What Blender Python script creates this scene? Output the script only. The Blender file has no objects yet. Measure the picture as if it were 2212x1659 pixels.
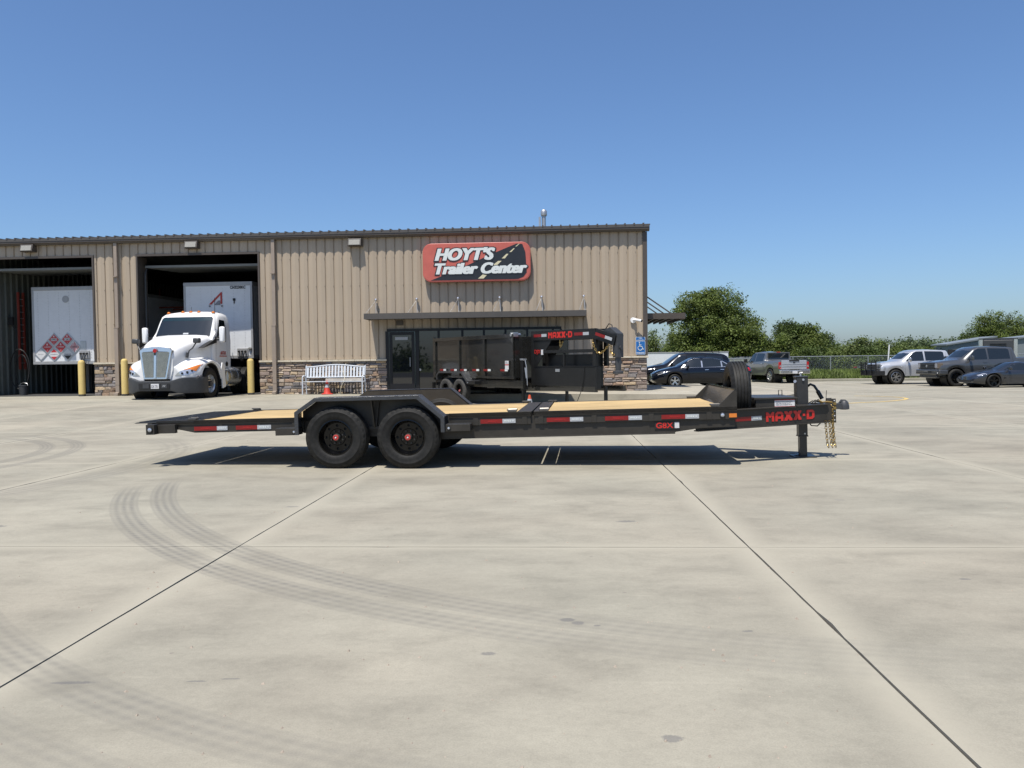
import bpy, bmesh, math, random
import numpy as np
from mathutils import Vector, Matrix, Euler
from mathutils.bvhtree import BVHTree
random.seed(7); np.random.seed(7)
R = math.radians
SC = bpy.context.scene
COL = SC.collection
F = 1661.0; HC = 1.29
# ------------------------------------------------------------------ camera
cam = bpy.data.cameras.new("camera"); camo = bpy.data.objects.new("camera", cam); COL.objects.link(camo)
cam.sensor_width = 36; cam.lens = 36 * F / 2212; cam.clip_start = 0.05; cam.clip_end = 5000
camo.location = (0, 0, HC)
camo.rotation_euler = (Matrix.Rotation(math.pi / 2 - math.atan(49.5 / F), 4, 'X') @ Matrix.Rotation(-0.012, 4, 'Z')).to_euler()
SC.camera = camo
# ------------------------------------------------------------------ sky and sun
SUN = Vector((0.17, 0.37, -1.0)).normalized()          # direction the light travels
w = bpy.data.worlds.new("World"); SC.world = w; w.use_nodes = True
nt = w.node_tree; bg = nt.nodes["Background"]
sky = nt.nodes.new("ShaderNodeTexSky"); sky.sky_type = 'NISHITA'; sky.sun_disc = False
sky.sun_elevation = math.asin(-SUN.z); sky.sun_rotation = math.atan2(-SUN.x, -SUN.y)
sky.air_density = 1.0; sky.dust_density = 1.3; sky.ozone_density = 10.0; sky.altitude = 0
nt.links.new(sky.outputs[0], bg.inputs[0]); bg.inputs[1].default_value = 0.112
sl = bpy.data.lights.new("sun", 'SUN'); sl.energy = 5.0; sl.angle = R(0.53); sl.color = (1, 0.945, 0.865)
so = bpy.data.objects.new("sun", sl); COL.objects.link(so)
so.rotation_euler = SUN.to_track_quat('-Z', 'Y').to_euler(); so.location = (-10, -20, 60)
SC.view_settings.view_transform = 'Standard'; SC.view_settings.look = 'None'
SC.view_settings.gamma = 1; SC.view_settings.use_curve_mapping = False
SC.view_settings.exposure = 0.40
SC.cycles.max_bounces = 8

# ------------------------------------------------------------------ materials
def ss(a, b, x):
    t = max(0.0, min(1.0, (x - a) / (b - a))); return t * t * (3 - 2 * t)
def nodes(name):
    m = bpy.data.materials.new(name); m.use_nodes = True
    return m, m.node_tree, m.node_tree.nodes["Principled BSDF"]
def setin(b, k, v):
    if k in b.inputs: b.inputs[k].default_value = v
def N(nt, t, **kw):
    n = nt.nodes.new(t)
    for k, v in kw.items():
        if k in n.inputs: n.inputs[k].default_value = v
        else: setattr(n, k, v)
    return n
def mathn(nt, op, a, b=None, c=None, clamp=False):
    n = nt.nodes.new("ShaderNodeMath"); n.operation = op; n.use_clamp = clamp
    for i, x in enumerate((a, b, c)):
        if x is None: continue
        if isinstance(x, (int, float)): n.inputs[i].default_value = x
        else: nt.links.new(x, n.inputs[i])
    return n.outputs[0]
def mixc(nt, fac, a, b, mode='MIX'):
    n = nt.nodes.new("ShaderNodeMix"); n.data_type = 'RGBA'; n.blend_type = mode
    for i, x in ((0, fac), (6, a), (7, b)):
        if isinstance(x, (int, float)): n.inputs[i].default_value = x
        elif isinstance(x, tuple): n.inputs[i].default_value = (*x, 1) if len(x) == 3 else x
        else: nt.links.new(x, n.inputs[i])
    return n.outputs[2]
def ramp(nt, x, pts):
    n = nt.nodes.new("ShaderNodeValToRGB"); e = n.color_ramp.elements
    while len(e) < len(pts): e.new(0.5)
    for el, (p, c) in zip(e, pts):
        el.position = p; el.color = (c, c, c, 1) if isinstance(c, (int, float)) else (*c, 1)
    nt.links.new(x, n.inputs[0]); return n.outputs[0]
def mat(name, col, rough=0.6, metal=0.0, var=0.12, scale=6.0, bump=0.0, bscale=60.0, coat=0.0, spec=None, objvar=0.0, dust=0.0, stretch=None):
    col = tuple(c * (1.0 if metal > .5 else 0.79) for c in col)
    m, nt, b = nodes(name)
    tc = N(nt, "ShaderNodeTexCoord")
    src = tc.outputs["Object"]
    if stretch:
        mp = N(nt, "ShaderNodeMapping"); mp.inputs["Scale"].default_value = stretch; nt.links.new(src, mp.inputs[0]); src = mp.outputs[0]
    n1 = N(nt, "ShaderNodeTexNoise", Scale=scale, Detail=6.0, Roughness=0.65); nt.links.new(src, n1.inputs["Vector"])
    lo = tuple(c * (1 - var) for c in col); hi = tuple(min(1, c * (1 + var)) for c in col)
    c = ramp(nt, n1.outputs[0], [(0.3, lo), (0.7, hi)])
    if objvar:
        oi = N(nt, "ShaderNodeObjectInfo")
        f = mathn(nt, 'MULTIPLY_ADD', oi.outputs["Random"], 2 * objvar, 1 - objvar)
        vm = N(nt, "ShaderNodeVectorMath", operation='SCALE'); nt.links.new(c, vm.inputs[0]); nt.links.new(f, vm.inputs["Scale"]); c = vm.outputs[0]
    if dust and name != 'x':
        n2 = N(nt, "ShaderNodeTexNoise", Scale=scale * 2.7, Detail=8.0, Roughness=0.7); nt.links.new(src, n2.inputs["Vector"])
        f = mathn(nt, 'MULTIPLY', ramp(nt, n2.outputs[0], [(0.42, 0.0), (0.75, 1.0)]), dust)
        c = mixc(nt, f, c, (0.32, 0.29, 0.25))
    nt.links.new(c, b.inputs["Base Color"])
    rr = mathn(nt, 'MULTIPLY_ADD', n1.outputs[0], 0.25 * rough, rough * 0.87); nt.links.new(rr, b.inputs["Roughness"])
    b.inputs["Metallic"].default_value = metal
    if coat: setin(b, "Coat Weight", coat); setin(b, "Coat Roughness", 0.03)
    if spec is not None: setin(b, "Specular IOR Level", spec)
    if bump:
        n3 = N(nt, "ShaderNodeTexNoise", Scale=bscale, Detail=4.0); nt.links.new(src, n3.inputs["Vector"])
        bp = N(nt, "ShaderNodeBump", Strength=bump, Distance=0.01); nt.links.new(n3.outputs[0], bp.inputs["Height"]); nt.links.new(bp.outputs[0], b.inputs["Normal"])
    return m
GA = -0.055                                            # joint grid turned against the view axis
E1 = Vector((math.cos(GA), math.sin(GA), 0)); E2 = Vector((-math.sin(GA), math.cos(GA), 0))
A0, AS, B0, BS = 1.315, 3.56, 5.29, 4.57
def concrete(name, base=(0.272, 0.252, 0.200), lot=True):
    m, nt, b = nodes(name)
    g = N(nt, "ShaderNodeNewGeometry"); P = g.outputs["Position"]
    mp = N(nt, "ShaderNodeMapping"); mp.inputs["Rotation"].default_value = (0, 0, 0.09); mp.inputs["Scale"].default_value = (0.62, 1.0, 1); nt.links.new(P, mp.inputs[0])
    n1 = N(nt, "ShaderNodeTexNoise", Scale=0.55, Detail=5.0, Roughness=0.62, Distortion=0.4); nt.links.new(mp.outputs[0], n1.inputs["Vector"])
    n2 = N(nt, "ShaderNodeTexNoise", Scale=2.6, Detail=9.0, Roughness=0.72, Distortion=0.2); nt.links.new(mp.outputs[0], n2.inputs["Vector"])
    n3 = N(nt, "ShaderNodeTexNoise", Scale=30.0, Detail=6.0, Roughness=0.8); nt.links.new(P, n3.inputs["Vector"])
    n4 = N(nt, "ShaderNodeTexNoise", Scale=0.35, Detail=3.0); nt.links.new(P, n4.inputs["Vector"])
    k = lambda f: tuple(c * f for c in base)
    c = ramp(nt, n1.outputs[0], [(0.28, k(0.76)), (0.48, k(0.95)), (0.70, k(1.12))])
    c = mixc(nt, 0.65, c, ramp(nt, n2.outputs[0], [(0.30, 0.68), (0.5, 1.0), (0.70, 1.18)]), 'MULTIPLY')
    c = mixc(nt, 0.45, c, ramp(nt, n3.outputs[0], [(0.25, 0.72), (0.55, 1.0), (0.8, 1.12)]), 'MULTIPLY')
    c = mixc(nt, ramp(nt, n4.outputs[0], [(0.45, 0.0), (0.65, 0.28)]), c, mixc(nt, 1.0, c, (0.93, 1.0, 1.02), 'MULTIPLY'))
    c = mixc(nt, ramp(nt, n4.outputs[0], [(0.3, 0.22), (0.45, 0.0)]), c, mixc(nt, 1.0, c, (1.04, 0.97, 0.93), 'MULTIPLY'))
    n6 = N(nt, "ShaderNodeTexNoise", Scale=140.0, Detail=3.0, Roughness=0.7); nt.links.new(P, n6.inputs["Vector"])
    c = mixc(nt, 0.6, c, ramp(nt, n6.outputs[0], [(0.30, 0.80), (0.5, 1.0), (0.70, 1.14)]), 'MULTIPLY')
    sp = N(nt, "ShaderNodeSeparateXYZ"); nt.links.new(P, sp.inputs[0])
    X, Y = sp.outputs[0], sp.outputs[1]
    if lot:
        A = mathn(nt, 'ADD', mathn(nt, 'MULTIPLY', X, E1.x), mathn(nt, 'MULTIPLY', Y, E1.y))
        Bc = mathn(nt, 'ADD', mathn(nt, 'MULTIPLY', X, E2.x), mathn(nt, 'MULTIPLY', Y, E2.y))
        def near_joint(v, o, s, wd):
            d = mathn(nt, 'PINGPONG', mathn(nt, 'SUBTRACT', v, o), s / 2)
            d = mathn(nt, 'ADD', d, mathn(nt, 'MULTIPLY', mathn(nt, 'SUBTRACT', n2.outputs[0], 0.5), wd * 2.6))
            return mathn(nt, 'SUBTRACT', 1.0, mathn(nt, 'DIVIDE', d, wd), clamp=True)
        j = mathn(nt, 'MAXIMUM', near_joint(A, A0, AS, 0.19), mathn(nt, 'MULTIPLY', near_joint(Bc, B0, BS, 0.13), 0.9))
        c = mixc(nt, mathn(nt, 'MULTIPLY', j, 0.7), c, k(1.22))
        # faint pale trowel lines across the slabs
        d = mathn(nt, 'PINGPONG', mathn(nt, 'SUBTRACT', Bc, 3.06), 0.57)
        f = mathn(nt, 'MULTIPLY', mathn(nt, 'SUBTRACT', 1.0, mathn(nt, 'DIVIDE', d, 0.014), clamp=True), ramp(nt, n2.outputs[0], [(0.5, 0.0), (0.68, 0.45)]))
        c = mixc(nt, f, c, k(1.3))
        # tyre tracks: arcs of circles with tread stripes
        def track(cx, cy, r, wid, a0, a1, strength, fade=0.25):
            dx = mathn(nt, 'SUBTRACT', X, cx); dy = mathn(nt, 'SUBTRACT', Y, cy)
            rr = mathn(nt, 'SQRT', mathn(nt, 'ADD', mathn(nt, 'MULTIPLY', dx, dx), mathn(nt, 'MULTIPLY', dy, dy)))
            an = mathn(nt, 'ARCTAN2', dy, dx)
            u = mathn(nt, 'DIVIDE', mathn(nt, 'SUBTRACT', rr, r), wid)
            au = mathn(nt, 'ABSOLUTE', u)
            edge = mathn(nt, 'MULTIPLY', mathn(nt, 'SUBTRACT', 0.5, au), 12.0, clamp=True)
            st = mathn(nt, 'MULTIPLY_ADD', mathn(nt, 'COSINE', mathn(nt, 'MULTIPLY', u, 2 * math.pi * 4.0)), 0.5, 0.5)
            lugs = mathn(nt, 'MULTIPLY_ADD', mathn(nt, 'COSINE', mathn(nt, 'MULTIPLY_ADD', an, r * 2 * math.pi / 0.09, mathn(nt, 'MULTIPLY', u, 6.0))), 0.5, 0.5)
            pat = mathn(nt, 'MULTIPLY', mathn(nt, 'MULTIPLY_ADD', st, 0.6, 0.4), mathn(nt, 'MULTIPLY_ADD', lugs, 0.35, 0.65))
            s0 = mathn(nt, 'DIVIDE', mathn(nt, 'SUBTRACT', an, a0), .08, clamp=True)
            s1 = mathn(nt, 'DIVIDE', mathn(nt, 'SUBTRACT', a1, an), fade, clamp=True)
            m_ = mathn(nt, 'MULTIPLY', mathn(nt, 'MULTIPLY', edge, pat), mathn(nt, 'MULTIPLY', s0, s1))
            m_ = mathn(nt, 'MULTIPLY', m_, mathn(nt, 'MULTIPLY', ramp(nt, n2.outputs[0], [(0.32, 0.38), (0.60, 1.0)]), ramp(nt, n3.outputs[0], [(0.3, 0.5), (0.6, 1.0)])))
            return mathn(nt, 'MULTIPLY', m_, strength)
        T = None
        for a in TRACKS:
            t = track(*a); T = t if T is None else mathn(nt, 'MAXIMUM', T, t)
        c = mixc(nt, T, c, (0.10, 0.097, 0.09))
        # oil and water spots
        for (sx, sy, sr, ry_) in ((0.26, 3.79, .045, .035), (0.31, 3.74, .035, .03), (0.40, 3.70, .02, .014), (-0.12, 3.36, .04, .02), (0.53, 2.58, .04, .03), (-1.81, 3.10, .10, .016), (-1.30, 3.10, .05, .008), (-1.17, 3.12, .05, .007), (-4.2, 6.2, .10, .05), (1.1, 3.6, .03, .012), (2.6, 4.4, .04, .02), (-2.0, 6.9, .07, .03), (3.3, 3.9, .05, .02), (-3.6, 5.1, .07, .03), (0.9, 6.1, .09, .04)):
            dx = mathn(nt, 'DIVIDE', mathn(nt, 'SUBTRACT', X, sx), sr); dy = mathn(nt, 'DIVIDE', mathn(nt, 'SUBTRACT', Y, sy), ry_)
            d = mathn(nt, 'SQRT', mathn(nt, 'ADD', mathn(nt, 'MULTIPLY', dx, dx), mathn(nt, 'MULTIPLY', dy, dy)))
            d = mathn(nt, 'ADD', d, mathn(nt, 'MULTIPLY', mathn(nt, 'SUBTRACT', n3.outputs[0], 0.5), 1.6))
            c = mixc(nt, mathn(nt, 'MULTIPLY', mathn(nt, 'MULTIPLY', mathn(nt, 'SUBTRACT', 1.0, d), 3.0, clamp=True), 0.5), c, (0.085, 0.085, 0.092))
    vo2 = N(nt, "ShaderNodeTexVoronoi", Scale=0.9); nt.links.new(P, vo2.inputs["Vector"])
    d2 = mathn(nt, 'ADD', vo2.outputs["Distance"], mathn(nt, 'MULTIPLY', mathn(nt, 'SUBTRACT', n3.outputs[0], 0.5), 0.10))
    sel = mathn(nt, 'LESS_THAN', vo2.outputs["Color"], 0.5)
    c = mixc(nt, mathn(nt, 'MULTIPLY', mathn(nt, 'MULTIPLY', mathn(nt, 'LESS_THAN', d2, 0.045), sel), 0.28), c, (0.16, 0.15, 0.14))
    # scattered small dark specks
    vo = N(nt, "ShaderNodeTexVoronoi", Scale=2.2); nt.links.new(P, vo.inputs["Vector"])
    nz = N(nt, "ShaderNodeTexNoise", Scale=45.0, Detail=3.0); nt.links.new(P, nz.inputs["Vector"])
    d = mathn(nt, 'ADD', vo.outputs["Distance"], mathn(nt, 'MULTIPLY', mathn(nt, 'SUBTRACT', nz.outputs[0], 0.5), 0.07))
    c = mixc(nt, mathn(nt, 'MULTIPLY', mathn(nt, 'LESS_THAN', d, 0.022), 0.6), c, (0.16, 0.14, 0.12))
    nt.links.new(c, b.inputs["Base Color"])
    b.inputs["Roughness"].default_value = 0.86; setin(b, "Specular IOR Level", 0.3)
    bp = N(nt, "ShaderNodeBump", Strength=0.35, Distance=0.004); nt.links.new(n3.outputs[0], bp.inputs["Height"]); nt.links.new(bp.outputs[0], b.inputs["Normal"])
    return m
# circles through the tracks seen on the slabs: centre x, y, radius, width, start angle, end angle, strength
TRACKS = [(2.97, 10.32, 7.33, 0.25, -2.86, -1.6, 0.80, .7), (3.29, 10.5, 7.36, 0.25, -2.89, -1.6, 0.80, .7),
          (1.44, 7.82, 5.74, 0.24, -2.6, -1.6, 0.55, .5), (1.44, 7.82, 6.10, 0.22, -2.6, -1.6, 0.40, .5),
          (-10.6, 10.5, 3.62, 0.24, -0.2, 1.3, 0.75, .3), (-10.6, 10.5, 4.05, 0.24, -0.3, 1.3, 0.7, .3),
          (-9.9, 9.9, 5.1, 0.5, -0.5, 0.9, 0.45, .4)]
M = {}
M['concrete'] = concrete("lot_concrete")
M['walk'] = concrete("walk_concrete", (0.325, 0.298, 0.24), False)
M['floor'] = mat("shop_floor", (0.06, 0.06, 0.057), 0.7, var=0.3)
M['joint'] = mat("joint_filler", (0.05, 0.043, 0.035), 0.95, var=0.4, scale=20)
M['siding'] = mat("tan_siding", (0.440, 0.358, 0.262), 0.45, var=0.05, scale=1.2, stretch=(1, 1, .25), dust=0.06, objvar=0.015)
M['trim'] = mat("bronze_trim", (0.085, 0.07, 0.058), 0.45, var=0.08)
M['gutter'] = mat("gutter_trim", (0.095, 0.085, 0.075), 0.4, var=0.08)
M['downspout'] = mat("downspout_paint", (0.33, 0.27, 0.215), 0.4, var=0.06)
M['cap'] = mat("cap_limestone", (0.62, 0.55, 0.42), 0.85, var=0.15, scale=9, bump=.5)
stone_cols = [(0.28, 0.23, 0.19), (0.38, 0.30, 0.22), (0.22, 0.20, 0.19), (0.32, 0.25, 0.21), (0.48, 0.37, 0.24), (0.27, 0.25, 0.25), (0.33, 0.23, 0.16), (0.42, 0.35, 0.28), (0.62, 0.49, 0.29)]
M['stones'] = [mat("ledge_stone_%s" % n, c, 0.9, var=0.28, scale=14, bump=0.8, bscale=30, objvar=0.16) for n, c in zip("umber sand slate russet buff ash rust fawn honey".split(), stone_cols)]
M['mortar'] = mat("stone_mortar", (0.16, 0.145, 0.13), 0.95, var=0.3)
M['glass'] = mat("dark_glass", (0.010, 0.012, 0.015), 0.02, var=0.05, spec=1.0)
M['glass'].node_tree.nodes['Principled BSDF'].inputs['IOR'].default_value = 1.8; M['glass'].node_tree.nodes['Principled BSDF'].inputs['Specular IOR Level'].default_value = .5
M['carglass'] = mat("tinted_glass", (0.012, 0.016, 0.018), 0.03, var=0.05, spec=0.8)
M['alu_black'] = mat("black_frame", (0.014, 0.014, 0.016), 0.35, var=0.1, spec=.3)
M['powder'] = mat("trailer_grey_powder", (0.040, 0.036, 0.030), 0.38, var=0.10, scale=3, bump=0.12, bscale=220, dust=0.04, spec=.32)
M['powder_b'] = mat("trailer_black_gloss", (0.022, 0.022, 0.020), 0.14, var=0.12, scale=2, coat=0.3, dust=0.03)
M['tread'] = mat("tread_plate", (0.070, 0.072, 0.075), 0.30, metal=0.35, var=0.1, bump=0.6, bscale=70)
M['powder_n'] = mat('trailer_black_powder', (0.014, 0.0145, 0.015), 0.32, var=0.1, dust=.02, spec=.3)
M['jackdark'] = mat("dark_jack_steel", (0.030, 0.030, 0.030), 0.35, var=0.1, dust=.03)
M['dull'] = mat("dull_prismatic_lens", (0.34, 0.33, 0.29), 0.35, var=0.2, scale=40)
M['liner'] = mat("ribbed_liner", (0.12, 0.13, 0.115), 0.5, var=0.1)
M['wood'] = mat("pine_planks", (0.53, 0.375, 0.17), 0.7, var=0.40, scale=3.2, stretch=(0.35, 5, 5), objvar=0.14, bump=0.3, bscale=14)
M['rubber'] = mat("tyre_rubber", (0.013, 0.013, 0.012), 0.62, var=0.25, scale=5, dust=0.05, spec=.25, bump=.2, bscale=120)
M['rubber_old'] = mat("dusty_rubber", (0.042, 0.041, 0.038), 0.85, var=0.25, scale=6, dust=0.15)
M['rimblack'] = mat("gloss_black_rim", (0.004, 0.004, 0.004), 0.10, var=0.2, coat=0.15, spec=.25)
M['alu'] = mat("polished_alloy", (0.62, 0.62, 0.61), 0.28, metal=0.9, var=0.06)
M['chrome'] = mat("chrome", (0.66, 0.655, 0.64), 0.16, metal=.85, var=0.03)
M['galv'] = mat("galvanised_steel", (0.42, 0.43, 0.44), 0.4, metal=0.7, var=0.12)
M['zinc'] = mat("yellow_zinc", (0.36, 0.25, 0.09), 0.32, metal=0.85, var=0.2, scale=30)
M['red'] = mat("red_vinyl", (0.62, 0.025, 0.018), 0.4, var=0.06)
M['tape_red'] = mat("red_reflective", (0.24, 0.010, 0.009), 0.3, var=0.12, scale=20)
M['tape_wht'] = mat("silver_reflective", (0.46, 0.48, 0.50), 0.35, var=0.06, scale=20)
M['sticker'] = mat("white_sticker", (0.70, 0.70, 0.70), 0.5, var=0.05)
M['inkgrey'] = mat("grey_ink", (0.25, 0.25, 0.27), 0.6)
M['inkred'] = mat("dull_red_ink", (0.50, 0.05, 0.04), 0.5)
M['black'] = mat("matt_black", (0.012, 0.012, 0.012), 0.6)
M['plastic'] = mat("grey_plastic", (0.045, 0.048, 0.052), 0.5, var=0.1, dust=.05)
M['white'] = mat("white_paint", (0.90, 0.90, 0.89), 0.3, var=0.03, coat=0.3)
M['whitebox'] = mat("white_trailer_skin", (0.78, 0.80, 0.82), 0.4, var=0.04, dust=0.05)
M['greypanel'] = mat("grey_aluminium", (0.42, 0.42, 0.42), 0.45, metal=0.3, var=0.08)
M['amber'] = mat("amber_lens", (0.75, 0.22, 0.03), 0.2, var=0.06, coat=.4)
M['redlens'] = mat("red_lens", (0.45, 0.012, 0.015), 0.15, coat=.5)
M['lens'] = mat("clear_lens", (0.55, 0.57, 0.60), 0.08, metal=0.6, var=0.3, scale=25)
M['yellow'] = mat("bollard_yellow", (0.74, 0.56, 0.20), 0.5, var=0.06, dust=0.08)
M['paintyellow'] = mat("worn_yellow_paint", (0.66, 0.47, 0.16), 0.8, var=0.25, scale=8)
M['orange'] = mat("safety_orange", (0.62, 0.09, 0.03), 0.45, var=0.08)
M['cone_red'] = mat("cone_red", (0.62, 0.05, 0.03), 0.5, var=0.08)
M['blue'] = mat("sign_blue", (0.015, 0.14, 0.42), 0.35, var=0.04)
M['signred'] = mat("faded_sign_red", (0.56, 0.135, 0.10), 0.35, var=0.10, scale=3)
M['signblack'] = mat("sign_black", (0.022, 0.024, 0.028), 0.35, var=0.1)
M['signwhite'] = mat("sign_white", (0.74, 0.78, 0.76), 0.4, var=0.05)
M['signcream'] = mat("sign_cream", (0.70, 0.64, 0.42), 0.4, var=0.05)
M['bench'] = mat("bench_white", (0.66, 0.70, 0.74), 0.4, var=0.05)
M['oldwood'] = mat("weathered_board", (0.50, 0.46, 0.40), 0.85, var=0.2, scale=6)
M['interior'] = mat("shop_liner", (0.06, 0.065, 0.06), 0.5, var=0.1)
M['navy'] = mat("navy_black_paint", (0.004, 0.006, 0.012), 0.12, var=0.05, coat=0.4, spec=0.35)
M['suvblack'] = mat("black_paint", (0.006, 0.006, 0.008), 0.15, var=0.05, coat=0.4, spec=0.35)
M['silver'] = mat("silver_paint", (0.52, 0.54, 0.57), 0.3, metal=0.35, var=0.03, coat=1.0)
M['greypaint'] = mat("stone_grey_paint", (0.16, 0.16, 0.155), 0.3, metal=0.4, var=0.03, coat=1.0)
M['darkgrey'] = mat("dark_grey_paint", (0.085, 0.088, 0.09), 0.3, metal=0.4, var=0.03, coat=1.0)
M['cyber'] = mat("slate_paint", (0.040, 0.045, 0.055), 0.25, metal=0.5, var=0.03, coat=1.0)
M['slat'] = mat("privacy_slat", (0.33, 0.35, 0.31), 0.5, var=0.1, objvar=.06)
M['cream'] = mat("cream_metal", (0.55, 0.51, 0.38), 0.5)
M['roofgrey'] = mat("blue_grey_roof", (0.21, 0.235, 0.25), 0.4, var=0.05)
M['bark'] = mat("bark", (0.10, 0.08, 0.06), 0.95, var=0.3, scale=8)
M['deadwood'] = mat("dead_branches", (0.20, 0.17, 0.15), 0.95, var=0.2)
M['blue_strip'] = mat('sun_strip_tint', (0.01, 0.03, 0.04), 0.15)
M['rust'] = mat('rust_red_paint', (0.22, 0.030, 0.016), 0.6)
M['doorpanel'] = mat('door_panel_grey', (0.20, 0.21, 0.20), 0.5, var=.1)
M['ringdark'] = mat('dark_ring_steel', (0.10, 0.095, 0.085), 0.35, metal=.5, var=.2)
M['grille'] = mat("grille_mesh_metal", (0.70, 0.66, 0.55), 0.3, metal=0.9, var=0.15)
M['greenline'] = mat("green_air_line", (0.04, 0.22, 0.08), 0.4)
M['tape_placard'] = mat("placard_red", (0.52, 0.03, 0.035), 0.4, var=0.1, scale=15)
M['amberlamp'] = mat("dark_headlamp", (0.25, 0.20, 0.16), 0.12, metal=0.5, coat=.5)
def leafmat(name, col, var=0.45):
    m, nt, b = nodes(name)
    g = N(nt, "ShaderNodeNewGeometry")
    n1 = N(nt, "ShaderNodeTexNoise", Scale=0.9, Detail=3.0); nt.links.new(g.outputs["Position"], n1.inputs["Vector"])
    n2 = N(nt, "ShaderNodeTexNoise", Scale=7.0, Detail=2.0); nt.links.new(g.outputs["Position"], n2.inputs["Vector"])
    c = ramp(nt, n1.outputs[0], [(0.3, tuple(x * (1 - var) for x in col)), (0.7, tuple(x * (1 + var) for x in col))])
    c = mixc(nt, 0.7, c, ramp(nt, n2.outputs[0], [(0.3, (0.7, 0.75, 0.6)), (0.7, (1.3, 1.2, 1.0))]), 'MULTIPLY')
    nt.links.new(c, b.inputs["Base Color"]); b.inputs["Roughness"].default_value = 0.6; setin(b, "Specular IOR Level", 0.25)
    tr = N(nt, "ShaderNodeBsdfTranslucent"); nt.links.new(c, tr.inputs[0])
    mx = N(nt, "ShaderNodeMixShader"); mx.inputs[0].default_value = 0.3
    nt.links.new(b.outputs[0], mx.inputs[1]); nt.links.new(tr.outputs[0], mx.inputs[2])
    nt.links.new(mx.outputs[0], nt.nodes["Material Output"].inputs[0]); return m
M['leaf1'] = leafmat("broad_leaves", (0.098, 0.133, 0.033))
M['leaf2'] = leafmat("dark_leaves", (0.070, 0.104, 0.030))
M['leaf3'] = leafmat("pale_leaves", (0.122, 0.160, 0.058))
M['leaf4'] = leafmat("far_leaves", (0.091, 0.127, 0.064))
M['grassblade'] = leafmat("grass_blades", (0.131, 0.172, 0.049))
M['grassland'] = mat("grass_ground", (0.12, 0.15, 0.055), 0.95, var=0.3, scale=2.0)

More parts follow.
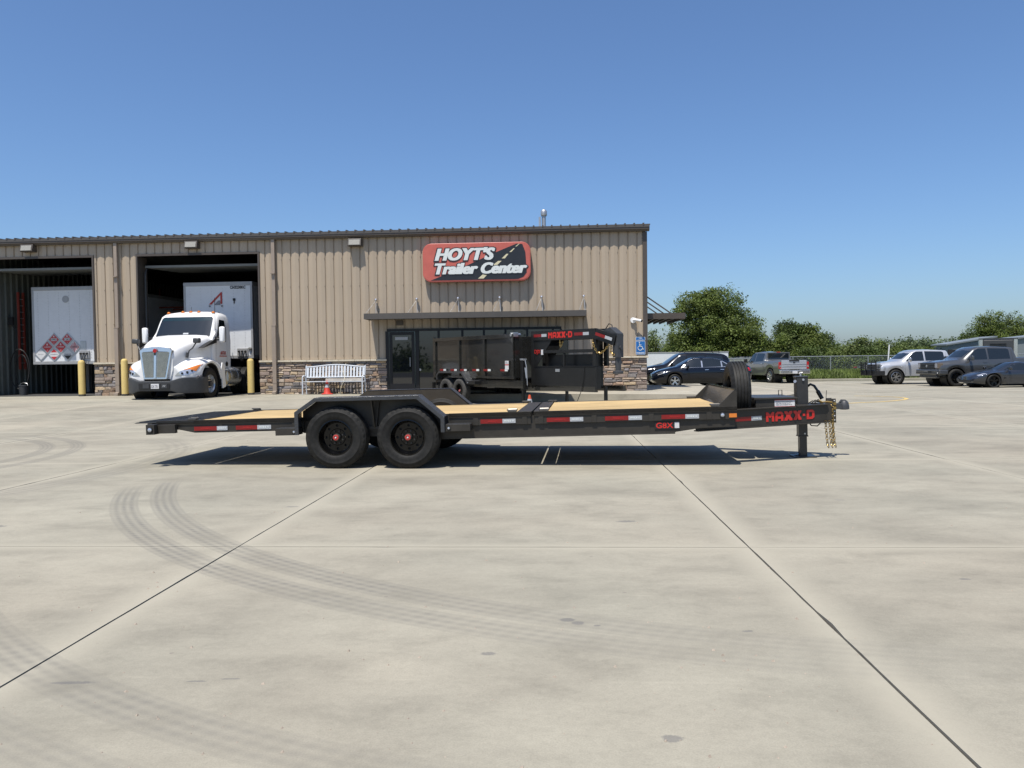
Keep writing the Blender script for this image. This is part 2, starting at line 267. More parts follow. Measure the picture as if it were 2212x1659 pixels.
# ------------------------------------------------------------------ mesh helpers
SPLIT = set("rub_rail side_channel stake_pocket crossmember main_beam cross_plate end_plate tail_beam stop_gusset light_box chassis side_post drop_leg neck_gusset neck_brace dump_box tie_rod purlin fascia deck end_frame back_rail corner_post frame landing_leg mortar_bed bay_trim bay_jamb corner_trim door_track downspout overhead_door storefront_frame wall_core liner_rib inner_wall strap upright beam stile rung rail louvre lamp_bar grille_bar handle fairing tank_strap wheel_liner mirror_arm cab_step air_line roof_marker antenna lug_nut adjust_hole coupler_bolt hose red_tape white_tape lane_dash headboard letter_wheel branch fender_back fender_bracket spare_mount label_border red_stripe door_rail connector crease fog_lamp corner_panel air_intake tow_cover lid coupler_channel jack_fitting post_bar guard_tube post_cap door_leaf bumper_part bracket vent_pipe tongue_part wiring tarp_arm gooseneck".split())
class B:
    def __init__(s): s.v = []; s.f = []
    def add(s, vs, fs):
        k = len(s.v); s.v.extend([tuple(p) for p in vs]); s.f.extend([tuple(i + k for i in q) for q in fs]); return s
    def box(s, x0, x1, y0, y1, z0, z1):
        return s.add([(x0,y0,z0),(x1,y0,z0),(x1,y1,z0),(x0,y1,z0),(x0,y0,z1),(x1,y0,z1),(x1,y1,z1),(x0,y1,z1)],
                     [(0,3,2,1),(4,5,6,7),(0,1,5,4),(1,2,6,5),(2,3,7,6),(3,0,4,7)])
    def bar(s, p, q, w, h, up=(0,0,1)):
        p = Vector(p); q = Vector(q); d = (q - p).normalized(); up = Vector(up)
        if abs(d.dot(up)) > 0.99: up = Vector((1, 0, 0))
        a = d.cross(up).normalized() * w / 2; b = a.cross(d).normalized() * h / 2
        vs = [p-a-b, p+a-b, p+a+b, p-a+b, q-a-b, q+a-b, q+a+b, q-a+b]
        return s.add(vs, [(0,1,2,3),(7,6,5,4),(0,4,5,1),(1,5,6,2),(2,6,7,3),(3,7,4,0)])
    def tube(s, pts, r, n=8, closed=False, r2=None):
        pts = [Vector(p) for p in pts]; m = len(pts); rings = []
        prev = None
        for i, p in enumerate(pts):
            a = pts[(i - 1) % m] if (closed or i > 0) else p; b = pts[(i + 1) % m] if (closed or i < m - 1) else p
            d = (b - a).normalized()
            if prev is None:
                u = d.orthogonal().normalized()
            else:
                u = (prev - d * prev.dot(d)); u = u.normalized() if u.length > 1e-6 else d.orthogonal().normalized()
            prev = u; v = d.cross(u)
            rr = r if r2 is None else r + (r2 - r) * i / max(1, m - 1)
            rings.append([p + (u * math.cos(t) + v * math.sin(t)) * rr for t in [2 * math.pi * j / n for j in range(n)]])
        vs = [q for ring in rings for q in ring]; fs = []
        for i in range(m if closed else m - 1):
            i2 = (i + 1) % m
            for j in range(n):
                j2 = (j + 1) % n; fs.append((i*n+j, i*n+j2, i2*n+j2, i2*n+j))
        if not closed: fs += [tuple(range(n))[::-1], tuple((m-1)*n + j for j in range(n))]
        return s.add(vs, fs)
    def cyl(s, p, q, r, n=16, r2=None):
        return s.tube([p, q], r, n, r2=(r if r2 is None else r2))
    def lathe(s, prof, n=32, c=(0,0,0), axis='y', rf=None, closed=False):
        vs = []; m = len(prof)
        for i in range(n):
            t = 2 * math.pi * i / n
            for j, (r, a) in enumerate(prof):
                rr = r if rf is None else rf(i, j, r)
                if axis == 'y': vs.append((c[0] + rr * math.cos(t), c[1] + a, c[2] + rr * math.sin(t)))
                elif axis == 'z': vs.append((c[0] + rr * math.cos(t), c[1] + rr * math.sin(t), c[2] + a))
                else: vs.append((c[0] + a, c[1] + rr * math.cos(t), c[2] + rr * math.sin(t)))
        fs = []
        for i in range(n):
            i2 = (i + 1) % n
            for j in range(m if closed else m - 1):
                j2 = (j + 1) % m
                fs.append((i*m+j, i*m+j2, i2*m+j2, i2*m+j))
        return s.add(vs, fs)
    def prism(s, poly, axis, a, b):
        n = len(poly)
        mk = {'y': lambda p, t: (p[0], t, p[1]), 'x': lambda p, t: (t, p[0], p[1]), 'z': lambda p, t: (p[0], p[1], t)}[axis]
        vs = [mk(p, a) for p in poly] + [mk(p, b) for p in poly]
        fs = [tuple(range(n)), tuple(range(2*n - 1, n - 1, -1))] + [(i, (i+1) % n, n + (i+1) % n, n + i) for i in range(n)]
        return s.add(vs, fs)
    def grid(s, rows, closed_u=False):
        n = len(rows[0]); vs = [p for r in rows for p in r]; fs = []
        for i in range(len(rows) - 1):
            for j in range(n if closed_u else n - 1):
                j2 = (j + 1) % n; fs.append((i*n+j, i*n+j2, (i+1)*n+j2, (i+1)*n+j))
        return s.add(vs, fs)
    def islands(s):
        p = list(range(len(s.v)))
        def f(a):
            while p[a] != a: p[a] = p[p[a]]; a = p[a]
            return a
        for q in s.f:
            for i in q[1:]: p[f(i)] = f(q[0])
        gr = {}
        for q in s.f: gr.setdefault(f(q[0]), []).append(q)
        out = []
        for fs in gr.values():
            ids = sorted({i for q in fs for i in q}); mp = {i: k for k, i in enumerate(ids)}; b = B(); b.v = [s.v[i] for i in ids]; b.f = [tuple(mp[i] for i in q) for q in fs]; out.append(b)
        return out
    def weld(s, eps=1e-5):
        key = {}; mp = []; nv = []
        for v in s.v:
            k = tuple(round(c / eps / 10) for c in v)
            if k not in key: key[k] = len(nv); nv.append(v)
            mp.append(key[k])
        nf = []
        for q in s.f:
            t = []
            for i in q:
                if mp[i] not in t: t.append(mp[i])
            if len(t) > 2: nf.append(tuple(t))
        s.v = nv; s.f = nf; return s
    def mesh(s, name, material, ang=35, norm=True):
        me = bpy.data.meshes.new(name); me.from_pydata(s.v, [], s.f)
        if norm:
            bm = bmesh.new(); bm.from_mesh(me); bmesh.ops.recalc_face_normals(bm, faces=bm.faces); bm.to_mesh(me); bm.free()
        if ang:
            me.polygons.foreach_set("use_smooth", [True] * len(me.polygons)); me.set_sharp_from_angle(angle=R(ang))
        me.materials.append(material); me.update(); return me
    def build(s, name, material, parent=None, ang=35, bevel=0, norm=True):
        if name in SPLIT:
            out = []
            for g in s.islands(): out.append(link(name, g.mesh(name, material, ang, norm), parent, bevel))
            return out[0]
        return link(name, s.mesh(name, material, ang, norm), parent, bevel)
def link(name, me, parent=None, bevel=0):
    o = bpy.data.objects.new(name, me); COL.objects.link(o)
    if parent is not None: o.parent = parent
    if bevel:
        b = o.modifiers.new("bevel", 'BEVEL'); b.width = bevel; b.segments = 2; b.limit_method = 'ANGLE'; b.angle_limit = R(40); b.harden_normals = False
    return o
def tag(o, label=None, cat=None, group=None, kind=None):
    if label: o['label'] = label
    if cat: o['category'] = cat
    if group: o['group'] = group
    if kind: o['kind'] = kind
    return o
def empty(name, loc=(0,0,0), rz=0, label=None, cat=None, group=None, parent=None, ry=0):
    o = bpy.data.objects.new(name, None); COL.objects.link(o); o.location = loc; o.rotation_euler = (0, ry, rz); o.empty_display_size = .2
    if parent is not None: o.parent = parent
    return tag(o, label, cat, group)
def copy_tree(o, parent=None):
    c = o.copy(); COL.objects.link(c)
    if parent is not None: c.parent = parent
    for ch in KIDS(o): copy_tree(ch, c)
    return c
def KIDS(o): return [x for x in bpy.data.objects if x.parent == o]
def frame(o, xd, yd):
    "matrix whose x runs along xd, y along yd"
    x = Vector(xd).normalized(); y = Vector(yd); y = (y - x * y.dot(x)).normalized(); z = x.cross(y)
    m = Matrix((x, y, z)).transposed().to_4x4(); m.translation = Vector(o); return m
def text_mesh(st, shear=0.0, bold=0.0, w=None, h=None, depth=0.0015):
    cu = bpy.data.curves.new("txt", 'FONT'); cu.body = st; cu.size = 1; cu.shear = shear; cu.offset = bold; cu.extrude = 0.01; cu.resolution_u = 4; cu.space_character = 1.0 + bold * .8
    o = bpy.data.objects.new("txt", cu); COL.objects.link(o); dg = bpy.context.evaluated_depsgraph_get()
    me = bpy.data.meshes.new_from_object(o.evaluated_get(dg)); bpy.data.objects.remove(o); bpy.data.curves.remove(cu)
    co = np.zeros(len(me.vertices) * 3); me.vertices.foreach_get("co", co); co = co.reshape(-1, 3)
    lo = co.min(0); hi = co.max(0); s = np.ones(3)
    if w: s[0] = w / (hi[0] - lo[0])
    s[1] = h / (hi[1] - lo[1]) if h else s[0]
    if not w: s[0] = s[1]
    s[2] = depth / 0.02
    co = (co - [lo[0], lo[1], lo[2]]) * s; me.vertices.foreach_set("co", co.ravel()); me.update(); return me
def put_text(name, st, parent, o, xd, yd, material, w=None, h=None, shear=0.0, bold=0.0, depth=0.0015, dup=0):
    me = text_mesh(st, shear, bold, w, h, depth)
    if dup:
        vs = [tuple(v.co) for v in me.vertices]; fs = [tuple(p.vertices) for p in me.polygons]; n_ = len(vs); m2 = bpy.data.meshes.new(name)
        m2.from_pydata(vs + [(x + dup * .5, y, z + .0006) for x, y, z in vs] + [(x + dup, y, z + .0012) for x, y, z in vs], [], fs + [tuple(i + n_ for i in f) for f in fs] + [tuple(i + 2 * n_ for i in f) for f in fs]); me = m2
    me.materials.clear(); me.materials.append(material)
    ob = link(name, me, parent); ob.matrix_local = frame(o, xd, yd); return ob
LET = {'M': [[(0,0),(1.45,0),(1.45,3.5),(2.5,2.2),(3.55,3.5),(3.55,0),(5,0),(5,6),(3.8,6),(2.5,4.4),(1.2,6),(0,6)]],
       'A': [[(0,0),(1.45,0),(1.45,1.4),(3.55,1.4),(3.55,0),(5,0),(5,2.9),(0,2.9)], [(0,2.9),(1.45,2.9),(1.45,4.1),(1.8,4.5),(3.2,4.5),(3.55,4.1),(3.55,2.9),(5,2.9),(5,4.8),(3.8,6),(1.2,6),(0,4.8)]],
       'X': [[(0,6),(1.8,6),(2.5,4.8),(3.2,6),(5,6),(5,5.0),(3.9,3.5),(3.9,2.5),(5,1.0),(5,0),(3.2,0),(2.5,1.2),(1.8,0),(0,0),(0,1.0),(1.1,2.5),(1.1,3.5),(0,5.0)]],
       '-': [[(.2,2.2),(1.8,2.2),(1.8,3.8),(.2,3.8)]],
       'D': [[(0,0),(1.5,0),(1.5,6),(0,6)], [(1.5,0),(3.8,0),(5,1.2),(5,3),(3.5,3),(3.5,1.9),(3.1,1.5),(1.5,1.5)], [(1.5,6),(3.8,6),(5,4.8),(5,3),(3.5,3),(3.5,4.1),(3.1,4.5),(1.5,4.5)]]}
def brand(parent, o, xd, yd, wd, ht, material, name="lettering", depth=0.002):
    b = B(); x = 0
    for ch in "MAXX-D":
        for poly in LET[ch]: b.prism([((x + px) , py) for px, py in poly], 'z', 0, 1)
        x += (2.0 if ch == '-' else 5) + 0.7
    x -= 0.7
    b.v = [(p[0] * wd / x, p[1] * ht / 6, p[2] * depth) for p in b.v]
    ob = b.build(name, material, parent, ang=0); ob.matrix_local = frame(o, xd, yd); return ob
def smooth_interp(xs, ks, vs, sig):
    y = np.interp(xs, ks, vs); d = xs[1] - xs[0]; n = max(1, int(3 * sig / d)); k = np.exp(-0.5 * (np.arange(-n, n + 1) * d / max(sig, 1e-4)) ** 2); k /= k.sum()
    yp = np.concatenate([np.full(n, y[0]), y, np.full(n, y[-1])]); return np.convolve(yp, k, 'valid')
def patch(bvh, poly, d, name, material, parent, off=0.004, step=0.07, far=6.0, thick=0.0):
    """2D polygon thrown onto a body along d ('y-' = looking in -y from +y side, ...), a thin shell following its surface"""
    ax = {'x': 0, 'y': 1, 'z': 2}[d[0]]; sg = 1 if d[1] == '+' else -1
    ot = [i for i in range(3) if i != ax]
    bm = bmesh.new(); vs = []
    for p in poly:
        c = [0, 0, 0]; c[ot[0]] = p[0]; c[ot[1]] = p[1]; vs.append(bm.verts.new(c))
    bm.faces.new(vs)
    for k in (0, 1):
        lo = min(p[k] for p in poly); hi = max(p[k] for p in poly); n = int((hi - lo) / step)
        for i in range(1, n + 1):
            co = [0, 0, 0]; co[ot[k]] = lo + (hi - lo) * i / (n + 1); no = [0, 0, 0]; no[ot[k]] = 1
            bmesh.ops.bisect_plane(bm, geom=bm.verts[:] + bm.edges[:] + bm.faces[:], plane_co=co, plane_no=no)
    dirv = Vector((0, 0, 0)); dirv[ax] = -sg
    last = None; miss = []
    for v in bm.verts:
        o = Vector(v.co); o[ax] = sg * far
        h = bvh.ray_cast(o, dirv)
        if h[0] is None: miss.append(v); continue
        v.co[ax] = h[0][ax] + sg * off; last = v.co[ax]
    good = [v for v in bm.verts if v not in miss]
    for v in miss:
        if good: v.co[ax] = min(good, key=lambda g: sum((g.co[i] - v.co[i]) ** 2 for i in ot)).co[ax]
    bmesh.ops.triangulate(bm, faces=bm.faces)
    bmesh.ops.recalc_face_normals(bm, faces=bm.faces)
    me = bpy.data.meshes.new(name); bm.to_mesh(me); bm.free()
    me.polygons.foreach_set("use_smooth", [True] * len(me.polygons)); me.materials.append(material)
    return link(name, me, parent)
def bvh_of(b): return BVHTree.FromPolygons([Vector(v) for v in b.v], b.f)

# ------------------------------------------------------------------ ground
def gz(x, y):
    L = 1 - ss(-5.2, -2.4, x)
    return 0.235 * ss(13, 25.5, y) * L - 0.31 * ss(16, 44, y) * ss(3, 16, x)
def ab(a, b): p = E1 * a + E2 * b; return p.x, p.y
# every slab its own object, joints between them open down to the filler
AK = range(-9, 10); BK = range(-2, 6)
lot = B()
amin, amax = A0 + AS * AK[0], A0 + AS * (AK[-1] + 1); bmin, bmax = B0 + BS * BK[0], B0 + BS * (BK[-1] + 1)
al = sorted(set([-90, -60, -45] + [A0 + AS * k for k in range(AK[0], AK[-1] + 2)] + [45, 60, 80])); bl = sorted(set([-12] + [B0 + BS * k for k in range(BK[0], BK[-1] + 2)] + [36, 40, 44, 48, 52]))
for i in range(len(al) - 1):
    for j in range(len(bl) - 1):
        if amin - .01 < al[i] < amax - .01 and bmin - .01 < bl[j] < bmax - .01: continue
        q = [ab(al[i], bl[j]), ab(al[i+1], bl[j]), ab(al[i+1], bl[j+1]), ab(al[i], bl[j+1])]
        lot.add([(x, y, gz(x, y)) for x, y in q], [(0, 1, 2, 3)])
lot.weld(); LOT = tag(lot.build("parking_lot", M['concrete'], ang=60), "pale concrete yard in front of the tan metal building", None, None, 'structure')
fil = B()
fil.grid([[(*ab(a, b), gz(*ab(a, b)) - 0.012) for a in np.linspace(amin, amax, 60)] for b in np.linspace(bmin, bmax, 40)])
fil.build("joint_filler", M['joint'], LOT, ang=60)
for i in AK:
    for j in BK:
        g = 0.0045; n = 25 if (-3 <= i <= 2 and j <= 1) else 7; wl = 0.004
        aa = np.linspace(A0 + AS * i + g, A0 + AS * (i + 1) - g, n); bb = np.linspace(B0 + BS * j + wl * .7, B0 + BS * (j + 1) - wl * .7, n)
        s_ = B(); jit = random.uniform(-.0012, .0012)
        rows = [[(*ab(a, b), gz(*ab(a, b)) + jit) for a in aa] for b in bb]
        if n > 7:
            rj = random.Random(i * 31 + j)
            for q in range(1, n - 1):
                for (r_i, c_i, ax, sg) in ((q, 0, E1, 1), (q, n - 1, E1, -1), (0, q, E2, 1), (n - 1, q, E2, -1)):
                    a_ = rj.uniform(0, .0035) + (rj.random() < .06) * rj.uniform(.004, .010); p_ = rows[r_i][c_i]; rows[r_i][c_i] = (p_[0] + ax.x * a_ * sg, p_[1] + ax.y * a_ * sg, p_[2])
        s_.grid(rows)
        per = [(0, k) for k in range(n)] + [(k, n-1) for k in range(1, n)] + [(n-1, k) for k in range(n-2, -1, -1)] + [(k, 0) for k in range(n-2, 0, -1)]
        top = [rows[b][a] for b, a in per]; m_ = len(top)
        s_.add(top + [(p[0], p[1], p[2] - .03) for p in top], [(k, (k+1) % m_, m_ + (k+1) % m_, m_ + k) for k in range(m_)])
        s_.weld(); s_.build("concrete_slab", M['concrete'], LOT, ang=30)
fld = B()
def field_z(x, y): return gz(x, y) - 0.10 - 0.6 * ss(70, 160, y)
xs = [-1500, -600, -250, -120, -60, -30, -10, 0, 6, 12, 18, 25, 40, 60, 80, 120, 250, 600, 1500]; ys = [-1500, -500, -200, -80, -40, 0, 15, 25, 35, 45, 51, 55, 60, 65, 72, 90, 120, 160, 300, 600, 1500]
fld.grid([[(x, y, field_z(x, y)) for x in xs] for y in ys])
tag(fld.build("grass_field", M['grassland'], ang=60), "open grassland reaching past the yard to the horizon", None, None, 'structure')
rd = B(); rd.grid([[(x, y, -.035) for x in (-90, 0, 90)] for y in (-45, -12.5)])  # unseen road sheet, added to darken what the storefront glass reflects
M['asphalt'] = mat('road_asphalt', (0.05, 0.05, 0.052), 0.9, var=.25, scale=3)
tag(rd.build("road", M['asphalt'], ang=0), "unseen dark asphalt road added behind the viewer to darken glass reflections", None, None, 'structure')
# grass bank with kerb beyond the parked trucks
KY = 52.2
bank = B()
def bank_z(x, y): 
    e = ss(13.5, 17.5, x)
    return gz(x, y) - .1 + (0.20 + 0.33 * ss(KY + .3, KY + 3.2, y) - 0.25 * ss(60, 66, y)) * e
bank.grid([[(x, y, bank_z(x, y)) for x in np.linspace(14, 75, 40)] for y in np.linspace(KY + .2, 70, 24)])
tag(bank.build("grass_bank", M['grassland'], ang=60), "green grass bank behind the far kerb", None, None, 'structure')
k = B()
pts = [(x, KY, gz(x, KY)) for x in np.linspace(16.2, 75, 24)]
k.grid([[(p[0], p[1] + dy_, p[2] + dz_) for dy_, dz_ in ((-.09, -.05), (-.09, .11), (-.07, .13), (.09, .135), (.09, -.05))] for p in pts])
tag(k.build("kerb", M['walk'], ang=0), "low concrete kerb along the grass bank", None, None, 'structure')
# blades of grass
rng = np.random.default_rng(3)
def grass(name, n, fx, fy, fz, hmin, hmax, label):
    x = fx(rng.random(n)); y = fy(rng.random(n)); z = np.array([fz(a, b) for a, b in zip(x, y)]); h = rng.uniform(hmin, hmax, n); an = rng.uniform(0, 6.28, n); wv = rng.uniform(.02, .05, n)
    lean = rng.normal(0, .35, (n, 2)) * h[:, None]
    v = np.zeros((n, 3, 3)); v[:, 0] = np.stack([x - np.cos(an) * wv, y - np.sin(an) * wv, z], 1); v[:, 1] = np.stack([x + np.cos(an) * wv, y + np.sin(an) * wv, z], 1); v[:, 2] = np.stack([x + lean[:, 0], y + lean[:, 1], z + h], 1)
    me = bpy.data.meshes.new(name); me.from_pydata(v.reshape(-1, 3).tolist(), [], [(3*i, 3*i+1, 3*i+2) for i in range(n)]); me.materials.append(M['grassblade'])
    return tag(link(name, me), label, "grass", None, 'stuff')
grass("grass", 26000, lambda r: 16.8 + r * 34, lambda r: KY + .25 + r ** 1.6 * 9, bank_z, .08, .34, "ragged green grass growing on the bank under the fence")

# ------------------------------------------------------------------ main building
W0 = Vector((4.55, 25.9, 0)); WD = Vector((-22.87, 1.6, 0)).normalized(); WN = Vector((-WD.y, WD.x, 0))   # WD runs left along the wall
WN = Vector((0.0698, 0.99756, 0))                                                                    # into the building
BLD = empty("workshop_building", W0, math.atan2(WD.y, WD.x) + math.pi, "long tan metal workshop with stone base, two open bays and a storefront", "building")
# local frame: x = -u (u to the left along the wall), y = into the building, z up
def lx(u): return -u
RIBP = 0.3048
def rib_depth(u):
    f = (u / RIBP) % 1.0
    if f < 0.05 or f > 0.95: return 0.052
    if f < 0.09: return 0.052 - (f - .05) / .04 * 0.030
    if f > 0.91: return 0.052 - (.95 - f) / .04 * 0.030
    return 0.022 * abs(f - 0.5) / 0.41
def panel(u0, u1, z0, z1, dy=0.0, name="wall_panel", material=None, parent=BLD, flip=1):
    us = [u0]
    k0 = int(u0 / RIBP) - 1
    for k_ in range(k0, int(u1 / RIBP) + 3):
        for f in (0.05, 0.09, 0.5, 0.91, 0.95):
            t = (k_ + f) * RIBP
            if u0 + 1e-4 < t < u1 - 1e-4: us.append(t)
    us.append(u1); us.sort()
    b = B()
    fr = [(lx(t), dy + rib_depth(t), 0) for t in us]
    vs = [(x, y, z0) for x, y, _ in fr] + [(x, y, z1) for x, y, _ in fr] + [(x, dy + .054, z0) for x, y, _ in fr] + [(x, dy + .054, z1) for x, y, _ in fr]
    n = len(us); fs = []
    for i in range(n - 1): fs += [(i, i+1, n+i+1, n+i), (2*n+i+1, 2*n+i, 3*n+i, 3*n+i+1), (n+i, n+i+1, 3*n+i+1, 3*n+i), (i, 2*n+i, 2*n+i+1, i+1)]
    fs += [(0, n, 3*n, 2*n), (n-1, 3*n-1, 4*n-1, 2*n-1)]
    b.add(vs, fs); return b.build(name, material or M['siding'], parent, ang=12)
PW = 0.9144
def panels(ua, ub, z0, z1):
    k_ = math.floor(ua / PW); us = [ua]
    while (k_ + 1) * PW < ub - .02:
        k_ += 1
        if k_ * PW > ua + .02: us.append(k_ * PW)
    us.append(ub)
    for i in range(len(us) - 1):
        panel(us[i] + (.0012 if i else 0), us[i+1] - .0012, z0, z1)
D1, D2 = (19.36, 23.72), (13.36, 17.69)
ZE = 5.60; ZF = 5.12
panels(0.02, 1.62, 1.42, ZE); panels(1.62, 2.9, 1.42, 2.44); panels(1.62, 8.85, 2.44, ZE); panels(8.85, 13.36, 1.42, ZE)
panels(13.36, 17.69, ZF + .06, ZE); panels(17.69, 19.36, 1.42, ZE); panels(19.36, 23.72, ZF + .06, ZE); panels(23.72, 26.5, .25, ZE)
# backing walls just behind the sheets
bk = B()
for (a, c_, z0, z1) in ((0.05, 2.85, .2, ZE), (2.85, 8.85, 2.46, ZE), (8.85, 13.3, .2, ZE), (17.75, 19.3, .2, ZE), (13.3, 17.75, ZF + .1, ZE), (19.3, 23.8, ZF + .1, ZE), (23.8, 26.5, .2, ZE)):
    bk.box(lx(c_), lx(a), 0.055, 0.25, z0, z1)
bk.build("wall_core", M['interior'], BLD, ang=0)
# roof with ribs ending at the eave
rf = B(); rf.prism([(-0.20, ZE + .20), (22, ZE + 1.3), (22, ZE + 1.2), (-.2, ZE + .17)], 'x', lx(26.5), lx(-0.12)); 
ROOF = rf.build("roof", M['gutter'], BLD, ang=0)
rb = B()
for k_ in range(-0, 88):
    u = .1 + k_ * RIBP
    rb.prism([(-.215, ZE + .16), (2.5, ZE + .16 + .055 * 2.5), (2.5, ZE + .225 + .055 * 2.5), (-.215, ZE + .235)], 'x', lx(u) - .025, lx(u) + .025)
tag(rb.build("roof_rib", M['trim'], ROOF, ang=0), kind='stuff')
gt = B(); gt.prism([(-.19, ZE + .17), (0.0, ZE + .17), (0.0, ZE - .02), (-.13, ZE - .02), (-.16, ZE + .02), (-.19, ZE + .04)], 'x', lx(26.5), lx(-0.10))
gt.build("gutter", M['trim'], BLD, ang=0)
g2 = B(); g2.box(lx(26.5), lx(-.10), -.205, -.19, ZE + .10, ZE + .18); g2.build("drip_edge", M['gutter'], BLD, ang=0)
ct = B(); ct.box(lx(.12), lx(-.03), -.035, .0, 1.42, ZE - .03); ct.box(lx(-.005), lx(-.03), .0, .35, 1.42, ZE - .03); ct.build("corner_trim", M['trim'], BLD, ang=0)
sw = B(); sw.box(lx(.04), lx(.0), .26, 21, .2, ZE + .02); sw.build("side_wall", M['siding'], BLD, ang=0)
# stone base: each stone laid by itself
cnt = [0]; rest = [B() for _ in M['stones']]
def stone(u0, u1, z0, z1, side=0):
    p = random.uniform(.035, .075); b = B(); j = lambda s: random.uniform(-s, s)
    x0, x1 = u0 + .004, u1 - .004; q0, q1 = z0 + .003, z1 - .003
    c = [(x0+j(.006), -p+j(.01), q0+j(.006)), (x1+j(.006), -p+j(.01), q0+j(.006)), (x1+j(.006), -p+j(.012), q1+j(.006)), (x0+j(.006), -p+j(.012), q1+j(.006))]
    ix, iz = min(.018, (x1-x0)*.2), min(.014, (q1-q0)*.2)
    ring = [(x0, -p + .02, q0), (x1, -p + .02, q0), (x1, -p + .02, q1), (x0, -p + .02, q1)]
    f_ = [(c[0][0]+ix, c[0][1], c[0][2]+iz), (c[1][0]-ix, c[1][1], c[1][2]+iz), (c[2][0]-ix, c[2][1], c[2][2]-iz), (c[3][0]+ix, c[3][1], c[3][2]-iz)]
    mid = ((x0+x1)/2 + j(.05), -p - random.uniform(.002, .014), (q0+q1)/2 + j(.01))
    back = [(x0, .02, q0), (x1, .02, q0), (x1, .02, q1), (x0, .02, q1)]
    vs = f_ + ring + back + [mid]
    fs = [(0,1,12),(1,2,12),(2,3,12),(3,0,12)] + [(i, (i+1)%4, 4+(i+1)%4, 4+i) for i in range(4)] + [(4+i, 4+(i+1)%4, 8+(i+1)%4, 8+i) for i in range(4)]
    if side: vs = [(y * 1.0, x, z) for x, y, z in vs]; vs = [(-x if side > 0 else x, y, z) for x, y, z in vs]; b.add([(v[0] + lx(0) * 0 + SIDEX[0], v[1], v[2]) for v in vs], fs)
    else: b.add([(lx(x), y, z) for x, y, z in vs], fs)
    wts = [5, 5, 4, 5, 2.2, 4, 3, 3, .7]
    i = random.choices(range(9), wts)[0]
    cnt[0] += 1
    if cnt[0] <= 296 and not side: b.build("stone", M['stones'][i], BLD, ang=20)
    else: rest[i].add(b.v, b.f)
SIDEX = [0]
def stones(ua, ub, z0=.22, z1=1.345, side=0):
    z = z0
    while z < z1 - .03:
        h = min(random.choice((.065, .085, .1, .115, .13)), z1 - z)
        if z1 - (z + h) < .045: h = z1 - z
        u = ua
        while u < ub - .01:
            l = random.uniform(.16, .46) * (1.0 if h < .12 else .8)
            if ub - (u + l) < .12: l = ub - u
            if h > .1 and random.random() < .22:
                stone(u, u + l, z, z + h * .5, side); stone(u, u + l, z + h * .5, z + h, side)
            else: stone(u, u + l, z, z + h, side)
            u += l
        z += h
stones(8.86, 13.36); stones(17.69, 19.36); stones(0.0, 2.85)
for i, r_ in enumerate(rest):
    if r_.v: tag(r_.build("stone", M['stones'][i], BLD, ang=20), kind='stuff')
mo = B()
for a, c_ in ((0.0, 2.85), (8.86, 13.36), (17.69, 19.36)): mo.box(lx(c_), lx(a), -.02, .054, .2, 1.35)
mo.build("mortar_bed", M['mortar'], BLD, ang=0)
for a, c_ in ((-0.05, 2.85), (8.86, 13.36), (17.69, 19.36)):
    n = max(2, round((c_ - a) / .6)); st = (c_ - a) / n
    for i in range(n):
        b = B(); e = random.uniform(0, .012)
        b.box(lx(a + st * (i + 1)) + .003, lx(a + st * i) - .003, -.105 - e, .05, 1.347, 1.412 + random.uniform(-.003, .003)); b.build("cap_stone", M['cap'], BLD, ang=0, bevel=.008)
# bay openings: jamb and header trims, rolled-up doors, tracks
for (a, c_) in (D1, D2):
    t = B(); t.box(lx(a), lx(a - .06), -.03, .054, .25, ZF + .06); t.box(lx(c_ + .06), lx(c_), -.03, .054, .25, ZF + .06)
    t.box(lx(c_ + .06), lx(a - .06), -.028, .056, ZF, ZF + .075); t.build("bay_trim", M['trim'], BLD, ang=0)
    j_ = B(); j_.box(lx(a), lx(a) + .02, .056, .6, .25, ZF); j_.box(lx(c_) - .02, lx(c_), .056, .6, .25, ZF); j_.build("bay_jamb", M['trim'], BLD, ang=0)
    d = B()
    for q in range(4): d.box(lx(c_ - .05), lx(a + .05), .45 + q * .62, .45 + q * .62 + .6, ZF - .34 + q * .03, ZF - .29 + q * .03)
    d.box(lx(c_ - .05), lx(a + .05), .38, .44, ZF - .36, ZF - .28)
    dd = d.build("overhead_door", M['doorpanel'], BLD, ang=0)
    tr_ = B()
    for s_ in (a + .09, c_ - .09):
        tr_.tube([(lx(s_), .3, .3), (lx(s_), .3, ZF - .6), (lx(s_), .45, ZF - .3), (lx(s_), 3.2, ZF - .2)], .03, 6)
    tr_.build("door_track", M['plastic'], BLD, ang=30)
# interior room
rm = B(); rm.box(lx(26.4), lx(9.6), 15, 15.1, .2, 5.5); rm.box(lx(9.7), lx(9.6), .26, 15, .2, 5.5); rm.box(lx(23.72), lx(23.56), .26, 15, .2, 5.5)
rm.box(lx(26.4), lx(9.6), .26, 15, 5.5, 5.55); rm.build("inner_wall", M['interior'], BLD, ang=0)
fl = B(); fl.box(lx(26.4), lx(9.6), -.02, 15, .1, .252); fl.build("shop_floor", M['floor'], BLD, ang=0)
ip = B()
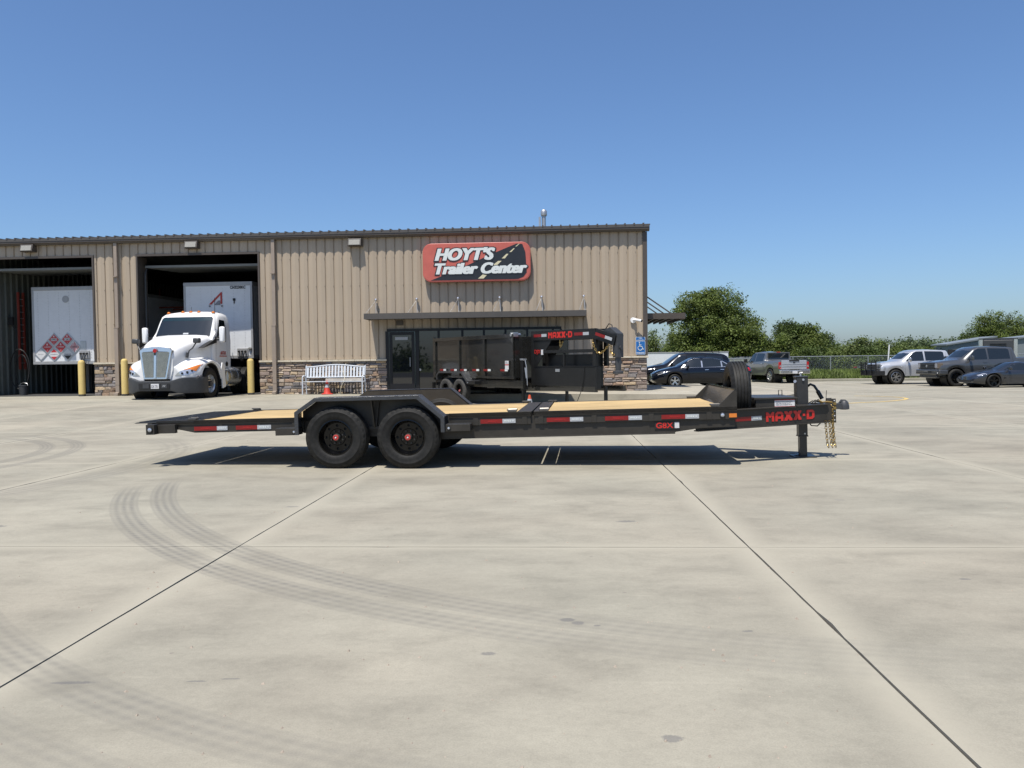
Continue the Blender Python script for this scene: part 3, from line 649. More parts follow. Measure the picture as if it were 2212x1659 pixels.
# ribbed liner on the partition seen through the left bay
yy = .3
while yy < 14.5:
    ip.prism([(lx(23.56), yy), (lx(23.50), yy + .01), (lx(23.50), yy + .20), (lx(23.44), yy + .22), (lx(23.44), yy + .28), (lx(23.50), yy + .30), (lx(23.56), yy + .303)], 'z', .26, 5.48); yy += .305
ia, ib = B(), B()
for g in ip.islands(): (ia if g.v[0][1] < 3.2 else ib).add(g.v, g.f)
ia.build("liner_rib", M['liner'], BLD, ang=0); ib.build("liner_rib", M['interior'], BLD, ang=0)  # same ribs, deeper ones coloured darker to paint the shade inside the bay
ft = B(); ft.box(lx(8.9), lx(2.8), -.03, .2, .1, .31); ft.build("door_sill", M['walk'], BLD, ang=0)
# storefront
SF = []
mull = [8.84, 7.80, 7.06, 6.24, 5.50, 4.76, 4.02, 3.15, 2.88]
fr_ = B(); fr_.box(lx(8.85), lx(2.86), -.05, .03, 2.36, 2.44); fr_.box(lx(8.85), lx(2.86), -.05, .03, .31, .38)
for i, m_ in enumerate(mull): fr_.box(lx(m_) - (.06 if i < 2 else .035), lx(m_) + (.06 if i < 2 else .035), -.052, .032, .38, 2.36)
fr_.build("storefront_frame", M['alu_black'], BLD, ang=0)
for i in range(1, len(mull) - 1):
    g = B(); g.box(lx(mull[i]) + .036, lx(mull[i+1]) - .036, -.012, .0, .38, 2.36); g.build("window_pane", M['glass'], BLD, ang=0)
dr = B(); 
for q in ((8.76, 8.66, .34, 2.33), (7.99, 7.89, .34, 2.33)): dr.box(lx(q[0]), lx(q[1]), -.075, -.03, q[2], q[3])
dr.box(lx(8.66), lx(7.99), -.073, -.032, .34, .56); dr.box(lx(8.66), lx(7.99), -.073, -.032, 2.23, 2.33)
DOOR = empty("glass_door", parent=BLD); dr.build("door_rail", M['alu_black'], DOOR, ang=0)
g = B(); g.box(lx(8.66), lx(7.99), -.056, -.048, .56, 2.23); g.build("door_pane", M['glass'], DOOR, ang=0)
g = B(); g.tube([(lx(8.04), -.075, 1.15), (lx(8.04), -.12, 1.15), (lx(8.04), -.12, 1.45), (lx(8.04), -.075, 1.45)], .012, 6); g.build("handle", M['galv'], DOOR, ang=30)
g = B(); g.box(lx(8.56), lx(8.12), -.062, -.057, 2.06, 2.16); STK = g.build("door_notice", M['greypanel'], DOOR, ang=0)
g = B(); g.cyl((lx(7.72), -.018, 1.03), (lx(7.72), -.013, 1.03), .04, 14); g.build("round_sticker", M['sticker'], BLD)
sc_ = B()
for z_ in (1.55, 2.75, 3.95, 4.9):
    for k_ in range(0, 86):
        u_ = (k_ + .12) * RIBP
        if 13.3 < u_ < 17.75 or 19.3 < u_ < 23.8 or (u_ < 8.9 and z_ < 2.5): continue
        sc_.box(lx(u_) - .007, lx(u_) + .007, .002, .026, z_ - .007, z_ + .007)
tag(sc_.build("screw", M['trim'], BLD, ang=0), kind='stuff')
# small dark vent above the door
g = B(); g.box(lx(8.52), lx(8.28), -.05, .0, 2.56, 2.72); g.box(lx(8.49), lx(8.31), -.055, -.05, 2.59, 2.69); g.build("soffit_box", M['trim'], BLD, ang=0)
# chimney
g = B(); g.cyl((lx(3.44), 1.0, ZE + .2), (lx(3.44), 1.0, 6.42), .07, 14); g.lathe([(.10, 0), (.11, .04), (.11, .16), (.08, .21), (.0, .24)], 16, (lx(3.44), 1.0, 6.36), 'z'); g.box(lx(3.62), lx(3.55), .9, 1.1, ZE + .2, 6.32)
tag(g.build("vent_pipe", M['galv'], BLD))
# downspouts
for u, top in ((18.44, 5.6), (12.78, 5.6)):
    d = B(); d.box(lx(u) - .06, lx(u) + .06, -.11, -.035, 1.45, top); d.box(lx(u) - .065, lx(u) + .065, -.2, -.11, .42, 2.75)
    d = B(); d.box(lx(u) - .058, lx(u) + .058, -.13, -.036, 2.62, top); 
    d.box(lx(u) - .066, lx(u) + .066, -.20, -.112, .36, 2.62)
    d.prism([(-.2, .36), (-.112, .36), (-.16, .26), (-.30, .25), (-.30, .33)], 'x', lx(u) - .066, lx(u) + .066)
    DS = d.build("downspout", M['downspout'], BLD, ang=20)
    s_ = B()
    for z in (2.60, .62, 4.4): s_.box(lx(u) - .075, lx(u) + .075, -.206, -.036, z, z + .025)
    s_.build("strap", M['downspout'], DS, ang=0)
# front canopy
CY = -0.62
CAN = empty("entrance_canopy", (0, 0, 0), 0, "flat bronze metal canopy hung over the storefront on ball-ended rods", "canopy"); CAN.matrix_world = Matrix.Translation(W0) @ Matrix.Rotation(BLD.rotation_euler.z, 4, 'Z')
c = B(); c.box(lx(9.42), lx(2.03), -.9, -.86, 2.74, 2.93); c.box(lx(9.42), lx(9.38), -.86, -.04, 2.74, 2.93); c.box(lx(2.07), lx(2.03), -.86, -.04, 2.74, 2.93)
c.build("fascia", M['gutter'], CAN, ang=0)
c = B(); c.box(lx(9.38), lx(2.07), -.86, .04, 2.86, 2.88); c.build("deck", M['gutter'], CAN, ang=0)
c = B()
for i in range(5): c.box(lx(9.38), lx(2.07), -.80 + i * .16, -.74 + i * .16, 2.76, 2.855)
c.build("purlin", M['trim'], CAN, ang=0)
for i in range(6):
    u = 9.2 - i * 1.42; g = B(); g.lathe([(0, -.055), (.035, -.045), (.055, 0), (.035, .045), (0, .055)], 12, (lx(u), -.10, 3.44), 'z'); g.cyl((lx(u), -.03, 3.44), (lx(u), -.1, 3.44), .03, 10)
    g.build("ball_mount", M['chrome'], CAN)
    g = B(); g.cyl((lx(u), -.1, 3.42), (lx(u) - .16, -.84, 2.94), .008, 6); g.cyl((lx(u), -.1, 3.42), (lx(u) + .05, -.3, 2.88), .008, 6); g.build("tie_rod", M['galv'], CAN)
# canopy round the corner on the side wall
CN2 = empty("side_canopy", (0, 0, 0), 0, "dark bronze canopy on the side wall with sloping tie rods", "canopy"); CN2.matrix_world = CAN.matrix_world
c = B(); c.box(0.04, 1.75, 3.0, 3.05, 2.80, 3.02); c.box(1.71, 1.75, 3.05, 8, 2.80, 3.02); c.build("fascia", M['trim'], CN2, ang=0)
c = B(); c.box(0.04, 1.71, 3.05, 8, 2.92, 2.94)
for i in range(6): c.box(.25 * i + .1, .25 * i + .15, 3.05, 7.9, 2.82, 2.92)
c.build("deck", M['trim'], CN2, ang=0)
for i, yq in enumerate((3.1, 4.4, 5.7)):
    c = B(); c.bar((.05, yq, 3.85), (1.2, yq, 3.03), .045, .045); c.build("tie_rod", M['trim'], CN2, ang=0)
c = B(); c.bar((.12, 3.1, .1), (.12, 3.1, 3.95), .05, .05); c.box(.02, .2, 3.05, 3.15, 3.82, 3.9); c.build("post", M['trim'], CN2, ang=0)
# wall lights
for i, (u, z, lab) in enumerate(((21.62, 5.47, "wall light above the left open bay"), (15.65, 5.46, "wall light above the bay with the white truck"), (9.88, 5.41, "wall light on plain siding between bay and sign"))):
    T = empty("wall_light", (0,0,0), 0, lab + ", bronze box with ribbed lens", "wall light", "bronze wall lights under the eave"); T.matrix_world = Matrix.Translation(W0 + WD * u + Vector((0, 0, z))) @ Matrix.Rotation(BLD.rotation_euler.z, 4, 'Z')
    h = B(); h.prism([(0, .13), (-.20, .13), (-.26, -.11), (-.2, -.13), (0, -.13)], 'x', -.23, .23); h.build("housing", M['trim'], T, ang=0, bevel=.006)
    l = B(); l.prism([(-.208, .09), (-.222, .09), (-.268, -.09), (-.25, -.09)], 'x', -.19, .19); l.build("lens", M['dull'], T, ang=0)
    h = B(); h.cyl((0, -.1, .13), (0, -.1, .165), .02, 8); h.build("photocell", M['black'], T)
# camera on the wall
T = empty("security_camera", (0,0,0), 0, "white bullet security camera at the right corner of the wall", "camera"); T.matrix_world = Matrix.Translation(W0 + WD * .45 + Vector((0, 0, 2.61)) - WN * .03) @ Matrix.Rotation(BLD.rotation_euler.z, 4, 'Z')
h = B(); h.lathe([(0, -.05), (.09, -.05), (.10, -.02), (.10, 0), (0, 0)], 16, (0, 0, 0)); h.build("base", M['white'], T)
h = B(); h.cyl((.02, -.10, .02), (.25, -.22, -.03), .045, 14); h.cyl((0, -.04, .0), (.05, -.12, .01), .03, 8); h.build("body", M['white'], T)
h = B(); h.cyl((.25, -.22, -.03), (.275, -.233, -.036), .04, 14); h.build("lens", M['black'], T)
# accessible parking signs
T = empty("parking_sign", (0,0,0), 0, "blue accessible parking sign with white wheelchair symbol on the wall corner", "sign"); T.matrix_world = Matrix.Translation(W0 + WD * .215 - WN * .06) @ Matrix.Rotation(BLD.rotation_euler.z, 4, 'Z')
def rrect(w, h, r, n=5):
    p = []
    for cx, cy, a0 in ((w/2-r, h/2-r, 0), (-w/2+r, h/2-r, 90), (-w/2+r, -h/2+r, 180), (w/2-r, -h/2+r, 270)):
        for i in range(n + 1): t = R(a0 + 90 * i / n); p.append((cx + r * math.cos(t), cy + r * math.sin(t)))
    return p
def plate(w_, h_, r, y0, y1, cx, cz): return [(cx + a, cz + b) for a, b in rrect(w_, h_, r)], y0, y1
for nm, (zz, hh) in {'plate': (1.685, .46), 'top_plate': (1.985, .13)}.items():
    b = B(); p, y0, y1 = plate(.32, hh, .03, -.004, 0, 0, zz); b.prism(p, 'y', -.006, 0); b.build(nm, M['signwhite'], T, ang=0)
    b = B(); p, _, _ = plate(.30, hh - .02, .022, 0, 0, 0, zz); b.prism(p, 'y', -.008, -.006); b.build(nm + "_face", M['blue'], T, ang=0)
put_text("lettering", "PARKING", T, (-.13, -.0085, 1.485), (1,0,0), (0,0,1), M['signwhite'], w=.26, h=.055, bold=.03)
put_text("lettering", "VAN", T, (-.055, -.0085, 1.99), (1,0,0), (0,0,1), M['signwhite'], w=.11, h=.035, bold=.02)
put_text("lettering", "ACCESSIBLE", T, (-.10, -.0085, 1.94), (1,0,0), (0,0,1), M['signwhite'], w=.20, h=.022, bold=.01)
b = B(); pts = [(.075 * math.cos(t) - .01, -.012, 1.675 + .075 * math.sin(t)) for t in np.linspace(R(130), R(370), 16)]
b.tube(pts, .010, 6); b.tube([(-.035, -.012, 1.83), (-.03, -.012, 1.73), (.045, -.012, 1.725), (.085, -.012, 1.63), (.11, -.012, 1.64)], .012, 6); b.tube([(-.03, -.012, 1.775), (.03, -.012, 1.775)], .009, 6); b.cyl((-.037, -.016, 1.865), (-.037, -.009, 1.865), .019, 12)
b.build("wheelchair_symbol", M['signwhite'], T)
# shop sign
T = empty("shop_sign", (0,0,0), 0, "red and black roadway sign with big white shop name above the canopy", "sign"); T.matrix_world = Matrix.Translation(W0 + WD * 5.70 + Vector((0, 0, 4.645)) - WN * .03) @ Matrix.Rotation(BLD.rotation_euler.z, 4, 'Z')
SW, SH = 3.66, 1.30
b = B(); b.prism(rrect(SW, SH, .30, 8), 'y', -.22, 0); b.build("sign_box", M['signred'], T, ang=30, bevel=.012)
b = B(); b.prism(rrect(SW - .07, SH - .07, .27, 8), 'y', -.226, -.221); b.build("sign_face", M['signred'], T, ang=0)
road = [(-1.56, -.60), (1.45, -.60), (1.68, -.45), (1.72, -.30), (1.68, .35), (1.60, .56), (1.40, .60), (.7, .40), (-.45, -.13)]
road = [(-1.56, -.595), (1.40, -.595), (1.58, -.53), (1.70, -.38), (1.66, .30), (1.56, .57), (1.36, .585), (.55, .27), (-.45, -.17)]
b = B(); b.prism(road, 'y', -.231, -.2265); b.build("road_shape", M['signblack'], T, ang=0)
b = B()
for (x0, z0, x1, z1, wa, wb) in ((1.32, .49, 1.44, .58, .045, .035), (1.12, .31, 1.26, .43, .07, .05), (.86, .10, 1.02, .25, .11, .08), (.50, -.16, .74, .02, .16, .13), (.05, -.56, .24, -.40, .19, .17)):
    b.prism([(x0, z0), (x0 + wa, z0), (x1 + wb * .9, z1), (x1, z1)], 'y', -.235, -.2315)
b.build("lane_dash", M['signcream'], T, ang=0)
for nm, st, x, z, w_, h_ in (("shop_name", "HOYT'S", -1.42, .06, 2.06, .43), ("shop_name", "Trailer Center", -1.42, -.40, 3.14, .38)):
    put_text(nm + "_outline", st, T, (x - .045, -.236, z - .04), (1,0,0), (0,0,1), M['signblack'], w=w_ + .05, h=h_ + .07, shear=.28, bold=.075, depth=.002, dup=.045)
    put_text(nm, st, T, (x, -.242, z), (1,0,0), (0,0,1), M['signwhite'], w=w_ - .04, h=h_, shear=.28, bold=.03, depth=.003, dup=.045)
# walk with kerb along the storefront
wk = B()
def wpt(u, d): p = W0 + WD * u - WN * d; return p.x, p.y
outer = [(9.1, .05), (8.95, .9), (8.2, 1.4), (6, 1.6), (4.2, 1.8), (2.5, 2.1), (0.8, 2.6), (-1.2, 3.0), (-3.3, 2.6), (-4.4, 1.4), (-4.9, -.5), (-5.1, -6)]
def cat(pts, n=5):
    out = []; P_ = [pts[0]] + pts + [pts[-1]]
    for i in range(1, len(P_) - 2):
        for k_ in range(n):
            t = k_ / n; a, b_, c_, d_ = [np.array(P_[i + q]) for q in (-1, 0, 1, 2)]
            out.append(tuple(0.5 * ((2 * b_) + (-a + c_) * t + (2 * a - 5 * b_ + 4 * c_ - d_) * t * t + (-a + 3 * b_ - 3 * c_ + d_) * t ** 3)))
    out.append(tuple(pts[-1])); return out
oc = cat(outer)
ring = [wpt(*p) for p in oc] + [wpt(.1, -6), wpt(.1, -.0), wpt(2.8, 0.0), wpt(9.1, 0.0)]
def walk_z(x, y):
    uu = (Vector((x, y, 0)) - W0).dot(WD)
    return .24 - .10 * ss(-.5, -4.5, uu) if uu < 0 else .245
ring3 = [(x, y, walk_z(x, y)) for x, y in ring]; n = len(ring3)
wk.add(ring3 + [(x, y, gz(x, y) - .05) for x, y, z in ring3], [tuple(range(n))] + [(i, (i+1) % n, n + (i+1) % n, n + i) for i in range(n)])
tag(wk.build("sidewalk", M['walk'], ang=20), "raised concrete walk with rounded kerb round the storefront corner", None, None, 'structure')
# apron strip in front of the stone wall
# ------------------------------------------------------------------ loose things by the wall
def on_wall(u, d, z=None): p = W0 + WD * u - WN * d; return Vector((p.x, p.y, gz(p.x, p.y) if z is None else z))
BRZ = BLD.rotation_euler.z
def bollard(u, d, h, lab):
    p = on_wall(u, d); T = empty("bollard", p, 0, lab, "bollard", "yellow bollards beside the open bays")
    b = B(); b.lathe([(0, h), (.05, h - .005), (.09, h - .03), (.108, h - .075), (.11, h - .09), (.11, 0.0)], 24, (0, 0, 0), 'z'); b.build("post", M['yellow'], T)
    b = B(); b.lathe([(.1115, .0), (.112, .05), (.1115, .07)], 24, (0, 0, 0), 'z'); b.build("scuffed_base", M['rubber_old'], T)
bollard(19.7, .25, 1.27, "yellow steel bollard at the right side of the left open bay")
bollard(18.13, .25, 1.30, "yellow steel bollard half hidden behind the white truck nose")
bollard(13.6, .25, 1.25, "yellow steel bollard between the white truck and the stone wall")
# bench
T = empty("bench", on_wall(10.6, .32), BRZ, "white slatted metal garden bench against the stone wall", "bench")
for sx in (-1, 1):
    b = B(); x = sx * 1.03
    b.tube([(x, -.36, 0), (x, -.35, .42), (x, -.34, .60), (x, -.22, .64), (x, .0, .63), (x, .02, .5)], .022, 8); b.tube([(x, .06, 0), (x, .03, .42), (x, .0, .62), (x, .08, .98)], .022, 8); b.tube([(x, -.35, .40), (x, .03, .42)], .02, 8)
    b.build("end_frame", M['bench'], T)
for i in range(6):
    b = B(); y = -.34 + i * .068; b.box(-1.02, 1.02, y, y + .052, .425, .445); b.build("seat_slat", M['bench'], T, ang=0)
b = B(); b.tube([(x, .075, .93 + .075 * math.cos(x / 1.03 * math.pi / 2) ** 2) for x in np.linspace(-1.03, 1.03, 14)], .022, 8); b.tube([(-1.03, .01, .58), (1.03, .01, .58)], .02, 8); b.build("back_rail", M['bench'], T)
for i in range(19):
    x = -.97 + i * 1.94 / 18; zt = .92 + .075 * math.cos(x / 1.03 * math.pi / 2) ** 2; b = B(); b.bar((x, .012, .59), (x, .072, zt), .062, .012, (0, 1, 0)); b.build("back_slat", M['bench'], T, ang=0)
T = empty("wooden_board", on_wall(10.25, .5, gz(*wpt(10.25, .5)) + .447), BRZ, "short weathered board lying on the white bench seat", "board")
b = B(); b.box(-.62, .62, -.05, .05, 0, .09); b.build("board", M['oldwood'], T, ang=0, bevel=.004)
# cone
def cone(name, p, s, lab, mt, sc=1.0):
    T = empty(name, p, s, lab, "traffic cone")
    b = B(); b.box(-.18*sc, .18*sc, -.18*sc, .18*sc, 0, .035*sc); b.build("base", M['black'] if mt == 'orange' else M[mt], T, ang=0, bevel=.008)
    b = B(); b.lathe([(.13*sc, .035*sc), (.115*sc, .06*sc), (.03*sc, .46*sc), (.0, .465*sc)], 20, (0, 0, 0), 'z'); b.build("body", M[mt], T)
    b = B(); b.lathe([(.083*sc, .235*sc), (.058*sc, .345*sc)], 20, (0, 0, 0), 'z'); b.build("collar", M['tape_wht'], T); b.v
cone("traffic_cone", on_wall(10.82, .55), .2, "small red traffic cone under the white bench", 'cone_red')
cone("traffic_cone", Vector((.45, 19.8, gz(.45, 19.8))), .3, "orange cone on the ground below the black dump trailer jack", 'orange', .9)
# cord on bench
b = B(); pts = []
base = on_wall(10.25, .5)
for t in np.linspace(0, 1, 24):
    z = .24 + 1.03 * (1 - t) ** 1.0 if t < .8 else .245
    p = on_wall(10.27 + .06 * math.sin(t * 9) + (.25 if t > .85 else 0) * (t - .85) * 6, .12 + .55 * min(1, t * 1.6)); pts.append((p.x, p.y, max(z if t < .8 else .25, p.z + .008)))
pts[-1] = (pts[-1][0] + .1, pts[-1][1] - .3, pts[-1][2])
b.tube(pts, .009, 5); tag(b.build("cord", M['cream'], None), "thin pale cord draped over the bench back down to the ground", "cord")

# ------------------------------------------------------------------ wheels
def tyre_profile(Rt, rr, w, grooves=3):
    h = w / 2; sh = Rt - rr; p = [(rr - .012, -h * .78), (rr + .006, -h * .86), (rr + sh * .14, -h * .93), (rr + sh * .17, -h * .955), (rr + sh * .36, -h * 1.0), (rr + sh * .55, -h * 1.0), (rr + sh * .58, -h * 1.02), (rr + sh * .62, -h * 1.02), (rr + sh * .65, -h * .99), (rr + sh * .86, -h * .90), (Rt - .012, -h * .80), (Rt - .002, -h * .72)]
    inner = []
    for g in range(grooves):
        c_ = -h * .5 + h * 1.0 * g / max(1, grooves - 1); gw = .006 * w / .235
        inner += [(Rt, c_ - gw), (Rt - .012, c_ - gw * .7), (Rt - .012, c_ + gw * .7), (Rt, c_ + gw)]
    q = [(r, -a) for r, a in p][::-1]
    return p + inner + q
def make_tyre(parent, c, Rt, rr, w, mt='rubber', n=64, grooves=3, notch=True, label=None):
    prof = tyre_profile(Rt, rr, w, grooves); last = len(prof) - 1
    def rf(i, j, r):
        if notch and j in (9, 10, last - 9, last - 10) and i % 3 == 0: return r - .012
        return r
    b = B(); b.lathe(prof, n, c, 'y', rf); return b.build("tyre", M[mt], parent, ang=28)
def holed_disc(b, r1, r2, rh, rc, ns, y, c=(0, 0, 0), th=.006, phase=0.0):
    da = 2 * math.pi / ns; A_, Bw = (r2 - r1) / 2, da / 2; rm = (r1 + r2) / 2; m_ = 16
    for s_ in range(ns):
        t0 = s_ * da + phase; outer = []; hole = []
        for k_ in range(m_):
            q = k_ / m_ * 8
            side = int(q // 2); f = (q % 2) - 1
            x_, z_ = ((1, f), (-f, 1), (-1, -f), (f, -1))[side]
            r_ = rm + x_ * A_; t = t0 + z_ * Bw; outer.append((c[0] + r_ * math.cos(t), c[1] + y, c[2] + r_ * math.sin(t)))
            an = math.atan2(z_ * Bw * rc, x_ * A_); hx = rc + rh * math.cos(an); hz = rh * math.sin(an)
            rr_ = math.hypot(hx, hz); tt = t0 + math.atan2(hz, hx); hole.append((c[0] + rr_ * math.cos(tt), c[1] + y, c[2] + rr_ * math.sin(tt)))
        inn = [(p[0], p[1] + th, p[2]) for p in hole]
        b.add(outer + hole + inn, [(i, (i+1) % m_, m_ + (i+1) % m_, m_ + i) for i in range(m_)] + [(m_ + i, m_ + (i+1) % m_, 2*m_ + (i+1) % m_, 2*m_ + i) for i in range(m_)])
def trailer_wheel(parent, c, sgn, Rt=.381, rr=.212, w=.235, detail=True, hub='red', mt='rubber', rimmat='rimblack', loc_y=None):
    """sgn -1: outer face towards -y. c is the wheel centre (mid-width)"""
    W_ = empty("wheel", c, 0 if sgn < 0 else math.pi, parent=parent)
    make_tyre(W_, (0, 0, 0), Rt, rr, w, mt, 96 if detail else 36, 4, detail)
    b = B(); h = w / 2
    b.lathe([(rr + .004, -h * .80), (rr + .008, -h * .88), (rr - .004, -h * .90), (rr - .012, -h * .78), (rr - .020, -h * .5), (rr - .034, -h * .30), (rr - .036, h * .1)], 64, (0, 0, 0))
    b.lathe([(rr - .036, h * .1), (rr - .02, h * .5), (rr - .004, h * .9)], 64, (0, 0, 0))
    if detail: holed_disc(b, .105, rr - .036, .017, .142, 8, -h * .12)
    else: b.lathe([(rr - .036, -h * .12), (.105, -h * .12)], 32, (0, 0, 0))
    b.lathe([(.105, -h * .12), (.098, -h * .16), (.045, -h * .17), (.045, 0)], 48, (0, 0, 0))
    if detail: b.cyl((rr - .02, -h * .5, .0), (rr - .03, -h * .75, .0), .004, 6)
    b.build("rim", M[rimmat], W_, ang=30)
    b = B(); b.lathe([(0, .012), (.165, .012), (.165, .10), (0, .10)], 32, (0, 0, 0)); b.build("brake_drum", M['black'], W_)
    b = B()
    for k_ in range(8):
        t = k_ * math.pi / 4 + .39; b.cyl((.078 * math.cos(t), -h * .16, .078 * math.sin(t)), (.078 * math.cos(t), -h * .16 - .024, .078 * math.sin(t)), .0105, 6)
    b.build("lug_nut", M['jackdark'], W_, ang=20)
    b = B(); b.lathe([(.045, -h * .17), (.044, -h * .55), (.040, -h * .62), (0, -h * .62)], 24, (0, 0, 0)); b.build("hub", M['rimblack'] if not detail else M['ringdark'], W_)
    if detail:
        b = B(); b.lathe([(.034, -h * .62), (.034, -h * .78), (.022, -h * .80), (.020, -h * .74), (0, -h * .74)], 20, (0, 0, 0)); b.build("oil_cap", M['inkred' if hub == 'red' else 'rimblack'], W_)
        b = B(); b.cyl((0, -h * .74, 0), (0, -h * .84, 0), .010, 8); b.build("plug", M['sticker'], W_)
    return W_
def chain(b, pts, ll=.034, r=.0042, wl=.012):
    """oval links along a polyline"""
    pts = [Vector(p) for p in pts]; seg = [0]
    for p, q in zip(pts, pts[1:]): seg.append(seg[-1] + (q - p).length)
    n = max(1, int(seg[-1] / (ll * .72)))
    def at(d):
        d = max(0, min(seg[-1], d))
        for i in range(len(pts) - 1):
            if d <= seg[i+1] + 1e-9: return pts[i].lerp(pts[i+1], (d - seg[i]) / max(1e-9, seg[i+1] - seg[i]))
        return pts[-1]
    for i in range(n):
        m_ = at((i + .5) * seg[-1] / n); d = (at((i + 1) * seg[-1] / n) - at(i * seg[-1] / n)).normalized()
        u = d.orthogonal().normalized(); v = d.cross(u)
        a = u if i % 2 else v
        b.tube([m_ + d * (ll * .5 * math.cos(t)) + a * (wl * math.sin(t)) for t in np.linspace(0, 2 * math.pi, 11)[:-1]], r, 5, True)

# ------------------------------------------------------------------ the flatbed trailer
TA = R(-5.5); U_ = Vector((math.cos(TA), math.sin(TA), 0)); N_ = Vector((-math.sin(TA), math.cos(TA), 0))
PIT = 0.0205
TRO = Vector((-1.254, 9.26, 0)) + N_ * 1.22 + Vector((0, 0, .0094))
T = empty("flatbed_trailer", TRO, TA, "long dark grey equipment trailer with pine plank deck, twin black wheels and spare", "trailer", ry=-PIT)
DK = .633; HW = 1.03
def wz(t): return .381 - .0094 - PIT * t
FT = T
# side rails (deck edge), main beams, cross members
b = B()
for s_ in (-1, 1):
    for (t0, t1) in ((-3.3, -1.17), (.47, 1.485), (1.515, 3.925)):
        b.box(t0, t1, min(s_*HW, s_*(HW-.045)), max(s_*HW, s_*(HW-.045)), DK - .048, DK + .004)
        b.box(t0, t1, min(s_*HW, s_*(HW-.006)), max(s_*HW, s_*(HW-.006)), DK - .052, DK + .006)
b.build("rub_rail", M['powder'], T, ang=0, bevel=.003)
b = B()
for s_ in (-1, 1):
    y0, y1 = sorted((s_ * (HW - .012), s_ * (HW - .07)))
    b.box(.72, 1.475, y0, y1, DK - .148, DK - .05); b.box(1.525, 3.925, y0, y1, DK - .148, DK - .05)
    b.prism([(-3.26, DK - .05), (-3.26, DK - .11), (-3.0, DK - .112), (-2.80, DK - .155), (-1.4, DK - .158), (-1.4, DK - .05)], 'y', y0, y1)
    b.box(.40, .72, y0, y1, DK - .16, DK - .0)
    # top band of the sides behind the fenders
b.build("side_channel", M['powder'], T, ang=0, bevel=.002)
b = B()
for s_ in (-1, 1):
    for t in (-2.45, -1.95, -1.5): b.box(t - .02, t + .02, *sorted((s_ * (HW - .004), s_ * (HW - .03))), DK - .15, DK - .048)
    for t in (.80, 1.40, 1.60, 2.24, 2.92, 3.60): b.box(t - .03, t + .03, *sorted((s_ * (HW - .004), s_ * (HW - .03))), DK - .148, DK - .052)
b.build("stake_pocket", M['powder'], T, ang=0, bevel=.002)
b = B()
for s_ in (-1, 1):
    yo = s_ * (HW - .035)
    poly = [(-1.5, DK - .05), (-1.5, .475), (-1.3, .42), (.35, .33), (2.7, .325), (3.19, .33), (3.21, .345), (3.5, DK - .25), (3.9, DK - .24), (3.9, DK - .05)]
    y0, y1 = sorted((yo, yo - s_ * .012)); b.prism(poly, 'y', y0, y1)
    b.box(.2, 3.2, *sorted((yo + s_ * .004, yo - s_ * .11)), .322, .336)
b.build("main_beam", M['powder'], T, ang=0, bevel=.002)
b = B(); t = -2.9
while t < 3.9:
    if not 1.4 < t < 1.6: b.box(t, t + .04, -HW + .05, HW - .05, DK - .12, DK - .042)
    t += .41
b.build("crossmember", M['powder'], T, ang=0)
# plank deck
npk = 11; pw = (2 * HW - .10) / npk
for (t0, t1) in ((-2.74, 1.31), (1.68, 3.86)):
    for i in range(npk):
        y0 = -HW + .05 + i * pw; bb = B(); z_ = random.uniform(-.0015, .0015); e = random.uniform(0, .006)
        bb.box(t0 + e, t1 - e, y0 + .003, y0 + pw - .003, DK - .040, DK - .001 + z_); bb.build("plank", M['wood'], T, ang=0, bevel=.002)
b = B(); b.box(1.31, 1.488, -HW + .046, HW - .046, DK - .05, DK + .006); b.box(1.512, 1.67, -HW + .046, HW - .046, DK - .05, DK + .006); b.build("cross_plate", M['powder'], T, ang=0, bevel=.003)
b = B(); b.box(3.87, 3.925, -HW + .046, HW - .046, DK - .1, DK + .004); b.box(-2.79, -2.75, -HW + .046, HW - .046, DK - .1, DK + .005); b.build("end_plate", M['powder'], T, ang=0)
# steel tail plate with treads
b = B(); b.prism([(-3.60, DK - .020), (-3.56, DK - .006), (-2.8, DK - .001), (-2.8, DK - .02)], 'y', -HW, HW); TP = b.build("tail_plate", M['tread'], T, ang=0)
b = B(); t = -3.54
while t < -2.83:
    z_ = DK - .005 + (t + 3.6) * .006; b.box(t, t + .010, -HW + .02, HW - .02, z_ - .004, z_ + .006); t += .034
tag(b.build("tread_bar", M['tread'], TP, ang=0), kind='stuff')
# tail beam and light boxes
b = B(); b.box(-3.42, -3.36, -HW, HW, DK - .10, DK - .022); b.box(-3.36, -3.0, -HW + .1, -HW + .15, DK - .11, DK - .02); b.box(-3.36, -3.0, HW - .15, HW - .1, DK - .11, DK - .02); b.build("tail_beam", M['powder'], T, ang=0, bevel=.002)
def lamp(c, r, parent, sgn=-1, m_='lens'):
    b = B(); b.lathe([(r * 1.35, 0), (r * 1.35, sgn * .010), (r, sgn * .013), (r, sgn * .004)], 24, c); LP = b.build("marker_lamp", M['black'], parent)
    b = B(); b.lathe([(r, sgn * .008), (r * .7, sgn * .014), (0, sgn * .016)], 24, c); b.build("lens", M[m_], LP); return LP
for s_ in (-1, 1):
    y0, y1 = sorted((s_ * (HW + .02), s_ * (HW + .14)))
    b = B(); b.box(-3.36, -3.25, y0, y1, DK - .155, DK - .03); b.box(-3.25, -3.02, *sorted((s_ * (HW - .0), s_ * (HW + .06))), DK - .15, DK - .04); b.build("light_box", M['powder'], T, ang=0, bevel=.003)
    lamp((-3.305, s_ * (HW + .142), DK - .095), .028, T, s_)
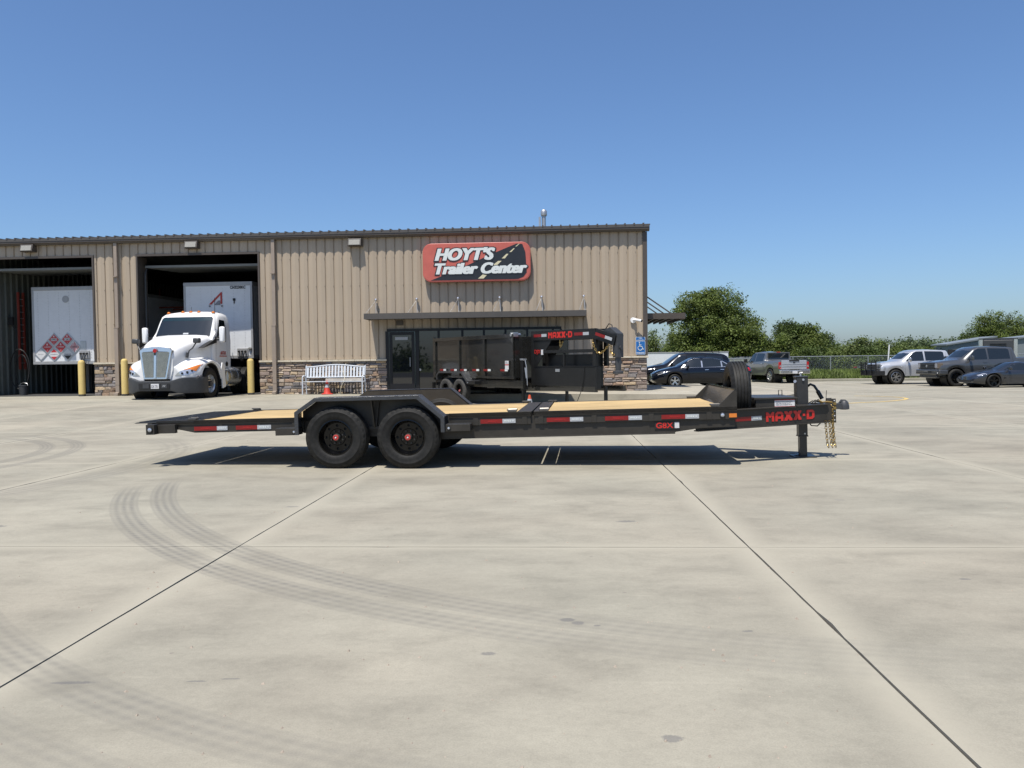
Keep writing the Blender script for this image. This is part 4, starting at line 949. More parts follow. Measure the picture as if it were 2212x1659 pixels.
# step boxes with lamps before and behind the fenders
for s_ in (-1, 1):
    for (t0, t1, z1, lt) in ((-1.66, -1.38, DK - .115, -1.42), (.44, .76, DK - .115, .50)):
        b = B(); y0, y1 = sorted((s_ * (HW + .0), s_ * 1.215)); b.box(t0, t1, y0, y1, z1 - .085, z1); b.build("step", M['powder'], T, ang=0, bevel=.004)
        b = B(); b.box(t0 + .01, t1 - .01, y0 + .01, y1 - .01, z1, z1 + .004); b.build("step_tread", M['tread'], T, ang=0)
        lamp((lt, s_ * 1.217, z1 - .045), .017, T, s_)
# fenders
fpoly = [(-1.40, .435), (-1.40, .715), (-1.14, .885), (.14, .882), (.455, .61), (.455, .43)]
def offs(poly, d):
    out = []
    for i, p in enumerate(poly):
        a = Vector(poly[max(0, i-1)]); c_ = Vector(poly[min(len(poly)-1, i+1)]); p = Vector(p)
        d1 = (p - a).normalized() if i > 0 else (c_ - p).normalized(); d2 = (c_ - p).normalized() if i < len(poly)-1 else d1
        n1 = Vector((d1.y, -d1.x)); n2 = Vector((d2.y, -d2.x)); m_ = (n1 + n2).normalized(); out.append(tuple(p + m_ * d / max(.4, m_.dot(n1))))
    return out
for s_ in (-1, 1):
    FE = empty("fender", parent=T)
    yi, yo = s_ * 1.005, s_ * 1.245; inn = offs(fpoly, .005); b = B()
    n_ = len(fpoly); rows = [[(x, yi, z) for x, z in fpoly], [(x, yo, z) for x, z in fpoly], [(x, yo, z) for x, z in inn], [(x, yi, z) for x, z in inn]]
    b.grid(rows); lip = offs(fpoly, .048); b.grid([[(x, yo, z) for x, z in fpoly], [(x, yo + s_ * .004, z) for x, z in offs(fpoly, .004)], [(x, yo + s_ * .004, z) for x, z in offs(fpoly, .044)], [(x, yo, z) for x, z in lip], [(x, yo - s_ * .006, z) for x, z in lip]])
    b.build("fender_top", M['tread'], FE, ang=20)
    b = B()
    for (p, q) in zip(fpoly, fpoly[1:]):
        p = Vector(p); q = Vector(q); L_ = (q - p).length; d = (q - p) / L_; nn = Vector((-d.y, d.x)); k_ = int(L_ / .048)
        for i in range(k_):
            for j_ in range(5):
                c_ = p + d * (i + .5 + (.0 if j_ % 2 else .25)) * L_ / (k_ + .5); yy = yi + s_ * (.03 + j_ * .045)
                o_ = Vector((c_.x, yy, c_.y)); a_ = Vector((d.x, 0, d.y)) * .014; e_ = Vector((0, 1, 0)) * .006; up_ = Vector((nn.x, 0, nn.y)) * .0025
                if (i + j_) % 2: a_, e_ = a_ * .8 + Vector((0, .010, 0)), e_
                b.add([o_ - a_, o_ - e_, o_ + a_, o_ + e_, o_ + up_], [(0,1,4),(1,2,4),(2,3,4),(3,0,4)])
    tag(b.build("tread_lozenge", M['tread'], FE, ang=0), kind='stuff')
    b = B(); b.prism([(-1.38, .44), (-1.38, .71), (-1.135, .875), (.135, .872), (.44, .605), (.44, .44)], 'y', *sorted((yi, yi + s_ * .004)));
    b.prism([(-.52, .87), (-.38, .87), (-.43, .50), (-.48, .50)], 'y', *sorted((s_ * 1.02, s_ * 1.05))); b.bar((-.45, s_ * 1.03, .5), (-.45, s_ * 1.17, .87), .012, .08, (0, 1, 0)); b.box(-.53, -.37, *sorted((s_ * .98, s_ * 1.05)), .47, .505)
    b.build("fender_back", M['powder'], FE, ang=0)
    b = B(); b.box(-1.41, -1.36, *sorted((s_ * 1.0, s_ * 1.03)), .45, DK + .005); b.box(.42, .455, *sorted((s_ * 1.0, s_ * 1.2)), .43, .62); b.build("fender_bracket", M['powder'], FE, ang=0)
# axles and wheels
b = B()
for t in (-.908, -.012): b.cyl((t, -1.0, wz(t)), (t, 1.0, wz(t)), .05, 12)
for s_ in (-1, 1): b.bar((-1.3, s_ * .8, .43), (.35, s_ * .8, .43), .06, .03)
b.build("axle", M['black'], T)
for t in (-.908, -.012):
    for s_ in (-1, 1): trailer_wheel(T, (t, s_ * 1.1025, wz(t)), s_, detail=s_ < 0)
# front stop: sloping gussets and a plate between them
b = B()
for s_ in (-1, 1): b.prism([(3.70, DK + .006), (3.905, DK + .205), (3.925, DK + .205), (3.925, DK + .006)], 'y', *sorted((s_ * (HW - .004), s_ * (HW - .016))))
b.build("stop_gusset", M['powder'], T, ang=0, bevel=.002)
b = B(); b.add([(3.78, -HW + .02, DK + .0), (3.915, -HW + .02, DK + .2), (3.915, HW - .02, DK + .2), (3.78, HW - .02, DK)], [(0, 1, 2, 3)]); b.add([(3.79, -HW + .02, DK + .0), (3.925, -HW + .02, DK + .2), (3.925, HW - .02, DK + .2), (3.79, HW - .02, DK)], [(3, 2, 1, 0)]); b.box(3.90, 3.925, -HW, HW, DK + .198, DK + .21)
b.build("front_stop", M['powder_b'], T, ang=0)
# tie-down rings
for (t, s_) in ((-2.83, -1), (1.25, -1), (1.64, -1), (3.68, -1), (-2.86, 1), (1.28, 1), (1.66, 1), (3.66, 1)):
    b = B(); y_ = s_ * (HW - .03); b.box(t - .05, t + .05, y_ - .03, y_ + .03, DK + .006, DK + .014); b.cyl((t - .055, y_, DK + .018), (t + .055, y_, DK + .018), .013, 8)
    b.tube([(t - .05, y_, DK + .02), (t - .06, y_ - s_ * .02, DK + .026), (t - .055, y_ - s_ * .06, DK + .03), (t + .055, y_ - s_ * .06, DK + .03), (t + .06, y_ - s_ * .02, DK + .026), (t + .05, y_, DK + .02)], .009, 6)
    b.build("tie_down_ring", M['ringdark'], T)
# tongue
b = B()
def tongue_s(t): return -.90 + (t - 3.55) * (.90 - .13) / (5.2 - 3.55)
for s_ in (1, -1):
    p = Vector((3.45, s_ * tongue_s(3.45), 0)); q = Vector((5.22, s_ * tongue_s(5.22), 0)); d = (q - p).normalized(); nn = Vector((-d.y, d.x, 0)) * (.035 * s_)
    zt0, zt1, zb0, zb1 = .575, .572, .345, .352
    for (a_, b__, z0, z1, z2, z3, wd_) in ((p, q, zb0, zt0, zb1, zt1, .008),):
        vs = []
        for pt, zl, zh in ((a_, zb0, zt0), (b__, zb1, zt1)):
            for k_ in (-1, 1):
                for z_ in (zl, zh): vs.append((pt.x + nn.x * k_ * .25, pt.y + nn.y * k_ * .25, z_))
        b.add(vs, [(0, 1, 3, 2), (4, 6, 7, 5), (0, 4, 5, 1), (2, 3, 7, 6), (0, 2, 6, 4), (1, 5, 7, 3)])
        for z_ in (.345, .572):
            b.bar((p.x, p.y, z_), (q.x, q.y, z_), .09, .012)
b.build("tongue", M['powder'], T, ang=0, bevel=.002)
dn = Vector((5.22 - 3.45, tongue_s(5.22) * -1 * -1 - tongue_s(3.45), 0)).normalized(); outn = Vector((dn.y, -dn.x, 0))
b = B(); b.box(5.15, 5.30, -.13, .13, .34, .58); b.box(4.80, 5.06, -.2, .2, .53, .575); b.box(4.80, 5.06, -.2, .2, .345, .36); b.build("tongue_head", M['powder'], T, ang=0, bevel=.004)
b = B()
b.box(5.28, 5.345, -.09, -.08, .33, .64); b.box(5.28, 5.345, .08, .09, .33, .64); b.box(5.275, 5.285, -.09, .09, .33, .64); b.prism([(5.20, .575), (5.28, .575), (5.28, .645)], 'y', -.09, -.082)
b.build("coupler_channel", M['powder'], T, ang=0, bevel=.003)
b = B()
for i in range(3): b.cyl((5.325, -.0925, .365 + i * .055), (5.325, -.089, .365 + i * .055), .008, 10)
b.cyl((5.325, -.0925, .615), (5.325, -.089, .615), .008, 10)
b.build("adjust_hole", M['sticker'], T)
b = B(); b.box(5.345, 5.43, -.055, .055, .50, .575); b.lathe([(0, .085), (.035, .075), (.055, .045), (.062, 0), (.062, -.035), (.04, -.04)], 20, (5.475, 0, .53), 'z'); b.prism([(5.40, .57), (5.44, .622), (5.49, .618), (5.53, .575), (5.50, .60), (5.45, .60)], 'y', -.02, .02)
b.build("coupler", M['plastic'], T, ang=30, bevel=.002)
b = B(); b.cyl((5.325, -.095, .575), (5.325, -.112, .575), .020, 12); b.cyl((5.325, -.095, .52), (5.325, -.112, .52), .020, 12); b.build("coupler_bolt", M['zinc'], T)
# jack
b = B(); b.box(4.865, 5.01, -.075, .075, .56, .935); b.box(4.858, 5.017, -.082, .082, .925, .94); b.build("jack_tube", M['jackdark'], T, ang=0, bevel=.008)
JB = -.0094 - PIT * 4.94
b = B(); b.box(4.885, 4.995, -.06, .06, .16, .36); b.box(4.878, 5.002, -.067, .067, .155, .17); b.box(4.897, 4.987, -.05, .05, JB + .01, .17); b.box(4.80, 5.09, -.13, .13, JB + .002, JB + .016); b.prism([(4.80, JB + .016), (4.86, JB + .016), (4.897, JB + .04)], 'y', -.05, .05); b.build("drop_leg", M['jackdark'], T, ang=0, bevel=.004)
b = B(); b.tube([(5.01, -.01, .80), (5.05, -.03, .83), (5.09, -.05, .81), (5.13, -.07, .74), (5.165, -.085, .66)], .017, 10); b.cyl((5.125, -.068, .745), (5.175, -.09, .64), .026, 12); b.build("jack_crank", M['rimblack'], T)
b = B(); b.cyl((4.955, -.076, .195), (4.955, -.060, .195), .011, 10); b.cyl((4.93, -.02, .935), (4.93, -.02, .985), .012, 8); b.cyl((4.915, -.02, .975), (4.955, -.02, .985), .008, 6); b.cyl((4.86, -.05, .87), (4.845, -.07, .875), .02, 10); b.cyl((4.945, -.078, .895), (4.945, -.092, .895), .015, 10); b.build("jack_fitting", M['galv'], T)
# hoses and lines on the tongue
b = B(); b.tube([(5.0, -.05, .36), (5.03, -.1, .30), (5.1, -.12, .295), (5.16, -.1, .345)], .008, 6); 
for i in range(3): b.tube([(5.03 + i * .02, .02 - i * .05, .58), (5.07 + i * .03, -.02 - i * .03, .615 + .01 * i), (5.14 + i * .02, .02 * i - .03, .60), (5.22, .01 * i, .59)], .007, 5)
b.build("wiring", M['black'], T)
b = B(); b.tube([(5.25, .02, .58), (5.25, .0, .64), (5.255, -.01, .745)], .004, 5); b.build("breakaway_whip", M['black'], T)
# safety chains
b = B()
for (t, s_, zt) in ((5.19, -.16, .36), (5.24, -.15, .36), (5.285, -.14, .36)):
    chain(b, [(t, s_, zt), (t + .008, s_, .22), (t + .018, s_ - .005, .07), (t + .03, s_ - .01, .02)], .046, .0045, .015)
chain(b, [(5.28, -.10, .60), (5.29, -.135, .52), (5.285, -.135, .30), (5.29, -.13, .04)], .046, .0045, .015)
b.tube([(5.13, -.1, .625), (5.17, -.12, .60), (5.23, -.12, .605), (5.29, -.12, .595)], .010, 6); b.tube([(5.13, -.1, .625), (5.145, -.1, .60), (5.17, -.11, .585)], .009, 6)
b.build("safety_chain", M['zinc'], T)
# toolbox
b = B(); b.box(4.27, 4.76, -.42, .36, .555, .672); BX = b.build("toolbox", M['powder'], T, ang=0, bevel=.004)
b = B(); b.prism([(4.25, .672), (4.78, .672), (4.78, .690), (4.25, .698)], 'y', -.44, .38); b.build("lid", M['powder'], BX, ang=0, bevel=.003)
b = B(); b.tube([(4.70, .20, .69), (4.70, .20, .755), (4.745, .20, .755), (4.745, .20, .69)], .006, 5); b.build("handle", M['black'], BX)
b = B(); b.box(4.50, 4.745, -.4225, -.4205, .578, .664); L_ = b.build("warning_label", M['sticker'], BX, ang=0)
b = B(); b.box(4.50, 4.745, -.4245, -.4225, .655, .664); b.box(4.50, 4.745, -.4245, -.4225, .578, .582); b.build("label_border", M['inkred'], L_, ang=0)
put_text("label_text", "WARNING WEIGHT INFORMATION\nKEEP TYRES INFLATED TO LIMIT\nCHECK LUG NUTS BEFORE TRAVEL", L_, (4.515, -.4232, .594), (1, 0, 0), (0, 0, 1), M['inkgrey'], w=.20, h=.050, depth=.001)
# spare wheel stands across the tongue
SPc = (4.09, -.16, .775)
SPW = empty("spare_wheel", SPc, math.pi / 2, parent=T)
make_tyre(SPW, (0, 0, 0), .385, .212, .235, 'rubber', 96, 4, True)
b = B(); b.lathe([(.216, .10), (.21, .07), (.19, .03), (.18, -.02), (.10, -.02), (.05, -.02)], 48, (0, 0, 0)); b.lathe([(.216, -.10), (.20, -.07), (.18, -.02)], 48, (0, 0, 0)); b.build("rim", M['rimblack'], SPW)
b = B(); b.box(4.03, 4.15, -.2, .2, .36, .42); b.box(3.93, 4.0, -.05, .05, .5, .8); b.build("spare_mount", M['powder'], T, ang=0)
# reflective tape with lettering
def tape(t0, t1, t2, z, y=-HW + .011, parent=None, o=None, xd=(1, 0, 0), h=.052, txt=True):
    P = parent or T
    b = B(); b.box(t0, t1, y - .0015, y, z - h/2, z + h/2); b2 = B(); b2.box(t1 + .0005, t2, y - .0015, y, z - h/2, z + h/2)
    r_ = b.build("red_tape", M['tape_red'], P, ang=0); s2 = b2.build("silver_tape", M['tape_wht'], P, ang=0)
    if txt:
        wd = (t2 - t1); brand(s2, (t1 + wd * .14, y - .002, z - h * .20), (1, 0, 0), (0, 0, 1), wd * .72, h * .40, M['signwhite'])
        wr = (t1 - t0); brand(r_, (t0 + wr * .35, y - .002, z - h * .18), (1, 0, 0), (0, 0, 1), wr * .42, h * .36, M['redlens'])
b_y = -(HW - .003)
for (t0, t1, t2, zl) in ((-2.99 + .30, -2.663 + .12, -2.43, 0), (-2.355, -2.068, -1.873, 0), (.85, 1.125, 1.295, 0), (1.66, 1.941, 2.103, 0), (2.353, 2.639, 2.804, 0), (3.028, 3.315, 3.483, 0)):
    pass
for (t0, t1, t2) in ((-2.80, -2.50, -2.36), (-2.25, -1.97, -1.79), (.86, 1.13, 1.29), (1.67, 1.95, 2.11), (2.37, 2.65, 2.81), (3.04, 3.32, 3.48)):
    tape(t0, t1, t2, DK - .104, -(HW - .003), None)
b = B(); b.box(3.83, 3.918, -HW - .003, -HW + .01, DK - .128, DK - .082); b.build("amber_reflector", M['amber'], T, ang=0)
lamp((3.755, -HW + .008, DK - .098), .024, T, -1)
# model badge on the beam
yb = -(HW - .030)
b = B(); b.box(2.96, 3.255, yb - .006, yb - .001, .385, .470); BG = b.build("model_badge", M['black'], T, ang=0)
put_text("lettering", "G8X", BG, (2.975, yb - .007, .393), (1, 0, 0), (0, 0, 1), M['red'], w=.205, h=.068, bold=.022)
b = B(); b.box(3.195, 3.248, yb - .009, yb - .006, .392, .463); b.build("badge_sticker", M['sticker'], BG, ang=0)
# maker name on the tongue
def tpos(t, z): return Vector((t, tongue_s(t), z)) + outn * .011
dirx = (tpos(4.9, .4) - tpos(4.3, .4)).normalized()
brand(T, tpos(4.36, .398) + outn * .002, dirx, (0, 0, 1), .74, .118, M['red'])
def ttape(ta, tb, tc, z, h=.052):
    for nm, a_, c_, mm in (("red_tape", ta, tb, 'tape_red'), ("silver_tape", tb, tc, 'tape_wht')):
        p = tpos(a_, z); q = tpos(c_, z); b = B(); b.add([(v.x, v.y, zz) for v, zz in ((p, z - h/2), (q, z - h/2), (q, z + h/2), (p, z + h/2))], [(0, 1, 2, 3)]); b.build(nm, M[mm], T, ang=0)
    brand(T, tpos(tb + .02, z - .01) + outn * .001, dirx, (0, 0, 1), .11, .021, M['signwhite'])
ttape(3.95, 4.165, 4.305, .452)

# ------------------------------------------------------------------ black gooseneck dump trailer
HD = Vector((.586, -.811, 0)).normalized(); DA = math.atan2(HD.y, HD.x); LD = Vector((-HD.y, HD.x, 0))
DO = Vector((-2.58, 25.5, 0)) + LD * 1.02
T = empty("dump_trailer", DO, DA, "glossy black gooseneck dump trailer with high ribbed box parked before the storefront", "dump trailer")
b = B(); W2 = 1.02; Z0, Z1 = .80, 1.98
b.box(.0, 4.50, -W2 + .04, -W2 + .05, Z0, Z1); b.box(0, 4.5, W2 - .05, W2 - .04, Z0, Z1); b.box(4.47, 4.50, -W2 + .04, W2 - .04, Z0, Z1 + .0); b.box(.0, .03, -W2 + .04, W2 - .04, Z0, Z1); b.box(0, 4.5, -W2 + .04, W2 - .04, Z0, Z0 + .02)
b.build("dump_box", M['powder_b'], T, ang=0)
b = B()
for s_ in (-1, 1):
    for x in (.06, 1.55, 2.98, 4.43): b.box(x - .05, x + .05, *sorted((s_ * (W2 - .04), s_ * (W2 + .01))), Z0, Z1)
    b.box(0, 4.5, *sorted((s_ * (W2 - .06), s_ * (W2 + .015))), Z1 - .02, Z1 + .09); b.box(0, 4.5, *sorted((s_ * (W2 - .05), s_ * (W2 + .012))), Z0 - .02, Z0 + .05)
b.box(-.06, .0, -W2, -W2 + .1, .70, 2.12); b.box(-.06, .0, W2 - .1, W2, .70, 2.12)
b.build("side_post", M['powder_b'], T, ang=0, bevel=.006)
b = B(); b.box(-.1, 4.55, -.9, -.8, .52, .74); b.box(-.1, 4.55, .8, .9, .52, .74); b.box(.55, 4.9, -W2 + .02, -W2 + .08, .52, .73); b.box(4.55, 7.4, -.55, -.45, .46, .60); b.box(4.55, 7.4, .45, .55, .46, .60); b.build("chassis", M['powder_b'], T, ang=0)
b = B(); b.box(4.36, 4.52, -W2 - .0, -W2 + .16, Z1 + .0, Z1 + .13); b.cyl((4.40, -W2 - .02, Z1 + .06), (4.40, -W2 + .3, Z1 + .06), .05, 12); b.build("tarp_arm", M['alu'], T)
b = B(); b.box(-.12, -.04, -W2 - .02, -W2 + .08, .42, .62); b.build("rear_light_box", M['powder_n'], T, ang=0)
# fender and wheels
fp = [(.52, .72), (.52, .88), (.66, .985), (2.02, .985), (2.36, .70), (2.36, .62)]
for s_ in (-1, 1):
    b = B(); yi, yo = s_ * .93, s_ * 1.24; inn = offs(fp, .006)
    b.grid([[(x, yi, z) for x, z in fp], [(x, yo, z) for x, z in fp], [(x, yo, z) for x, z in offs(fp, .05)], [(x, yo - s_ * .006, z) for x, z in offs(fp, .05)], [(x, yi, z) for x, z in inn]]); b.build("fender", M['tread'], T, ang=20)
    b = B(); b.box(2.34, 2.80, *sorted((s_ * 1.0, s_ * 1.24)), .60, .70); b.build("step", M['powder_n'], T, ang=0, bevel=.004)
    lamp((2.42, s_ * 1.242, .65), .022, T, s_)
    for x in (.985, 1.80): trailer_wheel(T, (x, s_ * 1.08, .385), s_, mt='rubber_old', detail=s_ < 0)
for i, x in enumerate((.42, 1.08, 1.66, 2.36, 2.98, 3.86)):
    b = B(); b.box(x, x + .22, -W2 - .018, -W2 + .0, 1.0, 1.06); b.build("red_tape", M['tape_red'], T, ang=0)
    b = B(); b.box(x + .222, x + .36, -W2 - .018, -W2 + .0, 1.0, 1.06); b.build("silver_tape", M['signwhite'], T, ang=0)
b = B(); b.box(4.10, 4.28, -W2 - .021, -W2 - .018, 1.05, 1.30); S_ = b.build("warning_label", M['sticker'], T, ang=0)
b = B(); b.box(4.10, 4.28, -W2 - .023, -W2 - .021, 1.17, 1.20); b.build("label_band", M['inkred'], S_, ang=0)
put_text("label_text", "DANGER\nSTAND CLEAR", S_, (4.115, -W2 - .022, 1.22), (1, 0, 0), (0, 0, 1), M['inkgrey'], w=.15, h=.06, depth=.001)
# gooseneck
GN = empty("gooseneck_front", (0, -.30, 0), parent=T); NS = .25
def nk(s_, poly, th=.09): return [poly, s_ * NS, s_ * (NS - th)]
b = B()
for s_ in (-1, 1):
    y0, y1 = sorted((s_ * NS, s_ * (NS - .09)))
    b.prism([(4.70, 2.13), (7.30, 2.11), (7.42, 2.11), (7.42, 1.84), (7.34, 1.84), (4.70, 1.86)], 'y', y0, y1)
    p = Vector((7.40, s_ * (NS - .045), 1.975)); q = Vector((8.02, s_ * .10, 1.78)); b.bar(p, q, .09, .27)
    b.box(4.70, 4.82, y0, y1, .50, 1.86)
b.box(7.36, 7.45, -NS + .02, NS - .02, 1.86, 2.09)
b.build("gooseneck", M['powder_n'], GN, ang=0, bevel=.006)
b = B()
for s_ in (-1, 1): b.prism([(4.82, 1.86), (5.62, 1.86), (4.86, 1.06), (4.82, 1.06)], 'y', *sorted((s_ * (NS - .02), s_ * (NS - .035))))
b.box(7.2, 7.28, -NS + .1, NS - .1, .6, 1.86)
b.build("neck_gusset", M['powder_n'], GN, ang=0)
b = B(); b.box(4.82, 7.46, -NS, -NS + .16, .54, 1.12); b.build("front_toolbox", M['powder_n'], GN, ang=0, bevel=.01)
b = B(); b.box(4.84, 6.08, -NS - .012, -NS + .17, 1.121, 1.14); b.box(6.12, 7.42, -NS - .012, -NS + .17, 1.121, 1.14); b.build("lid", M['powder_n'], GN, ang=0, bevel=.004)
b = B(); b.box(5.80, 5.98, -NS - .012, -NS, .98, 1.06); b.build("latch", M['galv'], GN, ang=0, bevel=.004)
b = B(); b.box(4.9, 7.36, -NS + .01, -NS + .07, 1.50, 1.58); b.box(4.9, 7.36, NS - .07, NS - .01, 1.50, 1.58); b.box(6.10, 6.16, -NS + .02, -NS + .06, 1.13, 1.5); b.box(7.30, 7.42, -NS + .02, -NS + .1, 1.13, 1.86); b.box(7.30, 7.42, NS - .1, NS - .02, 1.13, 1.86); b.box(5.2, 7.1, .0, .2, 1.14, 1.45); b.build("neck_brace", M['powder_n'], GN, ang=0)
b = B(); b.cyl((8.0, 0, 1.0), (8.0, 0, 1.88), .075, 20); b.box(7.91, 8.09, -.10, .10, 1.35, 1.95); b.lathe([(.13, .94), (.13, 1.0), (.08, 1.02)], 20, (8.0, 0, 0), 'z'); b.cyl((8.09, 0, 1.60), (8.13, 0, 1.60), .05, 10); b.prism([(7.5, 2.02), (7.82, 2.12), (8.08, 1.95), (7.9, 1.95)], 'y', -.11, .11); b.build("coupler_tube", M['plastic'], GN, ang=30)
b = B(); chain(b, [(7.30, -NS + .03, 1.84), (7.36, -NS, 1.66), (7.46, -.24, 1.50), (7.58, -.22, 1.46), (7.70, -.18, 1.54), (7.84, -.12, 1.70)], .075, .010, .024); chain(b, [(7.86, -.1, 1.68), (7.87, -.13, 1.5), (8.0, -.14, 1.4)], .075, .010, .024); chain(b, [(6.0, -NS, 1.84), (6.03, -NS - .02, 1.66), (6.08, -NS - .02, 1.66), (6.12, -NS, 1.8)], .05, .006, .016); b.build("safety_chain", M['zinc'], GN)
b = B(); b.tube([(7.5, .05, 2.1), (7.62, .05, 2.22), (7.78, 0, 2.18), (7.84, 0, 1.95)], .012, 6); b.build("neck_hose", M['black'], GN)
# landing jacks
for s_ in (-1, 1):
    b = B(); b.box(4.60, 4.72, *sorted((s_ * .74, s_ * .86)), .45, 1.32); b.build("jack_tube", M['powder_n'], T, ang=0, bevel=.006)
    b = B(); b.box(4.625, 4.695, *sorted((s_ * .765, s_ * .835)), .03, .5); b.box(4.56, 4.76, *sorted((s_ * .70, s_ * .90)), .0, .03); b.build("drop_leg", M['powder_n'], T, ang=0)
b = B(); b.box(4.59, 4.73, -.87, -.73, 1.31, 1.36); b.cyl((4.76, -.8, 1.1), (4.82, -.8, .8), .03, 8); b.tube([(4.7, -.82, 1.3), (4.8, -.84, 1.32), (4.84, -.82, 1.1), (4.84, -.8, .6)], .015, 6); b.build("jack_gear", M['galv'], T)
b = B(); b.box(7.30, 7.36, NS - .1, NS - .02, .02, .6); b.build("rear_neck_leg", M['powder_n'], GN, ang=0)
b = B(); b.tube([(7.0, -NS - .01, 1.1), (6.98, -NS - .03, .9), (6.9, -NS - .02, .5), (6.75, -NS - .05, .2), (6.7, -NS - .1, .05)], .010, 5); b.build("breakaway_cord", M['black'], GN)
for (x0, x1, x2, z) in ((4.84, 5.19, 5.42, 1.995), (6.60, 6.95, 7.18, 1.985)):
    b = B(); b.box(x0, x1, -NS - .003, -NS, z - .04, z + .04); b.build("red_tape", M['tape_red'], GN, ang=0); b = B(); b.box(x1 + .001, x2, -NS - .003, -NS, z - .04, z + .04); b.build("silver_tape", M['tape_wht'], GN, ang=0)
brand(GN, (5.50, -NS - .004, 1.905), (1, 0, 0), (0, 0, 1), 1.02, .165, M['red'])
put_text("model_lettering", "DJX", GN, (4.87, -NS - .001, 1.46), (1, 0, 0), (0, 0, 1), M['red'], w=.27, h=.14, bold=.0, depth=.004)
b = B(); b.box(5.17, 5.245, -NS - .004, -NS + .02, 1.455, 1.60); b.build("badge_sticker", M['sticker'], GN, ang=0)
# slope tape on the bent neck
p0 = Vector((7.45, -(NS - .0), 1.975)); q0 = Vector((7.98, -.13, 1.80)); dd = (q0 - p0).normalized(); nr = dd.cross(Vector((0, 0, 1))).normalized()
if nr.y > 0: nr = -nr
for nm, a_, c_, mm in (("red_tape", .02, .33, 'tape_red'), ("silver_tape", .33, .55, 'tape_wht')):
    up = nr.cross(dd).normalized(); up = up if up.z > 0 else -up; P1 = p0 + dd * a_ + nr * .05; P3 = p0 + dd * c_ + nr * .05
    b = B(); b.add([P1 - up * .04, P3 - up * .04, P3 + up * .04, P1 + up * .04], [(0, 1, 2, 3)]); b.build(nm, M[mm], GN, ang=0)
DUMP = T

# ------------------------------------------------------------------ white day-cab truck
f = Vector((-.09, -.996, 0)).normalized(); KA = math.atan2(f.y, f.x)
KO = Vector((-11.0, 23.7, .16))
T = empty("semi_truck", KO, KA, "white day cab semi truck with tall chrome grille nosing out of the bay", "truck")
KT = T
def mirror_y(b): 
    n = len(b.v); b.add([(x, -y, z) for x, y, z in b.v], [tuple(reversed(q)) for q in b.f]); return b
# hood
def sect(x, hb, zb, ht, zt, cr=.03, zm=None):
    zm = zm or zt * .72 + zb * .28
    pts = [(hb, zb), ((hb + ht) / 2 + .05, (zb + zm) / 2), (ht + .02, zm), (ht, zt - .13), (ht - .04, zt - .05), (ht - .13, zt - .005), (ht * .5, zt + cr * .8), (0, zt + cr)]
    return [(x, -y, z) for y, z in pts] + [(x, y, z) for y, z in pts[::-1][1:]]
hood = B(); ks = [-.10, -.16, -.35, -.6, -.9, -1.2, -1.5, -1.80]
HB = [.44, .45, .50, .58, .68, .78, .88, .95]; HT = [.50, .53, .60, .69, .78, .86, .93, .98]; ZT = [1.52, 1.62, 1.72, 1.82, 1.91, 1.99, 2.06, 2.11]; ZB = [.70, .70, .72, .85, .95, .95, .95, .95]
hood.grid([sect(*a) for a in zip(ks, HB, ZB, HT, ZT)]); hood.add(sect(-.10, .44, .70, .50, 1.52), [tuple(range(15))])
hood.weld(); hood.build("hood", M['white'], T, ang=50)
# fenders
fen = B()
fx = np.linspace(-.14, -2.02, 34)
zt = smooth_interp(fx[::-1], [-2.02, -1.95, -1.75, -1.25, -.75, -.4, -.2, -.14], [.95, 1.12, 1.24, 1.32, 1.25, 1.10, .97, .90], .05)[::-1]
yo = smooth_interp(fx[::-1], [-2.02, -1.6, -1.2, -.6, -.35, -.2, -.14], [1.20, 1.22, 1.22, 1.17, 1.05, .90, .80], .04)[::-1]
rows = []
for x, z_, y_ in zip(fx, zt, yo):
    arch = .55 + math.sqrt(max(0, .64 ** 2 - (x + 1.25) ** 2)) if abs(x + 1.25) < .64 else .0
    zb_ = max(.66, arch + .0) if x > -1.9 else .66
    zb_ = min(zb_, z_ - .10); iy = .42
    rows.append([(x, y_ - .03, zb_), (x, y_, zb_ + .03), (x, y_ + .005, (zb_ + z_) / 2), (x, y_ - .02, z_ - .07), (x, y_ - .09, z_ - .015), (x, (y_ + iy) / 2 + .12, z_ + .05), (x, iy + .1, z_ + .16), (x, iy, z_ + .25)])
fen.grid(rows); fen.add(rows[0] + [(fx[0], .42, .66)], [tuple(range(9))]); fb = bvh_of(fen)
half = (fen.v[:], fen.f[:]); mirror_y(fen); fen.weld(); SPLIT.add("wing"); fen.build("wing", M['white'], T, ang=50)
for s_ in (1, -1):
    flip = lambda P: P if s_ > 0 else [(-y, z) for y, z in P]
    fbb = fb if s_ > 0 else BVHTree.FromPolygons([Vector((v[0], -v[1], v[2])) for v in half[0]], half[1])
    HL = patch(fbb, flip([(.56, .80), (.92, .82), (1.08, .90), (1.17, 1.16), (.90, 1.02), (.70, .92)]), 'x+', "headlight", M['lens'], T, off=.012, step=.05)
    patch(fbb, flip([(.80, .975), (.98, 1.0), (1.10, .93), (1.175, 1.165), (.92, 1.03)]), 'x+', "turn_lens", M['amber'], HL, off=.02, step=.05)
    for (yy, zz, rr_) in ((.80, .87, .04), (.92, .90, .045), (1.02, .95, .035)):
        h = fbb.ray_cast(Vector((6, s_ * yy, zz)), Vector((-1, 0, 0)))
        if h[0]: b = B(); b.lathe([(rr_, .0), (rr_ * .8, .018), (0, .022)], 14, (h[0].x + .012, s_ * yy, zz), 'x'); b.build("lamp_bulb", M['black'], HL)
